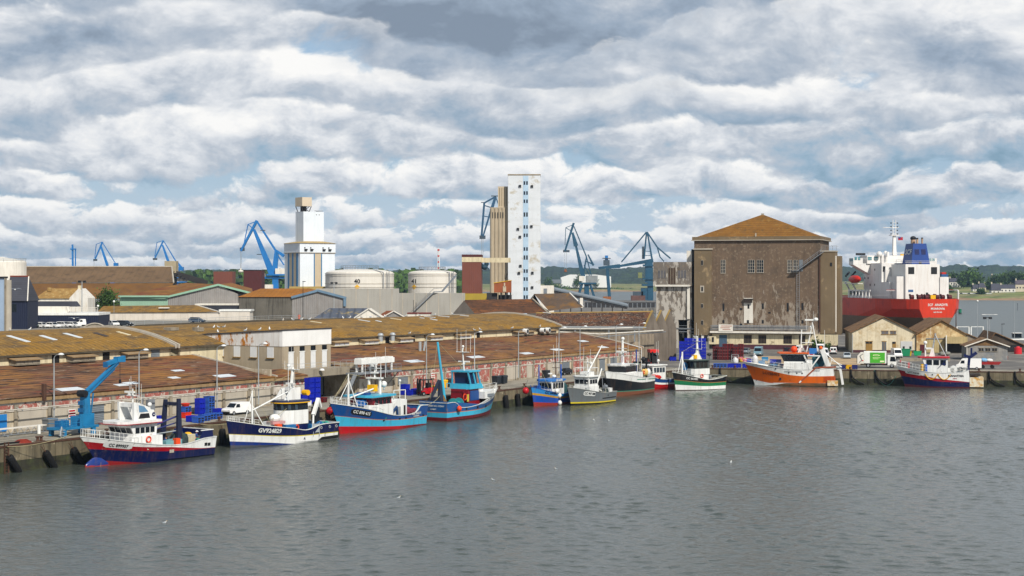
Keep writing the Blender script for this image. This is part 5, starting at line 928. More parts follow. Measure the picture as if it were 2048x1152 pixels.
# big blue stack and red stack by the brown building
def Bst(u, v): p = at(u, v, QZ) - QB; return p.dot(bx), p.dot(bn)
def uB(u, t):
    k = (u - CX) / F; return (k * (QB.y + bn.y * t) - (QB.x + bn.x * t)) / (bx.x - k * bx.y)
s0, t0 = Bst(1364, 722)
for c in range(5):
    for k in range(7 if c else 6): crate(f'blue fish crate, {ORD[k]} from the bottom in the {ORD[c]} column of the tall blue stack', Bq(s0 + 1.27 * c, t0, .03 + .78 * k), ANGB, 'blue' if not (c == 3 and k < 3) else 'pale', 'crates in the tall blue stack')
s0, t0 = Bst(1430, 720)
for c, hgt in enumerate((4, 4, 5, 5, 4, 5)):
    for k in range(hgt): crate(f'dark red crate, {ORD[k]} from the bottom in the {ORD[c]} column of the red stack', Bq(s0 + 1.23 * c, t0 + (0 if c in (1, 2, 4) else 1.), .03 + .78 * k), ANGB, 'red', 'crates in the dark red stack')
for i, (u, kd) in enumerate(((1434, 'pale'), (1447, 'pale'), (1462, 'blue'), (1475, 'blue'), (1492, 'blue'), (1548, 'sky'), (1566, 'navy'), (1580, 'blue'), (1596, 'blue'), (1686, 'navy'), (1697, 'yellow'), (1708, 'navy'))):
    t_ = 2.2; crate(f'{dict(sky="light blue", pale="faded blue", navy="dark blue").get(kd, kd)} crate on the cross quay edge, ' + ('third in the row behind the green hulled boat', 'second in the row behind the green hulled boat', 'fourth in the row past two faded ones', 'last before the orange bow in the row', 'beside the orange trawler bow rail', 'behind the orange trawler foredeck rail', 'behind the middle of the orange foredeck rail', 'just ahead of the orange wheelhouse', 'hidden partly by the orange wheelhouse', 'between the orange trawler gallows and yellow crate', 'between two dark blue ones by the refuse lorry', 'against the rear of the refuse lorry')[i] if i > 1 else f'faded blue crate, {"first" if i == 0 else "second"} in the cross quay row behind the green hulled boat', Bq(uB(u, t_), t_, .03), ANGB, kd, 'crates along the cross quay', sc=1.2)
col(1316, 718, 2, 'grey', 'with grid sides before the tall blue stack', ANGB, sc=1.3); col(1346, 722, 1, 'blue', 'low beside the grey grid crates', ANGB, 1.2)
for i, (u, v, kd) in enumerate(((1530, 722, 'sky'), (1546, 727, 'blue'), (1556, 727, 'navy'), (1500, 726, 'blue'), (1523, 730, 'sky'))): col(u, v, 1, kd, ['under the parked blue van nose', 'among dark tubs behind the orange bow', 'with black lining behind the orange bow', 'beside the white sack', 'beside the tied white sack on the cross quay'][i], ANGB, 1.2)
def sack(label, u, v, h):
    p = at(u, v, QZ); r = thing('bulk_bag', label, 'bag', p, ANGB, 'white bulk bags'); mb = MB(); mb.use(mat('white_sack', '#c9c9cb', .9, 0, .12, 2., bump=.04, bs=4.)); mb.l([(0, 0), (.55, .02), (.66, .35), (.62, h * .7), (.5, h * .85), (.2, h * .9), (.3, h), (0, h)], (0, 0, 0), 9); mb.build('bag', r, True); part(r, 'loop', WHITE, ('p', [(-.4, 0, h * .85), (-.2, 0, h * 1.12), (.1, 0, h * .95)], .05)); return r
sack('tall white bulk bag standing on a crate edge ahead of the orange trawler bow', 1510, 728, 2.1); sack('slumped white bulk bag in front of the dark red crates', 1471, 727, 1.4)
solo('wire_cage', 'empty grey wire cage behind the slumped white bulk bag', 'cage', GALV, *[('t', (x, y, 0), (x, y, 1.7), .04) for x in (-.8, .8) for y in (-.5, .5)], *[('p', [(-.8, -.5, z), (.8, -.5, z), (.8, .5, z), (-.8, .5, z), (-.8, -.5, z)], .03) for z in (.1, .6, 1.2, 1.7)], loc=at(1470, 724, QZ), rz=ANGB)
for lab, u, v, m in (('heap of pink and yellow nets on the cross quay', 1488, 724, mat('net_pink', '#a8506a', .95, 0, .5, 2., patch=('#c9a832', 1.2, .55, .06))), ('dark green net heap against the brick wall behind the blue wooden boat', 1142, 742, mat('net_dark_teal', '#22464a', .95, 0, .5, 3.)), ('brown net heap beside the grey shed', 1974, 716, mat('net_brown', '#6b5330', .95, 0, .5, 3.)), ('red brown net heap at the corner of the grey shed', 2004, 719, mat('net_rust', '#6b3428', .95, 0, .4, 3.)), ('tangle of floats and rope at the shed opening', 1890, 712, mat('net_grey', '#7d7d74', .95, 0, .4, 3.)), ('green tarpaulin heap behind the parked blue van', 1519, 695, mat('tarp_green', '#1f6b4c', .8, 0, .3, 2.))):
    mb = MB(); mb.use(m); q = random.Random(u)
    for _ in range(12): mb.s((q.uniform(-1.2, 1.2), q.uniform(-.8, .8), q.uniform(.15, .8)), q.uniform(.4, .8), q.uniform(.3, .6), 8, 5)
    o = mb.build('net_heap'); o.location = at(u, v, QZ); tag(o, lab, 'net')
# wheeled bins and skips
def wheelie(label, p, rz, m, sc=1., group='wheeled bins'):
    r = thing('wheeled_bin', label, 'bin', p, rz, group)
    part(r, 'body', m, ('b', 0, 0, .62, 1.1, .85, 1.0, 0, 1.12)); part(r, 'lid', m, ('x', [(-.52, 1.12), (.52, 1.12), (.4, 1.32), (-.4, 1.3)], -.66, .66))
    for sx in (-1, 1): part(r, 'wheel', BLACK, ('t', (sx * .45, .3, .12), (sx * .4, .3, .12), .12, None, 8))
    r.scale = (sc, sc, sc); return r
DKB = paint('#20262c', .5, .05)
wheelie('dark grey wheeled bin, first of the pair against the brick wall', at(993, 769, QZ), ANGA, DKB, 1.25); wheelie('dark grey wheeled bin, second of the pair, next to the pale wall disc', at(1006, 768, QZ), ANGA, DKB, 1.25)
wheelie('grey wheeled bin beside the blue wall door', at(100, 862, QZ), ANGA, paint('#6c7072', .5, .1), 1.3); wheelie('yellow wheeled bin by the brick wall past the forklift', at(886, 777, QZ), ANGA, YEL, 1.2); wheelie('black wheeled bin beside the yellow one at the brick wall', at(897, 774, QZ), ANGA, DKB, 1.2); wheelie('grey wheeled bin near the parked black car', at(1092, 756, QZ), ANGA, DKB, 1.2)
def skip(label, u, v, m, L=2.6, h=1.6):
    r = thing('skip_container', label, 'skip', at(u, v, QZ), ANGB, 'green skips'); part(r, 'body', m, ('y', [(-L / 2 + .2, .15), (L / 2 - .2, .15), (L / 2, h), (-L / 2, h)], -.8, .8)); part(r, 'rim', m, ('b', 0, -.82, h, L + .1, .1, .12), ('b', 0, .82, h, L + .1, .1, .12)); part(r, 'contents', DARK, ('b', 0, 0, h - .1, L - .2, 1.5, .1)); return r
skip('large green skip beside the white pickup van', 1808, 713, paint('#0f7a50', .5, .1), 3.2, 1.9); skip('small green skip before the dark red door', 1835, 712, paint('#12905a', .5, .1), 2.0, 1.2); skip('yellow tub between the two green skips', 1820, 713, paint('#b89a1c', .5, .1), .9, 1.2)
solo('disc_sign', 'pale round disc leaning on the wall above the dark bins', 'sign', WHITE, ('t', (0, 0, 1.9), (0, .06, 1.9), .55, None, 14), STEEL, ('t', (0, .1, 0), (0, .1, 1.6), .05), loc=at(990, 762, QZ), rz=ANGA)
# conveyor gangway at left
g_ = thing('conveyor_gangway', 'long white topped lattice gangway lying along the quay at the blue door', 'gangway', A(s_of(-25, 8.6), 8.6, -.72), ANGA); Lg = s_of(88, 8.6) - s_of(-25, 8.6)
part(g_, 'belt', WHITE2, ('b', Lg / 2, 0, 1.75, Lg, 1.0, .1)); part(g_, 'truss', STEEL, ('p', [(0, -.5, .95), (Lg, -.5, .95)], .05), ('p', [(0, .5, .95), (Lg, .5, .95)], .05), *[('t', (k * 1.1, -.5, .95), (k * 1.1 + .55, -.5, 1.7), .035) for k in range(int(Lg / 1.1))], *[('t', (k * 1.1 + .55, -.5, 1.7), (k * 1.1 + 1.1, -.5, .95), .035) for k in range(int(Lg / 1.1))])
for x in (Lg * .3, Lg - 1.5): part(g_, 'leg', STEEL, ('b', x, 0, .85, .3, 1.1, .24))
part(g_, 'motor', WHITE, ('t', (Lg - 1.5, -.7, .75), (Lg - 1.5, -.7, 1.9), .22, None, 10))
# ---------------------------------------------------------------- blue quay crane
pc = at(160, 870, QZ); sc_, tc_ = stA(pc)
cr_ = thing('quay_crane', 'bright blue rail mounted jib crane at the quay edge', 'crane', A(sc_, tc_), ANGA); CB = mat('crane_blue', '#1a6f9e', .5, 0, .16, .8, .4, '#3b4a50'); CD = mat('crane_blue_dark', '#145c8c', .5, 0, .12, .8)
part(cr_, 'chassis', CB, ('b', -.8, .4, 1.05, 6.4, 2.6, .3), ('b', .6, -.6, 1.9, 2.4, .2, 1.6), ('b', .9, .6, 1.7, 1.8, 2.2, 1.3))
for x, y in ((-3.4, -.7), (1.6, -.7), (-3.4, 1.5), (1.6, 1.5)): lg = part(cr_, 'leg', CB, ('b', x, y, .55, .55, .4, .9)); part(lg, 'wheel', DARK, ('t', (x, y - .15, .2), (x, y + .15, .2), .2, None, 10))
part(cr_, 'tower', CB, ('bar', (1.1, .3, 1.2), (1.2, .3, 5.1), 1.05, 1.2, .8, .9), ('bar', (1.9, .2, 1.3), (2.5, .2, 5.2), .14, .16), CD, *[('b', .42, .3, 2.2 + k * .9, .1, .9, .5) for k in range(3)])
part(cr_, 'jib', CB, ('bar', (.9, .3, 4.9), (7.0, .3, 9.0), .6, .7, .4, .45), CD, ('bar', (2.0, .28, 5.2), (6.4, .28, 8.1), .16, .2), ('p', [(1.4, -.1, 5.5), (4, -.1, 7.2), (6.8, -.1, 9.1)], .05)); part(cr_, 'jib_head', CB, ('bar', (4.8, .3, 8.75), (8.1, .3, 9.5), .6, .5), ('b', 7.3, .3, 9.3, 1.4, .8, .7), CD, ('b', 4.8, .3, 8.7, .25, .7, .7)); part(cr_, 'pivot', DARK, ('t', (.7, -.3, 5.2), (.7, .9, 5.2), .45, None, 12)); part(cr_, 'hook', DARK, ('t', (7.4, .3, 8.9), (7.4, .3, 6.6), .03), ('b', 7.4, .3, 6.4, .25, .2, .5))
part(cr_, 'platform_rail', CB, *[('p', [(-3.9, 1.6, z), (-3.9, -.85, z), (-.8, -.85, z)], .04) for z in (1.7, 2.3)], *[('t', (x, -.85, 1.2), (x, -.85, 2.3), .04) for x in (-3.9, -3.1, -2.3, -1.5, -.8)]); part(cr_, 'step_ladder', GALV, ('bar', (-3.9, -.95, 1.2), (-4.5, -1.3, .1), .1, .9), *[('b', -4.0 - .15 * k, -1.05 - .06 * k, 1. - .3 * k, .3, .8, .06) for k in range(4)]); part(cr_, 'control_box', CD, ('b', -2.4, .7, 1.6, 1.6, .9, .8))
# ---------------------------------------------------------------- vehicles
PROF_V = {
    'van': (4.3, 1.8, [(-2.1, .35), (2.1, .35), (2.13, .75), (1.95, .95), (1.25, 1.08), (.62, 1.72), (.3, 1.83), (-1.9, 1.8), (-2.12, 1.3)], (1.22, 1.1, .66, 1.68), [(.95, .1, 1.12, 1.6)], 1.34),
    'hatch': (4.1, 1.72, [(-2.0, .3), (2.05, .3), (2.08, .62), (1.9, .82), (1.05, .92), (.35, 1.42), (-1.05, 1.47), (-1.8, 1.02), (-2.04, .85)], (1.02, .94, .38, 1.4), [(.72, -.2, .96, 1.34), (-.28, -1.2, .96, 1.36)], 1.27),
    'big': (5.4, 2.0, [(-2.7, .42), (2.6, .42), (2.66, .95), (2.15, 1.25), (1.55, 2.15), (1.2, 2.4), (-2.7, 2.4)], (2.1, 1.3, 1.6, 2.1), [(1.75, .85, 1.35, 2.0)], 1.7),
    'estate': (4.5, 1.76, [(-2.2, .3), (2.2, .3), (2.24, .62), (2.05, .84), (1.2, .94), (.5, 1.46), (-1.7, 1.5), (-2.15, 1.0)], (1.17, .96, .53, 1.43), [(.85, -.1, .98, 1.38), (-.18, -1.6, .98, 1.4)], 1.4)}
VEH = {}
TYRE = mat('tyre', '#141414', .85, 0, .2, 2.); RIM = mat('wheel_rim', '#9a9da0', .35, .4, .1, 2.); LAMP = mat('lamp_glass', '#cfd2d2', .15, 0, .05, 2.); TAIL = mat('tail_lamp', '#8a1010', .3, 0, .1, 2.)
def vehicle(kind, colr, label, cat, loc, rz, group='parked cars'):
    key = (kind, colr)
    if key in VEH: return dup(VEH[key], loc, rz, label, group)
    L, W_, pf, ws, sws, wb = PROF_V[kind]; H = max(z for _, z in pf); pm = mat('car_' + colr.strip('#'), colr, .22, .0, .03, 1.)
    r = thing('parked_van' if kind in ('van', 'big') else 'parked_car', label, cat, loc, rz, group); VEH[key] = r
    wd = lambda z: W_ / 2 * (1 - .15 * max(0, (z - .85) / (H - .85)))
    body = MB(); body.use(pm); body.pr([(x, -wd(z), z) for x, z in pf], [(x, wd(z), z) for x, z in pf]); body.use(DARK); body.b(0, 0, .34, L * .93, W_ * .96, .22); body.b(L / 2 - .06, 0, .45, .14, W_ * .9, .2); body.b(-L / 2 + .06, 0, .45, .14, W_ * .9, .2); body.build('body', r)
    a = ws; part(r, 'windscreen', GLS, ('pr', [(a[0] + .02, -wd(a[1]) * .9, a[1]), (a[0] + .02, wd(a[1]) * .9, a[1]), (a[2] + .02, wd(a[3]) * .9, a[3]), (a[2] + .02, -wd(a[3]) * .9, a[3])], [(a[0] - .02, -wd(a[1]) * .9, a[1]), (a[0] - .02, wd(a[1]) * .9, a[1]), (a[2] - .02, wd(a[3]) * .9, a[3]), (a[2] - .02, -wd(a[3]) * .9, a[3])]))
    for x0, x1, z0, z1 in sws:
        for sd in (1, -1):
            e = .015; xs = x0 - (.25 if (x0, x1, z0, z1) == sws[0] else 0)
            q = [(x0, sd * wd(z0), z0), (x1, sd * wd(z0), z0), (x1, sd * wd(z1), z1), (xs, sd * wd(z1), z1)]; part(r, 'side_window', GLS, ('pr', [(x, y + sd * e, z) for x, y, z in q], [(x, y - sd * e, z) for x, y, z in q]))
    zr = H - .75 if kind != 'big' else 1.4; xr = -L / 2 + (.1 if kind != 'hatch' else .3)
    if kind in ('van', 'big'):
        for sd in (1, -1): part(r, 'rear_window', GLS, ('b', -2.06 if kind == 'van' else -2.71, sd * .38, H - .5, .12, .6, .55))
    else: part(r, 'rear_window', GLS, ('pr', [(-1.22, -.6, 1.42), (-1.22, .6, 1.42), (-1.8, .68, 1.06), (-1.8, -.68, 1.06)], [(-1.26, -.6, 1.39), (-1.26, .6, 1.39), (-1.84, .68, 1.02), (-1.84, -.68, 1.02)]))
    for x in (wb, -wb):
        for sd in (1, -1):
            w = part(r, 'wheel', TYRE, ('t', (x, sd * (W_ / 2 - .2), .31), (x, sd * (W_ / 2 + .01), .31), .32, None, 14)); part(w, 'rim', RIM, ('t', (x, sd * (W_ / 2), .31), (x, sd * (W_ / 2 + .025), .31), .19, None, 10))
    for sd in (1, -1): part(r, 'headlight', LAMP, ('b', L / 2 - .1, sd * (W_ / 2 - .28), .74, .16, .36, .16)); part(r, 'tail_light', TAIL, ('b', -L / 2 + .02, sd * (W_ / 2 - .16), .9, .1, .16, .4))
    return r
WHT = '#dcdcda'
vehicle('van', WHT, 'white panel van parked on the quay by the blue crates, behind the dark blue trawler', 'van', at(473, 829, QZ), ANGA + R(180) - R(6), 'vans on the quay')
vehicle('hatch', '#16171b', 'black car with open gear parked against the brick wall behind the blue wooden boat', 'car', at(1128, 750, QZ), ANGA + R(180))
vehicle('hatch', '#7c848a', 'grey car parked beside the dark red crates', 'car', at(1492, 707, QZ), ANGB - R(100)); vehicle('big', '#6d8b98', 'dusty blue van parked nose out near the green tarpaulin', 'van', at(1517, 712, QZ), ANGB - R(92), 'vans on the quay'); vehicle('estate', '#1b1b22', 'dark car parked against the pale ground floor wall', 'car', at(1574, 706, QZ), ANGB + R(88))
vehicle('van', WHT, 'white van seen from behind below the fourth ground floor window', 'van', at(1600, 704, QZ), ANGB + R(86), 'vans on the quay'); vehicle('big', WHT, 'tall white van beside the dark shrub at the pale wall', 'van', at(1642, 706, QZ), ANGB - R(95), 'vans on the quay'); vehicle('van', WHT, 'white van seen from behind at the end of the pale wall', 'van', at(1667, 708, QZ), ANGB + R(90), 'vans on the quay')
vehicle('hatch', '#a9b4bc', 'silver blue car facing the quay near the refuse lorry', 'car', at(1694, 717, QZ), ANGB - R(88)); vehicle('hatch', '#8f9aa0', 'grey car half hidden behind the orange trawler mast', 'car', at(1604, 713, QZ), ANGB - R(92)); vehicle('hatch', '#8c2030', 'dark red car half hidden behind the orange trawler mast', 'car', at(1624, 714, QZ), ANGB - R(92))
vehicle('big', '#c9ccd0', 'grey white dropside van parked before the tall white van', 'van', at(1647, 715, QZ), ANGB - R(80), 'vans on the quay'); vehicle('big', WHT, 'white van facing the quay behind the refuse lorry cab', 'van', at(1793, 716, QZ), ANGB - R(80), 'vans on the quay')
vehicle('big', WHT, 'white van behind the stern of the white topped boat', 'van', at(1937, 739, QZ), ANGB + R(178), 'vans on the quay')
# refuse lorry
rs, rt = Bst(1754, 736)
gl = thing('refuse_lorry', 'white refuse lorry with a green advert panel on the cross quay', 'lorry', Bq(rs, rt + 1.2, .02), ANGB)
part(gl, 'body', WHITE, ('y', [(-2.8, 1.0), (2.0, 1.0), (2.0, 3.5), (-2.8, 3.5)], -1.22, 1.22), ('b', -.4, 0, 3.56, 4.9, 2.1, .12)); part(gl, 'hopper', WHITE2, ('y', [(-4.3, .9), (-2.82, .9), (-2.82, 3.4), (-3.6, 3.35), (-4.25, 2.6)], -1.18, 1.18), DARK, ('b', -4.3, 0, 1.7, .2, 2.1, 1.5), STEEL, ('p', [(-3.0, -1.22, 3.1), (-3.7, -1.22, 2.6), (-3.2, -1.22, 1.7), (-3.8, -1.22, 1.2)], .08)); part(gl, 'chassis', DARK, ('b', .2, 0, .8, 7.6, 1.1, .35), ('b', -1.0, -1.1, .75, 1.2, .2, .35))
cb = part(gl, 'cab', WHITE, ('y', [(2.3, .6), (4.2, .6), (4.22, 1.5), (3.95, 2.75), (2.3, 2.8)], -1.18, 1.18)); part(cb, 'windscreen', GLS, ('pr', [(4.24, -1.0, 1.5), (4.24, 1., 1.5), (4.0, 1., 2.6), (4.0, -1., 2.6)], [(4.18, -1.0, 1.5), (4.18, 1., 1.5), (3.94, 1., 2.6), (3.94, -1., 2.6)])); part(cb, 'side_window', GLS, ('y', [(2.8, 1.5), (4.0, 1.45), (3.85, 2.5), (2.9, 2.5)], -1.21, -1.17)); part(gl, 'bumper', DARK, ('b', 4.25, 0, .62, .15, 2.2, .45)); part(gl, 'mirror', DARK, ('b', 4.25, -1.35, 2.1, .12, .25, .5))
for x in (-1.9, 3.2):
    for sd in (1, -1): w = part(gl, 'wheel', TYRE, ('t', (x, sd * .85, .5), (x, sd * 1.18, .5), .5, None, 16)); part(w, 'rim', RIM, ('t', (x, sd * 1.17, .5), (x, sd * 1.2, .5), .26, None, 12))
pn = part(gl, 'advert_panel', paint('#46a02a', .4, 0), ('b', .1, -1.25, 2.25, 3.2, .05, 2.3)); part(pn, 'advert_graphics', paint('#d9dfb0', .5, 0), ('p', [(-.9, -1.285, 2.75), (-.5, -1.285, 2.95), (.2, -1.285, 2.9), (.6, -1.285, 2.75), (.2, -1.285, 2.65), (-.5, -1.285, 2.7), (-.9, -1.285, 2.75)], .05), ('b', 1.1, -1.285, 1.45, .9, .02, .32), ('b', -.1, -1.285, 2.25, 1.7, .02, .08), ('b', -.3, -1.285, 2.0, 1.2, .02, .07))
part(gl, 'marker', paint('#c43b1c', .5, 0), ('b', 1.2, -1.24, .95, .2, .05, .12), ('b', 1.6, -1.24, .95, .2, .05, .12), ('b', -3.2, -1.2, 1.6, .5, .05, .2))
# forklifts and tele-handlers
def forklift(label, p, rz, m, cat='forklift'):
    r = thing('forklift_truck', label, cat, p, rz)
    part(r, 'body', m, ('y', [(-1.2, .3), (1.0, .3), (1.0, .75), (.2, .8), (-.3, 1.15), (-1.25, 1.2), (-1.35, .7)], -.6, .6)); part(r, 'counterweight', DARK, ('b', -1.25, 0, .75, .4, 1.25, .9)); part(r, 'overhead_guard', DARK, *[('bar', (x, y, .8), (x * .8, y, 2.3), .12, .12) for x in (-1.1, .9) for y in (-.55, .55)], ('b', -.1, 0, 2.32, 1.9, 1.2, .12), ('b', -.5, 0, 1.4, .6, .7, .9)); part(r, 'mast', DARK, ('b', 1.2, -.35, 1.3, .2, .15, 2.5), ('b', 1.2, .35, 1.3, .2, .15, 2.5), ('b', 1.2, 0, 1.2, .1, .6, 1.2)); part(r, 'fork', STEEL, ('b', 1.8, -.3, .12, 1.1, .12, .06), ('b', 1.8, .3, .12, 1.1, .12, .06))
    for x, y in ((.8, -.6), (.8, .6), (-.9, -.6), (-.9, .6)): w = part(r, 'wheel', TYRE, ('t', (x, y - .1, .3), (x, y + .1, .3), .32, None, 12)); part(w, 'rim', RIM, ('t', (x, y - .11, .3), (x, y + .11, .3), .15, None, 8))
    return r
fk = forklift('red and black forklift parked before the brick wall', at(851, 791, QZ), ANGA + R(160), RED); fk.scale = (1.15,) * 3
fk2 = forklift('bright red forklift with dark cab glass near the basin corner', at(1306, 733, QZ), ANGB - R(70), paint('#c81c14', .4, .05)); fk2.scale = (1.5, 1.5, 1.35); part(fk2, 'cab_glass', GLS, ('b', -.1, 0, 1.6, 1.5, 1.1, 1.2)); part(fk2, 'cab_roof', paint('#c81c14', .4, .05), ('b', 0, 0, 2.6, 2.2, 1.3, .5))
bt = thing('work_barge_trailer', 'red flatbed trailer loaded with white and blue sacks near the right hand boat', 'trailer', at(1975, 737, QZ), ANGB)
bt['label'] = 'dark red flatbed trailer carrying white and blue sacks on the cross quay'; part(bt, 'tub', paint('#8a1a18', .5, .15), ('y', [(-2.2, .9), (2.4, .9), (2.9, 1.5), (-2.3, 1.5)], -.9, .9)); part(bt, 'load', paint('#6fa0c4', .7), ('s', (-.8, 0, 1.8), .9, .5), WHITE, ('s', (.4, .1, 1.8), .8, .4))
for x in (-1, 1):
    for y in (-.95, .7): part(bt, 'wheel', TYRE, ('t', (x, y, .4), (x, y + .25, .4), .4, None, 12))
# ---------------------------------------------------------------- people
SKIN = mat('skin', '#b07a5c', .6, 0, .05, 3.); HAIRM = mat('hair_brown', '#2a1c14', .8, 0, .2, 4.)
def skinned(name, verts, edges, rad, m, parent):
    me = bpy.data.meshes.new(name); me.from_pydata(verts, edges, []); o = bpy.data.objects.new(name, me); COL.objects.link(o); o.parent = parent
    md = o.modifiers.new('s', 'SKIN'); me.skin_vertices.new() if not me.skin_vertices else None
    for i, rr_ in enumerate(rad): me.skin_vertices[0].data[i].radius = (rr_, rr_)
    me.skin_vertices[0].data[0].use_root = True
    sb = o.modifiers.new('d', 'SUBSURF'); sb.levels = 1; sb.render_levels = 1; me.materials.append(m); return o
def person(label, loc, rz, top, bottom, lean=.0, arms=((.15, .35, .95), (.1, -.35, .95)), hat=None, group='deck hands'):
    r = thing('person', label, 'person', loc, rz, group); hip = Vector((0, 0, .92)); ch = Vector((.42 * lean, 0, 1.38)); nk = Vector((.58 * lean, 0, 1.52)); hd = Vector((.66 * lean + .02, 0, 1.66))
    V = [hip, Vector((.2 * lean, 0, 1.14)), ch, nk, hd]; Ed = [(0, 1), (1, 2), (2, 3), (3, 4)]; Ra = [.15, .14, .16, .06, .105]
    def lim(st, pts, rs):
        p = st
        for q, rr_ in zip(pts, rs): V.append(Vector(q)); Ra.append(rr_); Ed.append((p, len(V) - 1)); p = len(V) - 1
        return p
    for sd, x in ((1, .12), (-1, -.08)): lim(0, [(0, .1 * sd, .86), (x + .04, .11 * sd, .5), (x - .02, .11 * sd, .08), (x + .14, .11 * sd, .05)], [.1, .075, .05, .045])
    for (ax, ay, az_) in arms:
        sd = 1 if ay > 0 else -1; sh = ch + Vector((0, .2 * sd, .05)); el_ = (sh + Vector((ax, ay, az_))) / 2 + Vector((-.04, .05 * sd, -.04)); h = Vector((ax, ay, az_)); e = lim(2, [sh, el_, h], [.07, .052, .036]); d = (h - el_).normalized(); pl = lim(e, [h + d * .07], [.038])
        for k in range(4): lim(pl, [h + d * (.12 + .01 * (k % 2)) + Vector((0, .028 * (k - 1.5), 0)), h + d * (.16 + .012 * (k % 2)) + Vector((0, .03 * (k - 1.5), -.02))], [.012, .009])
        lim(e, [h + d * .05 + Vector((.05, 0, .01))], [.012])
    skinned('body', V, Ed, Ra, SKIN, r)
    jv = [hip + Vector((0, 0, .02)), Vector((.2 * lean, 0, 1.14)), ch, nk - Vector((0, 0, .06))]; je = [(0, 1), (1, 2), (2, 3)]; jr = [.185, .18, .2, .1]
    for (ax, ay, az_) in arms:
        sd = 1 if ay > 0 else -1; sh = ch + Vector((0, .21 * sd, .05)); h = Vector((ax, ay, az_)); el_ = (sh + h) / 2 + Vector((-.04, .05 * sd, -.04)); k = len(jv); jv += [sh, el_, el_.lerp(h, .9)]; jr += [.1, .078, .058]; je += [(2, k), (k, k + 1), (k + 1, k + 2)]
    skinned('jacket', jv, je, jr, top, r)
    tv = [hip, Vector((0, 0, .82))]; te = [(0, 1)]; tr = [.18, .16]
    for sd, x in ((1, .12), (-1, -.08)): k = len(tv); tv += [Vector((0, .1 * sd, .8)), Vector((x + .04, .11 * sd, .5)), Vector((x - .02, .11 * sd, .12))]; tr += [.125, .1, .08]; te += [(1, k), (k, k + 1), (k + 1, k + 2)]
    skinned('trousers', tv, te, tr, bottom, r)
    for sd, x in ((1, .12), (-1, -.08)): part(r, 'boot', DARK, ('b', x + .05, .11 * sd, .06, .28, .11, .12))
    c = hd + Vector((0, 0, .02))
    if hat is not None: part(r, 'hat', hat, ('l', [(.25, .04), (.2, .06), (.13, .08), (.125, .17), (0, .2)], c, 12))
    else: part(r, 'hair', HAIRM, ('s', c + Vector((-.02, 0, .05)), .115, .1, 10, 6))
    part(r, 'face', SKIN, ('b', hd.x + .115, 0, hd.z - .01, .03, .025, .045), HAIRM, ('b', hd.x + .105, .035, hd.z + .015, .012, .02, .012), ('b', hd.x + .105, -.035, hd.z + .015, .012, .02, .012), ('b', hd.x + .1, 0, hd.z - .055, .012, .045, .01)); return r
M1 = BT1.root.matrix_basis; zr_ = BT1.root.rotation_euler[2]
def on_boat(x, y, z=None): p = M1 @ Vector((x, y, 0)); p.z = BT1.dz(x) if z is None else z; return p
JB = paint('#1c3f7a', .8, 0); TRN = paint('#1d2636', .8, 0)
person('crew member in blue overalls bending over the boxes on the red hulled trawler', on_boat(6.8, .4), zr_ + 2., JB, TRN, .7, ((.6, .25, .95), (.6, -.2, .9)))
person('bareheaded crew member in a dark blue top beside the trawler gantry', on_boat(5.9, -.2), zr_ + 1.4, paint('#20304e', .8, 0), TRN, .5, ((.5, .25, 1.0), (.45, -.3, .95)))
person('crew member in a white hat and blue overalls sorting nets at the trawler stern', on_boat(2.3, 1.5), zr_ + 2.6, JB, JB, .35, ((.4, .25, 1.0), (.4, -.25, 1.0)), hat=WHITE)
person('person in an orange work suit standing on the roof deck beside the dark building', bd(598, 6.75, 10.62), R(-90), paint('#d8501c', .7, 0), paint('#d8501c', .7, 0), 0, group='people')
# seagulls
GW = mat('gull_white', '#d9d9d6', .8, 0, .05, 3.); GG = mat('gull_grey', '#8e979e', .8, 0, .08, 3.)
def gull(fly=False):
    r = thing('seagull', '-', 'bird')
    mb = MB(); mb.use(GW); mb.l([(0, -.26), (.07, -.2), (.12, -.05), (.11, .08), (.06, .17), (.07, .22), (.06, .28), (0, .3)], (0, 0, 0), 8)
    if not fly:
        mb.v = [(z * 1.0 if z < .12 else .1 + (z - .12) * .4, y, .2 + x + (0 if z < .1 else (z - .1) * .9) + z * .25) for x, y, z in mb.v]; mb.use(YEL); mb.b(.22, 0, .42, .1, .03, .03); mb.b(0, .03, .06, .02, .02, .14); mb.b(0, -.03, .06, .02, .02, .14); mb.build('body', r, True); part(r, 'wing', GG, ('s', (-.05, .1, .22), .05, .06, 6, 4), ('bar', (.06, .11, .24), (-.28, .09, .16), .03, .12)); part(r, 'wing', GG, ('bar', (.06, -.11, .24), (-.28, -.09, .16), .03, .12))
    else:
        mb.v = [(z, y, x) for x, y, z in mb.v]; mb.use(YEL); mb.b(.33, 0, 0, .1, .03, .03); mb.build('body', r, True)
        for sd in (1, -1): part(r, 'wing', GG, ('pr', [(.14, sd * .08, .05), (.16, sd * .45, .2), (0, sd * .95, .1), (-.06, sd * .45, .19), (-.1, sd * .08, .04)], [(.14, sd * .08, .02), (.16, sd * .45, .17), (0, sd * .95, .08), (-.06, sd * .45, .16), (-.1, sd * .08, .01)]))
    return r
g0 = gull(); gf = gull(True); first = True
def roofpt(u, y): s_ = s_of(u, 29.5 + y); p = A(s_, 29.5 + y, 0); p.z = QZ + roofz(y) + .0; return p
gl_s = [(roofpt(u, 14.3), u) for u in (686, 700, 722, 742, 755, 770, 812, 838, 870, 905, 620, 604, 585, 566)] + [(roofpt(u, 8), u) for u in (395, 428, 436, 449)] + [(roofpt(u, -.6), u) for u in (948, 960, 820, 1025, 1080)] + [(A(74 + .4, 17 + y, 0) + Vector((0, 0, 11.54 - y * .057)), y) for y in (3, 5, 8, 14)] + [(roofpt(u, 13), u) for u in (20, 60)] 
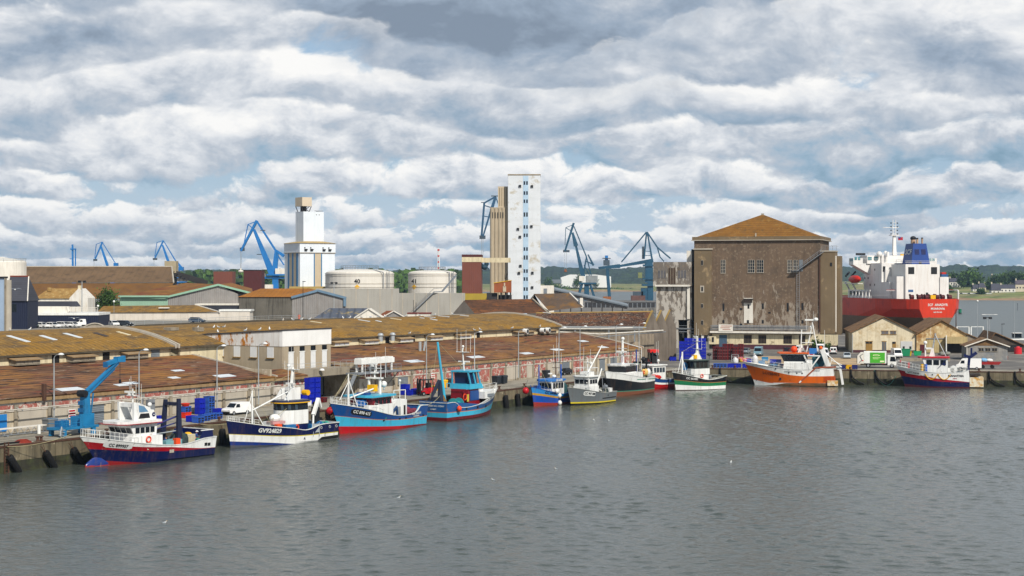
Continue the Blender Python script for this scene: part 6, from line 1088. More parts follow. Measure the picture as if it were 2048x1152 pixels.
for i, (p, u) in enumerate(gl_s):
    o = g0 if i == 0 else dup(g0, p, 0); o.location = p; o.rotation_euler[2] = random.uniform(0, 6.28); o['label'] = 'small white gull standing on a lichen covered roof or office roof edge'; o['group'] = 'gulls standing on the roofs'; o.scale = (1.25,) * 3
for i, (p, rz, lab) in enumerate(((Vector((bd(55, 13.4).x, bd(55, 13.4).y, zat(686, 13.4))), .6, 'white gull in flight over the lichen roof with skylight strips'), (Vector((bd(30, 9.5).x, bd(30, 9.5).y, zat(579, 9.5))), .2, 'gull gliding in front of the dark slate roof'), (Vector((bd(148, 8.6).x, bd(148, 8.6).y, zat(637, 8.6))), 0, 'gull gliding before the dark blue wall of the low building'))):
    o = gf if i == 0 else dup(gf, p, rz); o.location = p; o.rotation_euler[2] = R(90) + rz; o['label'] = lab; o['group'] = 'gulls in flight'; o.scale = (1.4,) * 3
for i, (u, v) in enumerate(((985, 960), (1111, 938), (1188, 841), (1218, 842), (798, 996), (330, 1046), (1462, 925))):
    o = dup(g0, at(u, v, 0) + Vector((0, 0, -.12)), random.uniform(0, 6)); o['label'] = 'small gull floating on the open harbour water'; o['group'] = 'gulls on the water'; o.scale = (.8,) * 3
# ---------------------------------------------------------------- big brown cold store, centre right
def peelmat(key, base, pale, z0, z1, hi=.62):
    m = mat(key, base, .92, 0, .14, .14, .4, '#3c3128', patch=[('#54483c', .3, .6, .12), ('#7d6e5c', 1.4, .6, .05)]); nt = m.node_tree; N = nt.nodes; b_ = N['Principled BSDF']; lk = b_.inputs['Base Color'].links[0].from_socket
    g = N.new('ShaderNodeNewGeometry'); sp = N.new('ShaderNodeSeparateXYZ'); nt.links.new(g.outputs['Position'], sp.inputs[0])
    mp = N.new('ShaderNodeMapping'); mp.inputs['Scale'].default_value = (.8, .8, .3); nt.links.new(g.outputs['Position'], mp.inputs[0]); n = N.new('ShaderNodeTexNoise'); n.inputs['Scale'].default_value = 1; n.inputs['Detail'].default_value = 8; n.inputs['Roughness'].default_value = .68; nt.links.new(mp.outputs[0], n.inputs['Vector'])
    r = N.new('ShaderNodeMapRange'); r.inputs[1].default_value = z0; r.inputs[2].default_value = z1; r.inputs[3].default_value = .385; r.inputs[4].default_value = hi; nt.links.new(sp.outputs[2], r.inputs[0])
    d = N.new('ShaderNodeMath'); d.operation = 'SUBTRACT'; nt.links.new(n.outputs['Fac'], d.inputs[0]); nt.links.new(r.outputs[0], d.inputs[1]); k = N.new('ShaderNodeMapRange'); k.inputs[1].default_value = -.01; k.inputs[2].default_value = .035; nt.links.new(d.outputs[0], k.inputs[0])
    x = N.new('ShaderNodeMix'); x.data_type = 'RGBA'; nt.links.new(k.outputs[0], x.inputs[0]); nt.links.new(lk, x.inputs[6]); x.inputs[7].default_value = (*lin(pale), 1); nt.links.new(x.outputs[2], b_.inputs['Base Color']); return m
BRN = peelmat('brown_concrete', '#675646', '#8b8072', 4.5, 22, .65); BRN2 = mat('brown_tower', '#6e5f49', .92, 0, .14, .14, .3, '#4a3c2c', patch=('#a08a68', .25, .66, .06)); GRYC = peelmat('grey_annex', '#6f6860', '#aaa49a', 4, 30, .58)
OROOF = mat('orange_lichen_roof', '#77501a', .95, 0, .25, .35, patch=[('#8a6a34', 1.2, .6, .05), ('#5c4420', .6, .6, .06)], tile=('Z', .55, .45, .4))
ANGC = -R(16.5); cx_ = Vector((math.cos(ANGC), math.sin(ANGC), 0)); cn_ = Vector((-cx_.y, cx_.x, 0)); PR_ = bd(1640, 7.24); WB = 35.1; P0 = PR_ - cx_ * WB
def fc(u, v=None, y=0.):
    k = (u - CX) / F; o = P0 + cn_ * y; x = (k * o.y - o.x) / (cx_.x - k * cx_.y); D = o.y + cx_.y * x
    return x if v is None else (x, CAMZ - (v - HY) * D / F - QZ)
r = thing('cold_store', 'tall brown concrete cold store with pyramid roof and peeling lower facade', 'warehouse', P0, ANGC)
part(r, 'wall', BRN, ('b', WB / 2, 12.5, 15.3, WB, 25, 30.6)); part(r, 'cornice', BRN2, ('b', WB / 2, 12.5, 31.0, WB + 1.0, 26, .9), CONC_L, ('b', WB / 2, 12.5, 30.45, WB + 1.5, 26.4, .18))
part(r, 'roof', OROOF, ('add', [(.6, .6, 31.44), (WB - .6, .6, 31.44), (WB - .6, 24.4, 31.44), (.6, 24.4, 31.44), (WB / 2 - .2, 12.5, 38.0), (WB / 2 + .2, 12.5, 38.0)], [(0, 1, 5, 4), (1, 2, 5), (2, 3, 4, 5), (3, 0, 4)])); part(r, 'roof_vent', CONC_L, ('b', fc(1511), .5, 31.9, .3, .3, 1.)); part(r, 'finial', CONC, ('b', WB / 2, 12.5, 38.1, .7, .7, .5))
x0, zt = fc(1390, 499); x1 = fc(1424); part(r, 'stair_tower', BRN2, ('b', (x0 + x1) / 2, -.5, (zt + 3.8) / 2, x1 - x0, 1.6, zt - 3.8), CONC_L, ('b', (x0 + x1) / 2, -.55, zt + .1, x1 - x0 + .5, 2.0, .35))
for u, v0, v1 in ((1406, 520, 531), (1406, 573, 583), (1406, 607, 616), (1406, 640, 650)):
    x, za = fc(u, v0); _, zb = fc(u, v1); part(r, 'window', CONC_L, ('b', x, -1.33, (za + zb) / 2, 1.1 if v0 == 573 else .6, .08, (za - zb) + (.5 if v0 == 573 else 0)), DARK, ('b', x, -1.38, (za + zb) / 2, .5, .06, za - zb - .2))
def win(u0, u1, v0, v1, m=GLS, fr=CONC_L, bars=(3, 4), nm='window'):
    xa, za = fc(u0, v0); xb, zb = fc(u1, v1); c, w, h = (xa + xb) / 2, xb - xa, za - zb; z = (za + zb) / 2
    o = part(r, nm, m, ('b', c, -.02, z, w, .06, h)); part(o, 'frame', fr, ('b', c, -.08, zb - .06, w + .25, .2, .14), *[('b', xa + w * k / bars[0], -.07, z, .09, .06, h) for k in range(bars[0] + 1)], *[('b', c, -.075, zb + h * k / bars[1], w, .05, .07) for k in range(1, bars[1] + 1)]); return o
for a in ((1442, 1451, 520, 546), (1496, 1509, 520, 545), (1514, 1527, 520, 545), (1575, 1584, 520, 545), (1587, 1596, 520, 545)): win(*a)
part(r, 'door', GREYM, ('b', fc(1602), -.05, fc(1602, 531)[1], 1.0, .1, 3.2))
for u, v0, v1 in ((1447, 607, 622), (1497, 607, 615), (1525.6, 607, 618), (1575.6, 606, 623), (1605, 606, 620), (1447, 640, 646), (1497, 640, 647), (1525.6, 640, 647), (1605, 640, 647), (1482, 616, 620), (1539, 624, 627), (1482, 647, 651)):
    x, za = fc(u, v0); _, zb = fc(u, v1); part(r, 'slit_window', DARK, ('b', x, -.01, (za + zb) / 2, .55 if v1 - v0 > 5 else .7, .08, za - zb))
xa, za = fc(1488, 596); xb, zb = fc(1506, 646); part(r, 'hoist_bay', WHITE2, ('b', (xa + xb) / 2, -.03, (za + zb) / 2, xb - xa, .1, za - zb), mat('dark_timber', '#2e2620', .8), ('b', (xa + xb) / 2, -.4, za - .3, xb - xa + .2, .8, .25), ('b', (xa + xb) / 2, -.6, za - .9, xb - xa - .2, .3, .9), DARK, ('b', fc(1497), -.1, fc(1497, 613)[1], .5, .06, 1.2), ('b', fc(1496), -.1, fc(1496, 643)[1], .6, .06, .8))
z1 = fc(1500, 666)[1]; part(r, 'ground_floor', CREAM, ('b', (fc(1425) + 40.) / 2, -.35, 2.75, 40. - fc(1425), .7, 3.0), mat('maroon_plinth', '#4a2a30', .9, 0, .2, .5), ('b', (fc(1425) + 40.) / 2, -.36, .65, 40. - fc(1425), .74, 1.3)); part(r, 'balcony', WHITE2, ('b', (fc(1422) + fc(1628)) / 2, -1.0, z1 + .25, fc(1628) - fc(1422), 2.0, .5)); part(r, 'pipe_rack', STEEL, *[('t', (fc(1422), -1.5 + .35 * k, z1 + 1.0 + .35 * k), (fc(1618), -1.5 + .35 * k, z1 + 1.0 + .35 * k), .1) for k in range(4)], *[('t', (x, -1.85, z1 + .3), (x, -1.85, z1 + 2.), .05) for x in [fc(1424) + 2.2 * k for k in range(13)]], ('t', (fc(1422), -1.85, z1 + 2.), (fc(1628), -1.85, z1 + 2.), .05))
for u0, u1 in ((1489, 1504), (1518, 1533), (1568, 1584), (1599, 1611)):
    x, w = (fc(u0) + fc(u1)) / 2, fc(u1) - fc(u0); o = part(r, 'window', DARK, ('b', x, -.72, 2.7, w, .06, 2.1)); part(o, 'frame', mat('timber_brown', '#5b4a38', .8), ('b', x, -.78, 3.85, w + .1, .12, .35), *[('b', x - w / 2 + w * k / 5, -.76, 2.7, .1, .06, 2.1) for k in range(6)])
part(r, 'door', paint('#3d5468', .6, .2), ('b', fc(1447), -.74, 2.1, 2.2, .08, 3.6)); part(r, 'porch', CREAM, ('b', fc(1427), -1.2, 2.4, 2.0, 1.6, 2.2), DARK, ('b', fc(1428), -2.02, 2.6, .6, .05, 1.4), WHITE2, ('b', fc(1412), -.6, 2.4, 2.2, 1., 4.6), DARK, ('b', fc(1413), -1.12, 2.9, 1.0, .06, 1.8))
bo = part(r, 'banner', WHITE2, ('b', fc(1454), -2.1, fc(1454, 655.5)[1], 4.0, .06, 2.0)); part(bo, 'banner_marks', mat('faded_red', '#a8786c', .8), *[('b', fc(1454) + .2 * (-1) ** k, -2.14, fc(1454, 655.5)[1] + .55 - .5 * k, 3.0 - .4 * k, .02, .22) for k in range(3)])
part(r, 'side_tower', BRN2, ('b', WB + 2.05, 4.2, 13.6 + 4.5 / 2, 3.9, 8, 22.8 + 0), CONC_L, ('b', WB + 2.05, 4.2, 27.3, 4.2, 8.4, .3), BRN2, ('b', WB + 3.0, 9., 15., 4.0, 6, 22.), WHITE2, ('t', (WB + 4.15, 1.6, 5), (WB + 4.15, 1.6, 26.), .2), RUST, ('t', (WB - .1, -.2, 5), (WB - .1, -.2, 27), .2)); part(r, 'tower_window', DARK, ('b', WB + 3., .17, 23.6, .6, .06, 1.))
xa, za = fc(1596, 541); part(r, 'stair', STEEL, ('bar', (xa, -.8, za), (WB + 1.2, -.8, 27.2), .9, .16), ('p', [(xa, -1.2, za + 1.1), (WB + 1.2, -1.2, 28.3)], .06), ('p', [(xa, -1.2, za + .6), (WB + 1.2, -1.2, 27.8)], .04), *[('t', (xa + (WB + 1.2 - xa) * k / 8, -1.2, za + (27.2 - za) * k / 8), (xa + (WB + 1.2 - xa) * k / 8, -1.2, za + (27.2 - za) * k / 8 + 1.1), .04) for k in range(9)], ('b', xa - .6, -.8, za - .1, 2., 1.4, .14), ('p', [(xa - 1.5, -1.4, za + 1.1), (xa + .4, -1.4, za + 1.1)], .05)); part(r, 'wall_ladder', STEEL, *[('t', (x, -.35, 5.4), (x, -.35, za), .06) for x in (xa - .3, xa + .4)], *[('b', xa + .05, -.35, 5.8 + .6 * k, .7, .05, .06) for k in range(int((za - 6) / .6))])
part(r, 'roof_rail', STEEL, ('p', [(WB + .4, .4, 28.7), (WB + 4.4, .4, 28.7), (WB + 4.4, 6, 28.7)], .05), *[('t', (WB + .4 + k, .4, 27.4), (WB + .4 + k, .4, 28.7), .04) for k in range(5)])
r = thing('annex_building', 'grey weathered concrete annex on pillars beside the brown cold store', 'building', P0, ANGC); y0 = .5
xa, xb = fc(1307), fc(1384); zt = fc(1340, 524)[1]; zm = fc(1340, 572)[1]; zl = fc(1340, 640)[1]
part(r, 'upper_storey', GRYC, ('b', (xa + xb) / 2, 6, (zt + zm) / 2, xb - xa, 13, zt - zm)); part(r, 'lower_storey', GRYC, ('b', (fc(1312) + fc(1383)) / 2, 6.4, (zm + zl) / 2, fc(1383) - fc(1312), 12, zm - zl - .1)); part(r, 'band', WHITE2, ('b', (xa + xb) / 2, -.3, zm + .1, xb - xa - 1, .7, .5), ('b', fc(1377), .2, (zm + zl) / 2, .8, .6, zm - zl - .6))
for u0, u1, v0, v1 in ((1316, 1333, 541, 556), (1337, 1352, 536, 568), (1356, 1374, 541, 556)):
    x, w = (fc(u0) + fc(u1)) / 2, fc(u1) - fc(u0); z = (fc(u0, v0)[1] + fc(u0, v1)[1]) / 2; h = fc(u0, v0)[1] - fc(u0, v1)[1]; part(r, 'window', mat('dusty_glass', '#5c5a5c', .5, 0, .25, .8) if v0 == 541 else mat('rust_panel', '#46372c', .8, 0, .4, .6), ('b', x, -.54, z, w, .08, h), CONC, *[('b', x - w / 2 + w * k / 3, -.6, z, .12, .06, h) for k in range(4)])
for u in (1316, 1352, 1378): part(r, 'pillar', GRYC, ('b', fc(u), .9, zl / 2, 1.1, 1.1, zl))
part(r, 'undercroft', mat('dark_interior', '#26221e', .95, 0, .2, 1.), ('b', (fc(1316) + fc(1386)) / 2, 11, zl / 2, fc(1386) - fc(1316), .4, zl), STEEL, ('t', (fc(1312), .2, zl - 2.2), (fc(1388), .2, zl - 2.4), .12), ('t', (fc(1312), .5, zl - 3.), (fc(1388), .5, zl - 3.4), .1), ('b', fc(1368), 1.5, zl - 2.6, 5, 2, .25), ('p', [(fc(1356), .5, zl - 1.6), (fc(1382), .5, zl - 1.6)], .06), WHITE2, ('t', (fc(1330), 4, zl - 1.4), (fc(1338), 4, zl - 1.4), .6, None, 10), ('b', fc(1350), 6, 3.6, 3, .3, 1.6)); part(r, 'machine_box', WHITE2, ('b', fc(1377), 2.5, zt + 1.6, 1.5, 2.5, 3.2), DARK, ('b', fc(1384), 2.5, zt + 1.8, .9, 2., 3.6)); part(r, 'shop_front', mat('dark_interior', '#26221e', .95, 0, .2, 1.), ('b', fc(1352), 3, 2.6, 2.4, .3, 3.0), paint('#12602c', .6, 0), ('b', fc(1352), 2.8, 1.0, 2.4, .1, .6))
SHRUB = mat('leaf_dark', '#2b3f18', .8, 0, .5, .8); LEAFM = mat('leaf_mid', '#3f5a1e', .8, 0, .5, .9)
def foliage(mb, c, rad, n, size, q):
    """leaf clumps through the crown's volume, denser towards a few lobes"""
    lobes = [Vector((q.uniform(-.55, .55) * rad[0], q.uniform(-.55, .55) * rad[1], q.uniform(-.35, .55) * rad[2])) for _ in range(7)]
    for _ in range(n):
        l = q.choice(lobes); d = Vector((q.gauss(0, .27) * rad[0], q.gauss(0, .27) * rad[1], q.gauss(0, .27) * rad[2])); p = Vector(c) + l + d
        a = Vector((q.uniform(-1, 1), q.uniform(-1, 1), q.uniform(-.6, 1))).normalized(); x = a.orthogonal().normalized(); y = a.cross(x); s = size * q.uniform(.6, 1.4)
        mb.add([p - x * s, p - y * s * .5, p + x * s, p + y * s * .6], [(0, 1, 2, 3)])
def tree(label, p, h, w, m1=SHRUB, m2=LEAFM, n=700, trunk=.25, leaf=.5, name='broadleaf_tree', group='trees', seed=None):
    q = random.Random(seed if seed is not None else int(abs(p[0]) * 7 + p[1])); r = thing(name, label, 'tree' if 'shrub' not in name else 'shrub', p, q.uniform(0, 6), group)
    part(r, 'trunk', mat('bark', '#3a2f24', .9, 0, .3, 2.), ('t', (0, 0, 0), (0, 0, h * .5), h * .035, h * .018, 7), *[('t', (0, 0, h * .3), (math.cos(k * 1.7) * w * .3, math.sin(k * 1.7) * w * .3, h * .65), h * .014, h * .006, 5) for k in range(5)])
    mb = MB(); mb.use(m1); foliage(mb, (0, 0, h * (.5 + trunk * .3)), (w / 2, w / 2, h * (.5 - trunk * .3)), n // 2, leaf, q); mb.use(m2); foliage(mb, (0, 0, h * (.55 + trunk * .3)), (w / 2, w / 2, h * (.48 - trunk * .3)), n // 2, leaf, q); mb.build('crown', r); return r
tree('dark shrub growing by the pale ground floor wall behind the vans', at(1632, 705, QZ), 3.6, 4.2, n=500, leaf=.3, trunk=0, name='wild_shrub', group='shrubs'); tree('small dark shrub between the two white vans at the pale wall', at(1657, 706, QZ), 2.6, 2.4, n=300, leaf=.25, trunk=0, name='wild_shrub', group='shrubs')
# ---------------------------------------------------------------- pale warehouses at right
LROOF = mat('old_sheet_roof', '#7a5a38', .95, 0, .3, .3, patch=[('#a08e72', .9, .62, .05, (1, 1, 1)), ('#4c3826', .7, .58, .08)], tile=('X', .6, .3, .4)); PALE = mat('pale_stained_wall', '#c9bda2', .9, 0, .1, .4, .35, '#6d5d44', patch=[('#b09a74', .5, .6, .10), ('#cfc4a8', .7, .6, .05)])
ANGW = -R(8)
def gable(label, u0, u1, vb, ve, va, depth, m, roofm, name='pale_warehouse', cat='warehouse', uc=None, group=None, over=.5):
    ppm = (vb - HY) / (CAMZ - QZ); p = bd(u0, ppm); r = thing(name, label, cat, p, ANGW, group); W_ = (u1 - u0) / ppm / math.cos(ANGW) * .985; X = lambda u: (u - u0) / ppm; Z = lambda v: (vb - v) / ppm; ax = X(uc) if uc else W_ / 2
    part(r, 'wall', m, ('pr', [(0, 0, 0), (W_, 0, 0), (W_, 0, Z(ve)), (ax, 0, Z(va) - .2), (0, 0, Z(ve))], [(0, depth, 0), (W_, depth, 0), (W_, depth, Z(ve)), (ax, depth, Z(va) - .2), (0, depth, Z(ve))])); sl = (Z(va) - Z(ve)) / ax; sr = (Z(va) - Z(ve)) / (W_ - ax)
    part(r, 'roof', roofm, ('pr', [(-over, -over, Z(ve) - sl * over), (ax, -over, Z(va)), (ax, -over, Z(va) + .2), (-over, -over, Z(ve) - sl * over + .2)], [(-over, depth, Z(ve) - sl * over), (ax, depth, Z(va)), (ax, depth, Z(va) + .2), (-over, depth, Z(ve) - sl * over + .2)]), ('pr', [(W_ + over, -over, Z(ve) - sr * over), (ax, -over, Z(va)), (ax, -over, Z(va) + .2), (W_ + over, -over, Z(ve) - sr * over + .2)], [(W_ + over, depth, Z(ve) - sr * over), (ax, depth, Z(va)), (ax, depth, Z(va) + .2), (W_ + over, depth, Z(ve) - sr * over + .2)]))
    return r, X, Z, W_
def box_on(r, nm, m, X, Z, u0, u1, v0, v1, th=.1, y=0., fr=None):
    x, w, z, h = (X(u0) + X(u1)) / 2, X(u1) - X(u0), (Z(v0) + Z(v1)) / 2, Z(v0) - Z(v1); pr = [('b', x, y - th / 2, z, w, th, h)]
    if fr is not None: pr += [fr, ('b', x, y - th / 2 - .02, Z(v1) - .06, w + .3, th + .1, .12), ('b', x, y - th / 2 - .02, Z(v0) + .08, w + .2, th + .06, .16), ('b', x, y - th / 2 - .02, z, .08, th + .05, h)]
    return part(r, nm, m, *pr)
r, X, Z, W_ = gable('pale cream gabled warehouse with roller door behind the refuse lorry', 1704, 1829, 705, 664, 634, 30, PALE, LROOF); OCD = mat('ochre_door', '#8a6a34', .8, 0, .15, .8)
for a in ((1762, 1775, 662, 668), (1779, 1790, 662, 668)): box_on(r, 'window', mat('dusty_glass', '#5c5a5c', .5, 0, .25, .8), X, Z, *a, fr=OCD)
box_on(r, 'door', OCD, X, Z, 1731, 1744, 683, 704, fr=OCD); box_on(r, 'door', mat('grey_door', '#55585c', .7), X, Z, 1763, 1771, 683, 704, fr=OCD); box_on(r, 'door', OCD, X, Z, 1783, 1790, 683, 700); box_on(r, 'fanlight', DARK, X, Z, 1731, 1743, 683, 687, .14); box_on(r, 'fanlight', DARK, X, Z, 1783, 1789, 683, 687, .14); o = box_on(r, 'roller_door', mat('white_roller', '#b4b5b3', .6, 0, .06, .5, wave=('Z', .3, .02)), X, Z, 1799, 1822, 682, 700); box_on(r, 'window', DARK, X, Z, 1803, 1807, 692, 698, .14); box_on(r, 'window', DARK, X, Z, 1816, 1820, 692, 698, .14); part(r, 'plinth', mat('maroon_plinth', '#4a2a30', .9, 0, .2, .5), ('b', W_ / 2, -.04, .35, W_, .08, .7)); part(r, 'drainpipe', GALV, ('t', (X(1705), -.3, 0), (X(1705), -.3, Z(668)), .1))
OXW = mat('ochre_stained_wall', '#bca47a', .9, 0, .14, .5, .45, '#6d4f2c', patch=[('#8c6432', .45, .56, .10), ('#c9b890', .7, .6, .05)]); r, X, Z, W_ = gable('ochre stained gabled warehouse with sliding door and covered opening behind the white topped boat', 1833, 1930, 706, 668, 641, 30, OXW, LROOF, uc=1882)
part(r, 'sliding_door', mat('cream_boards', '#a8966c', .8, 0, .1, .5, .3, wave=('X', .4, .04)), ('b', (X(1852) + X(1887)) / 2, -.12, Z(692), X(1887) - X(1852), .16, Z(678) - .3), STEEL, ('b', X(1872), -.16, Z(677), X(1890) - X(1850), .16, .2)); part(r, 'opening', mat('dark_interior', '#26221e', .95, 0, .2, 1.), ('b', (X(1888) + X(1929)) / 2, -.04, Z(696), X(1929) - X(1888), .1, Z(686) - .1)); part(r, 'canopy', mat('cream_boards', '#a8966c', .8), ('b', (X(1888) + X(1930)) / 2, -1.2, Z(679.5), X(1930) - X(1888), 2.2, 13 / 7.5), WHITE, ('t', (X(1889), -2.2, 0), (X(1889), -2.2, Z(670)), .16)); box_on(r, 'door', mat('dark_red_door', '#4c141c', .7), X, Z, 1840, 1849, 689, 705)
part(r, 'lean_to_roof', LROOF, ('pr', [(X(1930), -.4, Z(667)), (X(1990), -.4, Z(693)), (X(1990), -.4, Z(692)), (X(1930), -.4, Z(665.5))], [(X(1930), 28, Z(667)), (X(1990), 28, Z(693)), (X(1990), 28, Z(692)), (X(1930), 28, Z(665.5))])); part(r, 'lean_to_wall', mat('grey_boards', '#7d7264', .9, 0, .15, .6, .3), ('pr', [(X(1930), 0, 0), (X(1985), 0, 0), (X(1985), 0, Z(692)), (X(1930), 0, Z(668))], [(X(1930), 26, 0), (X(1985), 26, 0), (X(1985), 26, Z(692)), (X(1930), 26, Z(668))]))
r, X, Z, W_ = gable('small grey block shed with brown gable and three dark windows', 1933, 2013, 720, 692, 678, 9, mat('grey_blocks', '#84827e', .9, 0, .14, .7, .3, patch=('#6a7076', .5, .57, .08)), LROOF, name='block_shed', cat='shed', uc=1972)
part(r, 'gable_boarding', mat('brown_boards', '#6b5134', .9, 0, .2, .8, wave=('X', .35, .03)), ('pr', [(.1, -.06, Z(691)), (W_ - .1, -.06, Z(691)), (X(1972), -.06, Z(679.5))], [(.1, -.01, Z(691)), (W_ - .1, -.01, Z(691)), (X(1972), -.01, Z(679.5))])); part(r, 'bargeboard', WHITE2, ('bar', (-.5, -.6, Z(693)), (X(1972), -.6, Z(677.5)), .12, .25), ('bar', (W_ + .5, -.6, Z(693)), (X(1972), -.6, Z(677.5)), .12, .25), ('t', (.05, -.3, 0), (.05, -.3, Z(692)), .09))
for a in ((1957, 1966), (1970, 1979), (1983, 1992)): box_on(r, 'window', DARK, X, Z, a[0], a[1], 696, 702, fr=CONC)
r, X, Z, W_ = gable('dark open sided shed with brown roof behind the grey block shed', 1972, 2046, 704, 690, 666, 22, mat('dark_boards', '#4a4036', .9, 0, .3, .6), LROOF, name='open_shed', cat='shed', uc=1990); part(r, 'opening', DARK, ('b', X(2026), -.05, Z(696), X(2042) - X(2012), .1, Z(691)))
solo('red_container', 'bright red plastic tank at the mouth of the dark open shed', 'tank', paint('#c0202a', .4, 0), ('t', (0, 0, 0), (0, 0, 1.7), 1.0, .95, 14), ('t', (0, 0, 1.7), (0, 0, 2.0), .5, .4, 12), loc=at(2036, 708, QZ)); solo('concrete_block', 'cream concrete block on the yard before the sliding door', 'block', CREAM, ('b', 0, 0, .55, 1.8, .9, 1.1), ('b', 0, 0, 1.12, 1.5, .6, .08), loc=at(1859, 719, QZ), rz=ANGB)
mb = MB(); mb.use(CONC); a, b_ = at(1800, 722, QZ), at(1900, 723, QZ); mb.bar(a + Vector((0, 0, .3)), b_ + Vector((0, 0, .3)), .5, .6); mb.bar(a + Vector((0, .1, .65)), b_ + Vector((0, .1, .65)), .6, .1); o = mb.build('low_wall'); tag(o, 'low concrete wall across the yard behind the white topped boat', 'wall')
# lamps and posts at right
def post(label, u, vb, vt, r_=.12, head=None, name='lamp_mast', m=GALV, cat='lamp post', group='posts in the east yard'):
    ppm = (vb - HY) / (CAMZ - QZ); h = (vb - vt) / ppm; t = thing(name, label, cat, bd(u, ppm), 0, group); part(t, 'pole', m, ('t', (0, 0, 0), (0, 0, h), r_, r_ * .6, 7))
    if head == 'double': part(t, 'arm', WHITE, ('t', (-2.2, 0, h), (2.2, 0, h), .06)); part(t, 'lamp_head', WHITE, ('b', -2.0, 0, h, 1.3, .35, .16)); part(t, 'lamp_head', WHITE, ('b', 2.0, 0, h, 1.3, .35, .16))
    if head == 'flood': part(t, 'floodlight', DARK, ('b', -.7, 0, h, .7, .6, .55), ('b', .7, 0, h, .7, .6, .55), ('b', 0, 0, h + .1, 2.0, .2, .15))
    if head == 'one': part(t, 'lamp_head', DARK, ('b', .3, 0, h, .9, .35, .2))
    if head == 'ball': part(t, 'lamp_head', WHITE, ('s', (0, 0, h), .35), smooth=True)
    return t
post('tall mast with white double arm lamp head in the east yard', 1979, 672, 629, .14, 'double'); post('grey lamp post with dark floodlights in front of the grey block shed', 1975, 717, 636, .13, 'flood'); post('slim pole with pale ball top in the east yard', 1955, 676, 602, .09, 'ball'); post('tall bare pole rising over the open shed roof', 2029, 676, 603, .09); post('dark lamp post over the open shed', 2004, 690, 648, .08, 'one', m=DARK); post('pole standing before the red ship transom', 1846, 668, 575, .1, None, 'pole', cat='pole'); post('thin pole crossing the ship name on the transom', 1866, 668, 580, .07, None, 'pole', cat='pole'); post('grey pole right of the ship transom', 1908, 668, 612, .08, None, 'pole', cat='pole'); post('thicker grey post with dark cap beside the ship transom', 1912, 668, 624, .22, 'one', 'pole', RUST, 'pole'); post('white pole in front of the side tower of the cold store', 1649, 712, 660, .07, None, 'pole', WHITE, 'pole')
for lab, u in (('white steel portal frame by the water left of the double lamp', 1928), ('white steel portal frame by the water right of its twin', 1952)): solo('portal_frame', lab, 'frame', WHITE, ('b', -2.4, 0, 1.7, .35, .35, 3.4), ('b', 2.4, 0, 1.7, .35, .35, 3.4), ('b', 0, 0, 3.3, 4.8, .3, .2), loc=bd(u, 5.9), group='portal frames by the river')
solo('small_workboat', 'white workboat with dark cabin moored behind the open shed', 'boat', WHITE, ('y', [(-4, 0), (4, 0), (5, 1.5), (-4, 1.3)], -1.3, 1.3), GLS, ('b', -.5, 0, 2.5, 3., 1.8, 1.6), WHITE, ('b', -.5, 0, 3.4, 3.4, 2.2, .2), loc=(bd(2036, 5.6).x, bd(2036, 5.6).y, 0))
r = thing('channel_buoy', 'green channel marker buoy floating right of the red ship', 'buoy', (bd(1920, 4.2).x, F / 3.55 * 1., 0)); r.location = at(1920, 627, 0); part(r, 'float', paint('#0c6b4c', .5, 0), ('t', (0, 0, .5), (0, 0, 3.0), 1.0, 1.0, 14)); part(r, 'skirt', DARK, ('t', (0, 0, -.2), (0, 0, .5), 1.0, None, 14)); part(r, 'top_mark', GALV, ('t', (0, 0, 3), (0, 0, 4.3), .12), ('t', (0, 0, 3.0), (0, 0, 3.15), 1.25, 1.25, 14))
solo('marker_post', 'thin dark marker post standing in the river at the edge of the view', 'marker', DARK, ('t', (0, 0, -1), (0, 0, 4.2), .12), ('b', 0, 0, 4.4, .5, .1, .5), loc=at(2035, 620, 0))
# ---------------------------------------------------------------- red tanker
fw = Vector((-.182, .983, 0)); st_ = Vector(((1875 - CX) / 5.9, 559, 0)); r = thing('tanker_ship', 'red hulled tanker with white superstructure and blue funnel seen from the stern', 'ship', st_, math.atan2(fw.y, fw.x)); SR = mat('ship_red', '#c03012', .45, 0, .08, .1, .4, '#6b2416', patch=('#96201a', .12, .62, .06)); SRL = SR; SOL = mat('ship_antifouling', '#6d5640', .7, 0, .15, .2, .3); SW = mat('ship_white', '#d6d4d0', .5, 0, .05, .2, .3, '#9a7a5c'); SBL = mat('funnel_blue', '#123a80', .45, 0, .08, .3, .1)
secs = [(0, [6.6, 6.6, 5.4, 3.4, .5]), (4, [9.6, 9.4, 7.4, 4.6, 1.]), (10, [12.6, 12.2, 10.0, 6.6, 2.]), (20, [14.2, 14., 13., 11., 6]), (35, [14.5, 14.5, 14.4, 14, 12]), (140, [14.5, 14.5, 14.5, 14.2, 12]), (165, [10, 9, 7, 6, 4]), (178, [.3, .3, .3, .3, .3])]; zs = [15.9, 12.5, 9.6, 6.0, -1.]
mb = MB()
for k in range(4):
    mb.use(SR if k < 2 else SOL)
    for sd in (1, -1):
        for (xa, wa), (xb, wb_) in zip(secs, secs[1:]): mb.q([(xa, sd * wa[k], zs[k]), (xb, sd * wb_[k], zs[k]), (xb, sd * wb_[k + 1], zs[k + 1]), (xa, sd * wa[k + 1], zs[k + 1])])
    w = secs[0][1]; mb.q([(0, w[k], zs[k]), (0, w[k + 1], zs[k + 1]), (0, -w[k + 1], zs[k + 1]), (0, -w[k], zs[k])])
mb.build('hull', r); mb = MB(); mb.use(mat('ship_deck', '#5a2a22', .8, 0, .2, .5)); mb.q([(x, w[0] - .02, 15.6) for x, w in secs] + [(x, -w[0] + .02, 15.6) for x, w in reversed(secs)]); mb.build('deck', r)
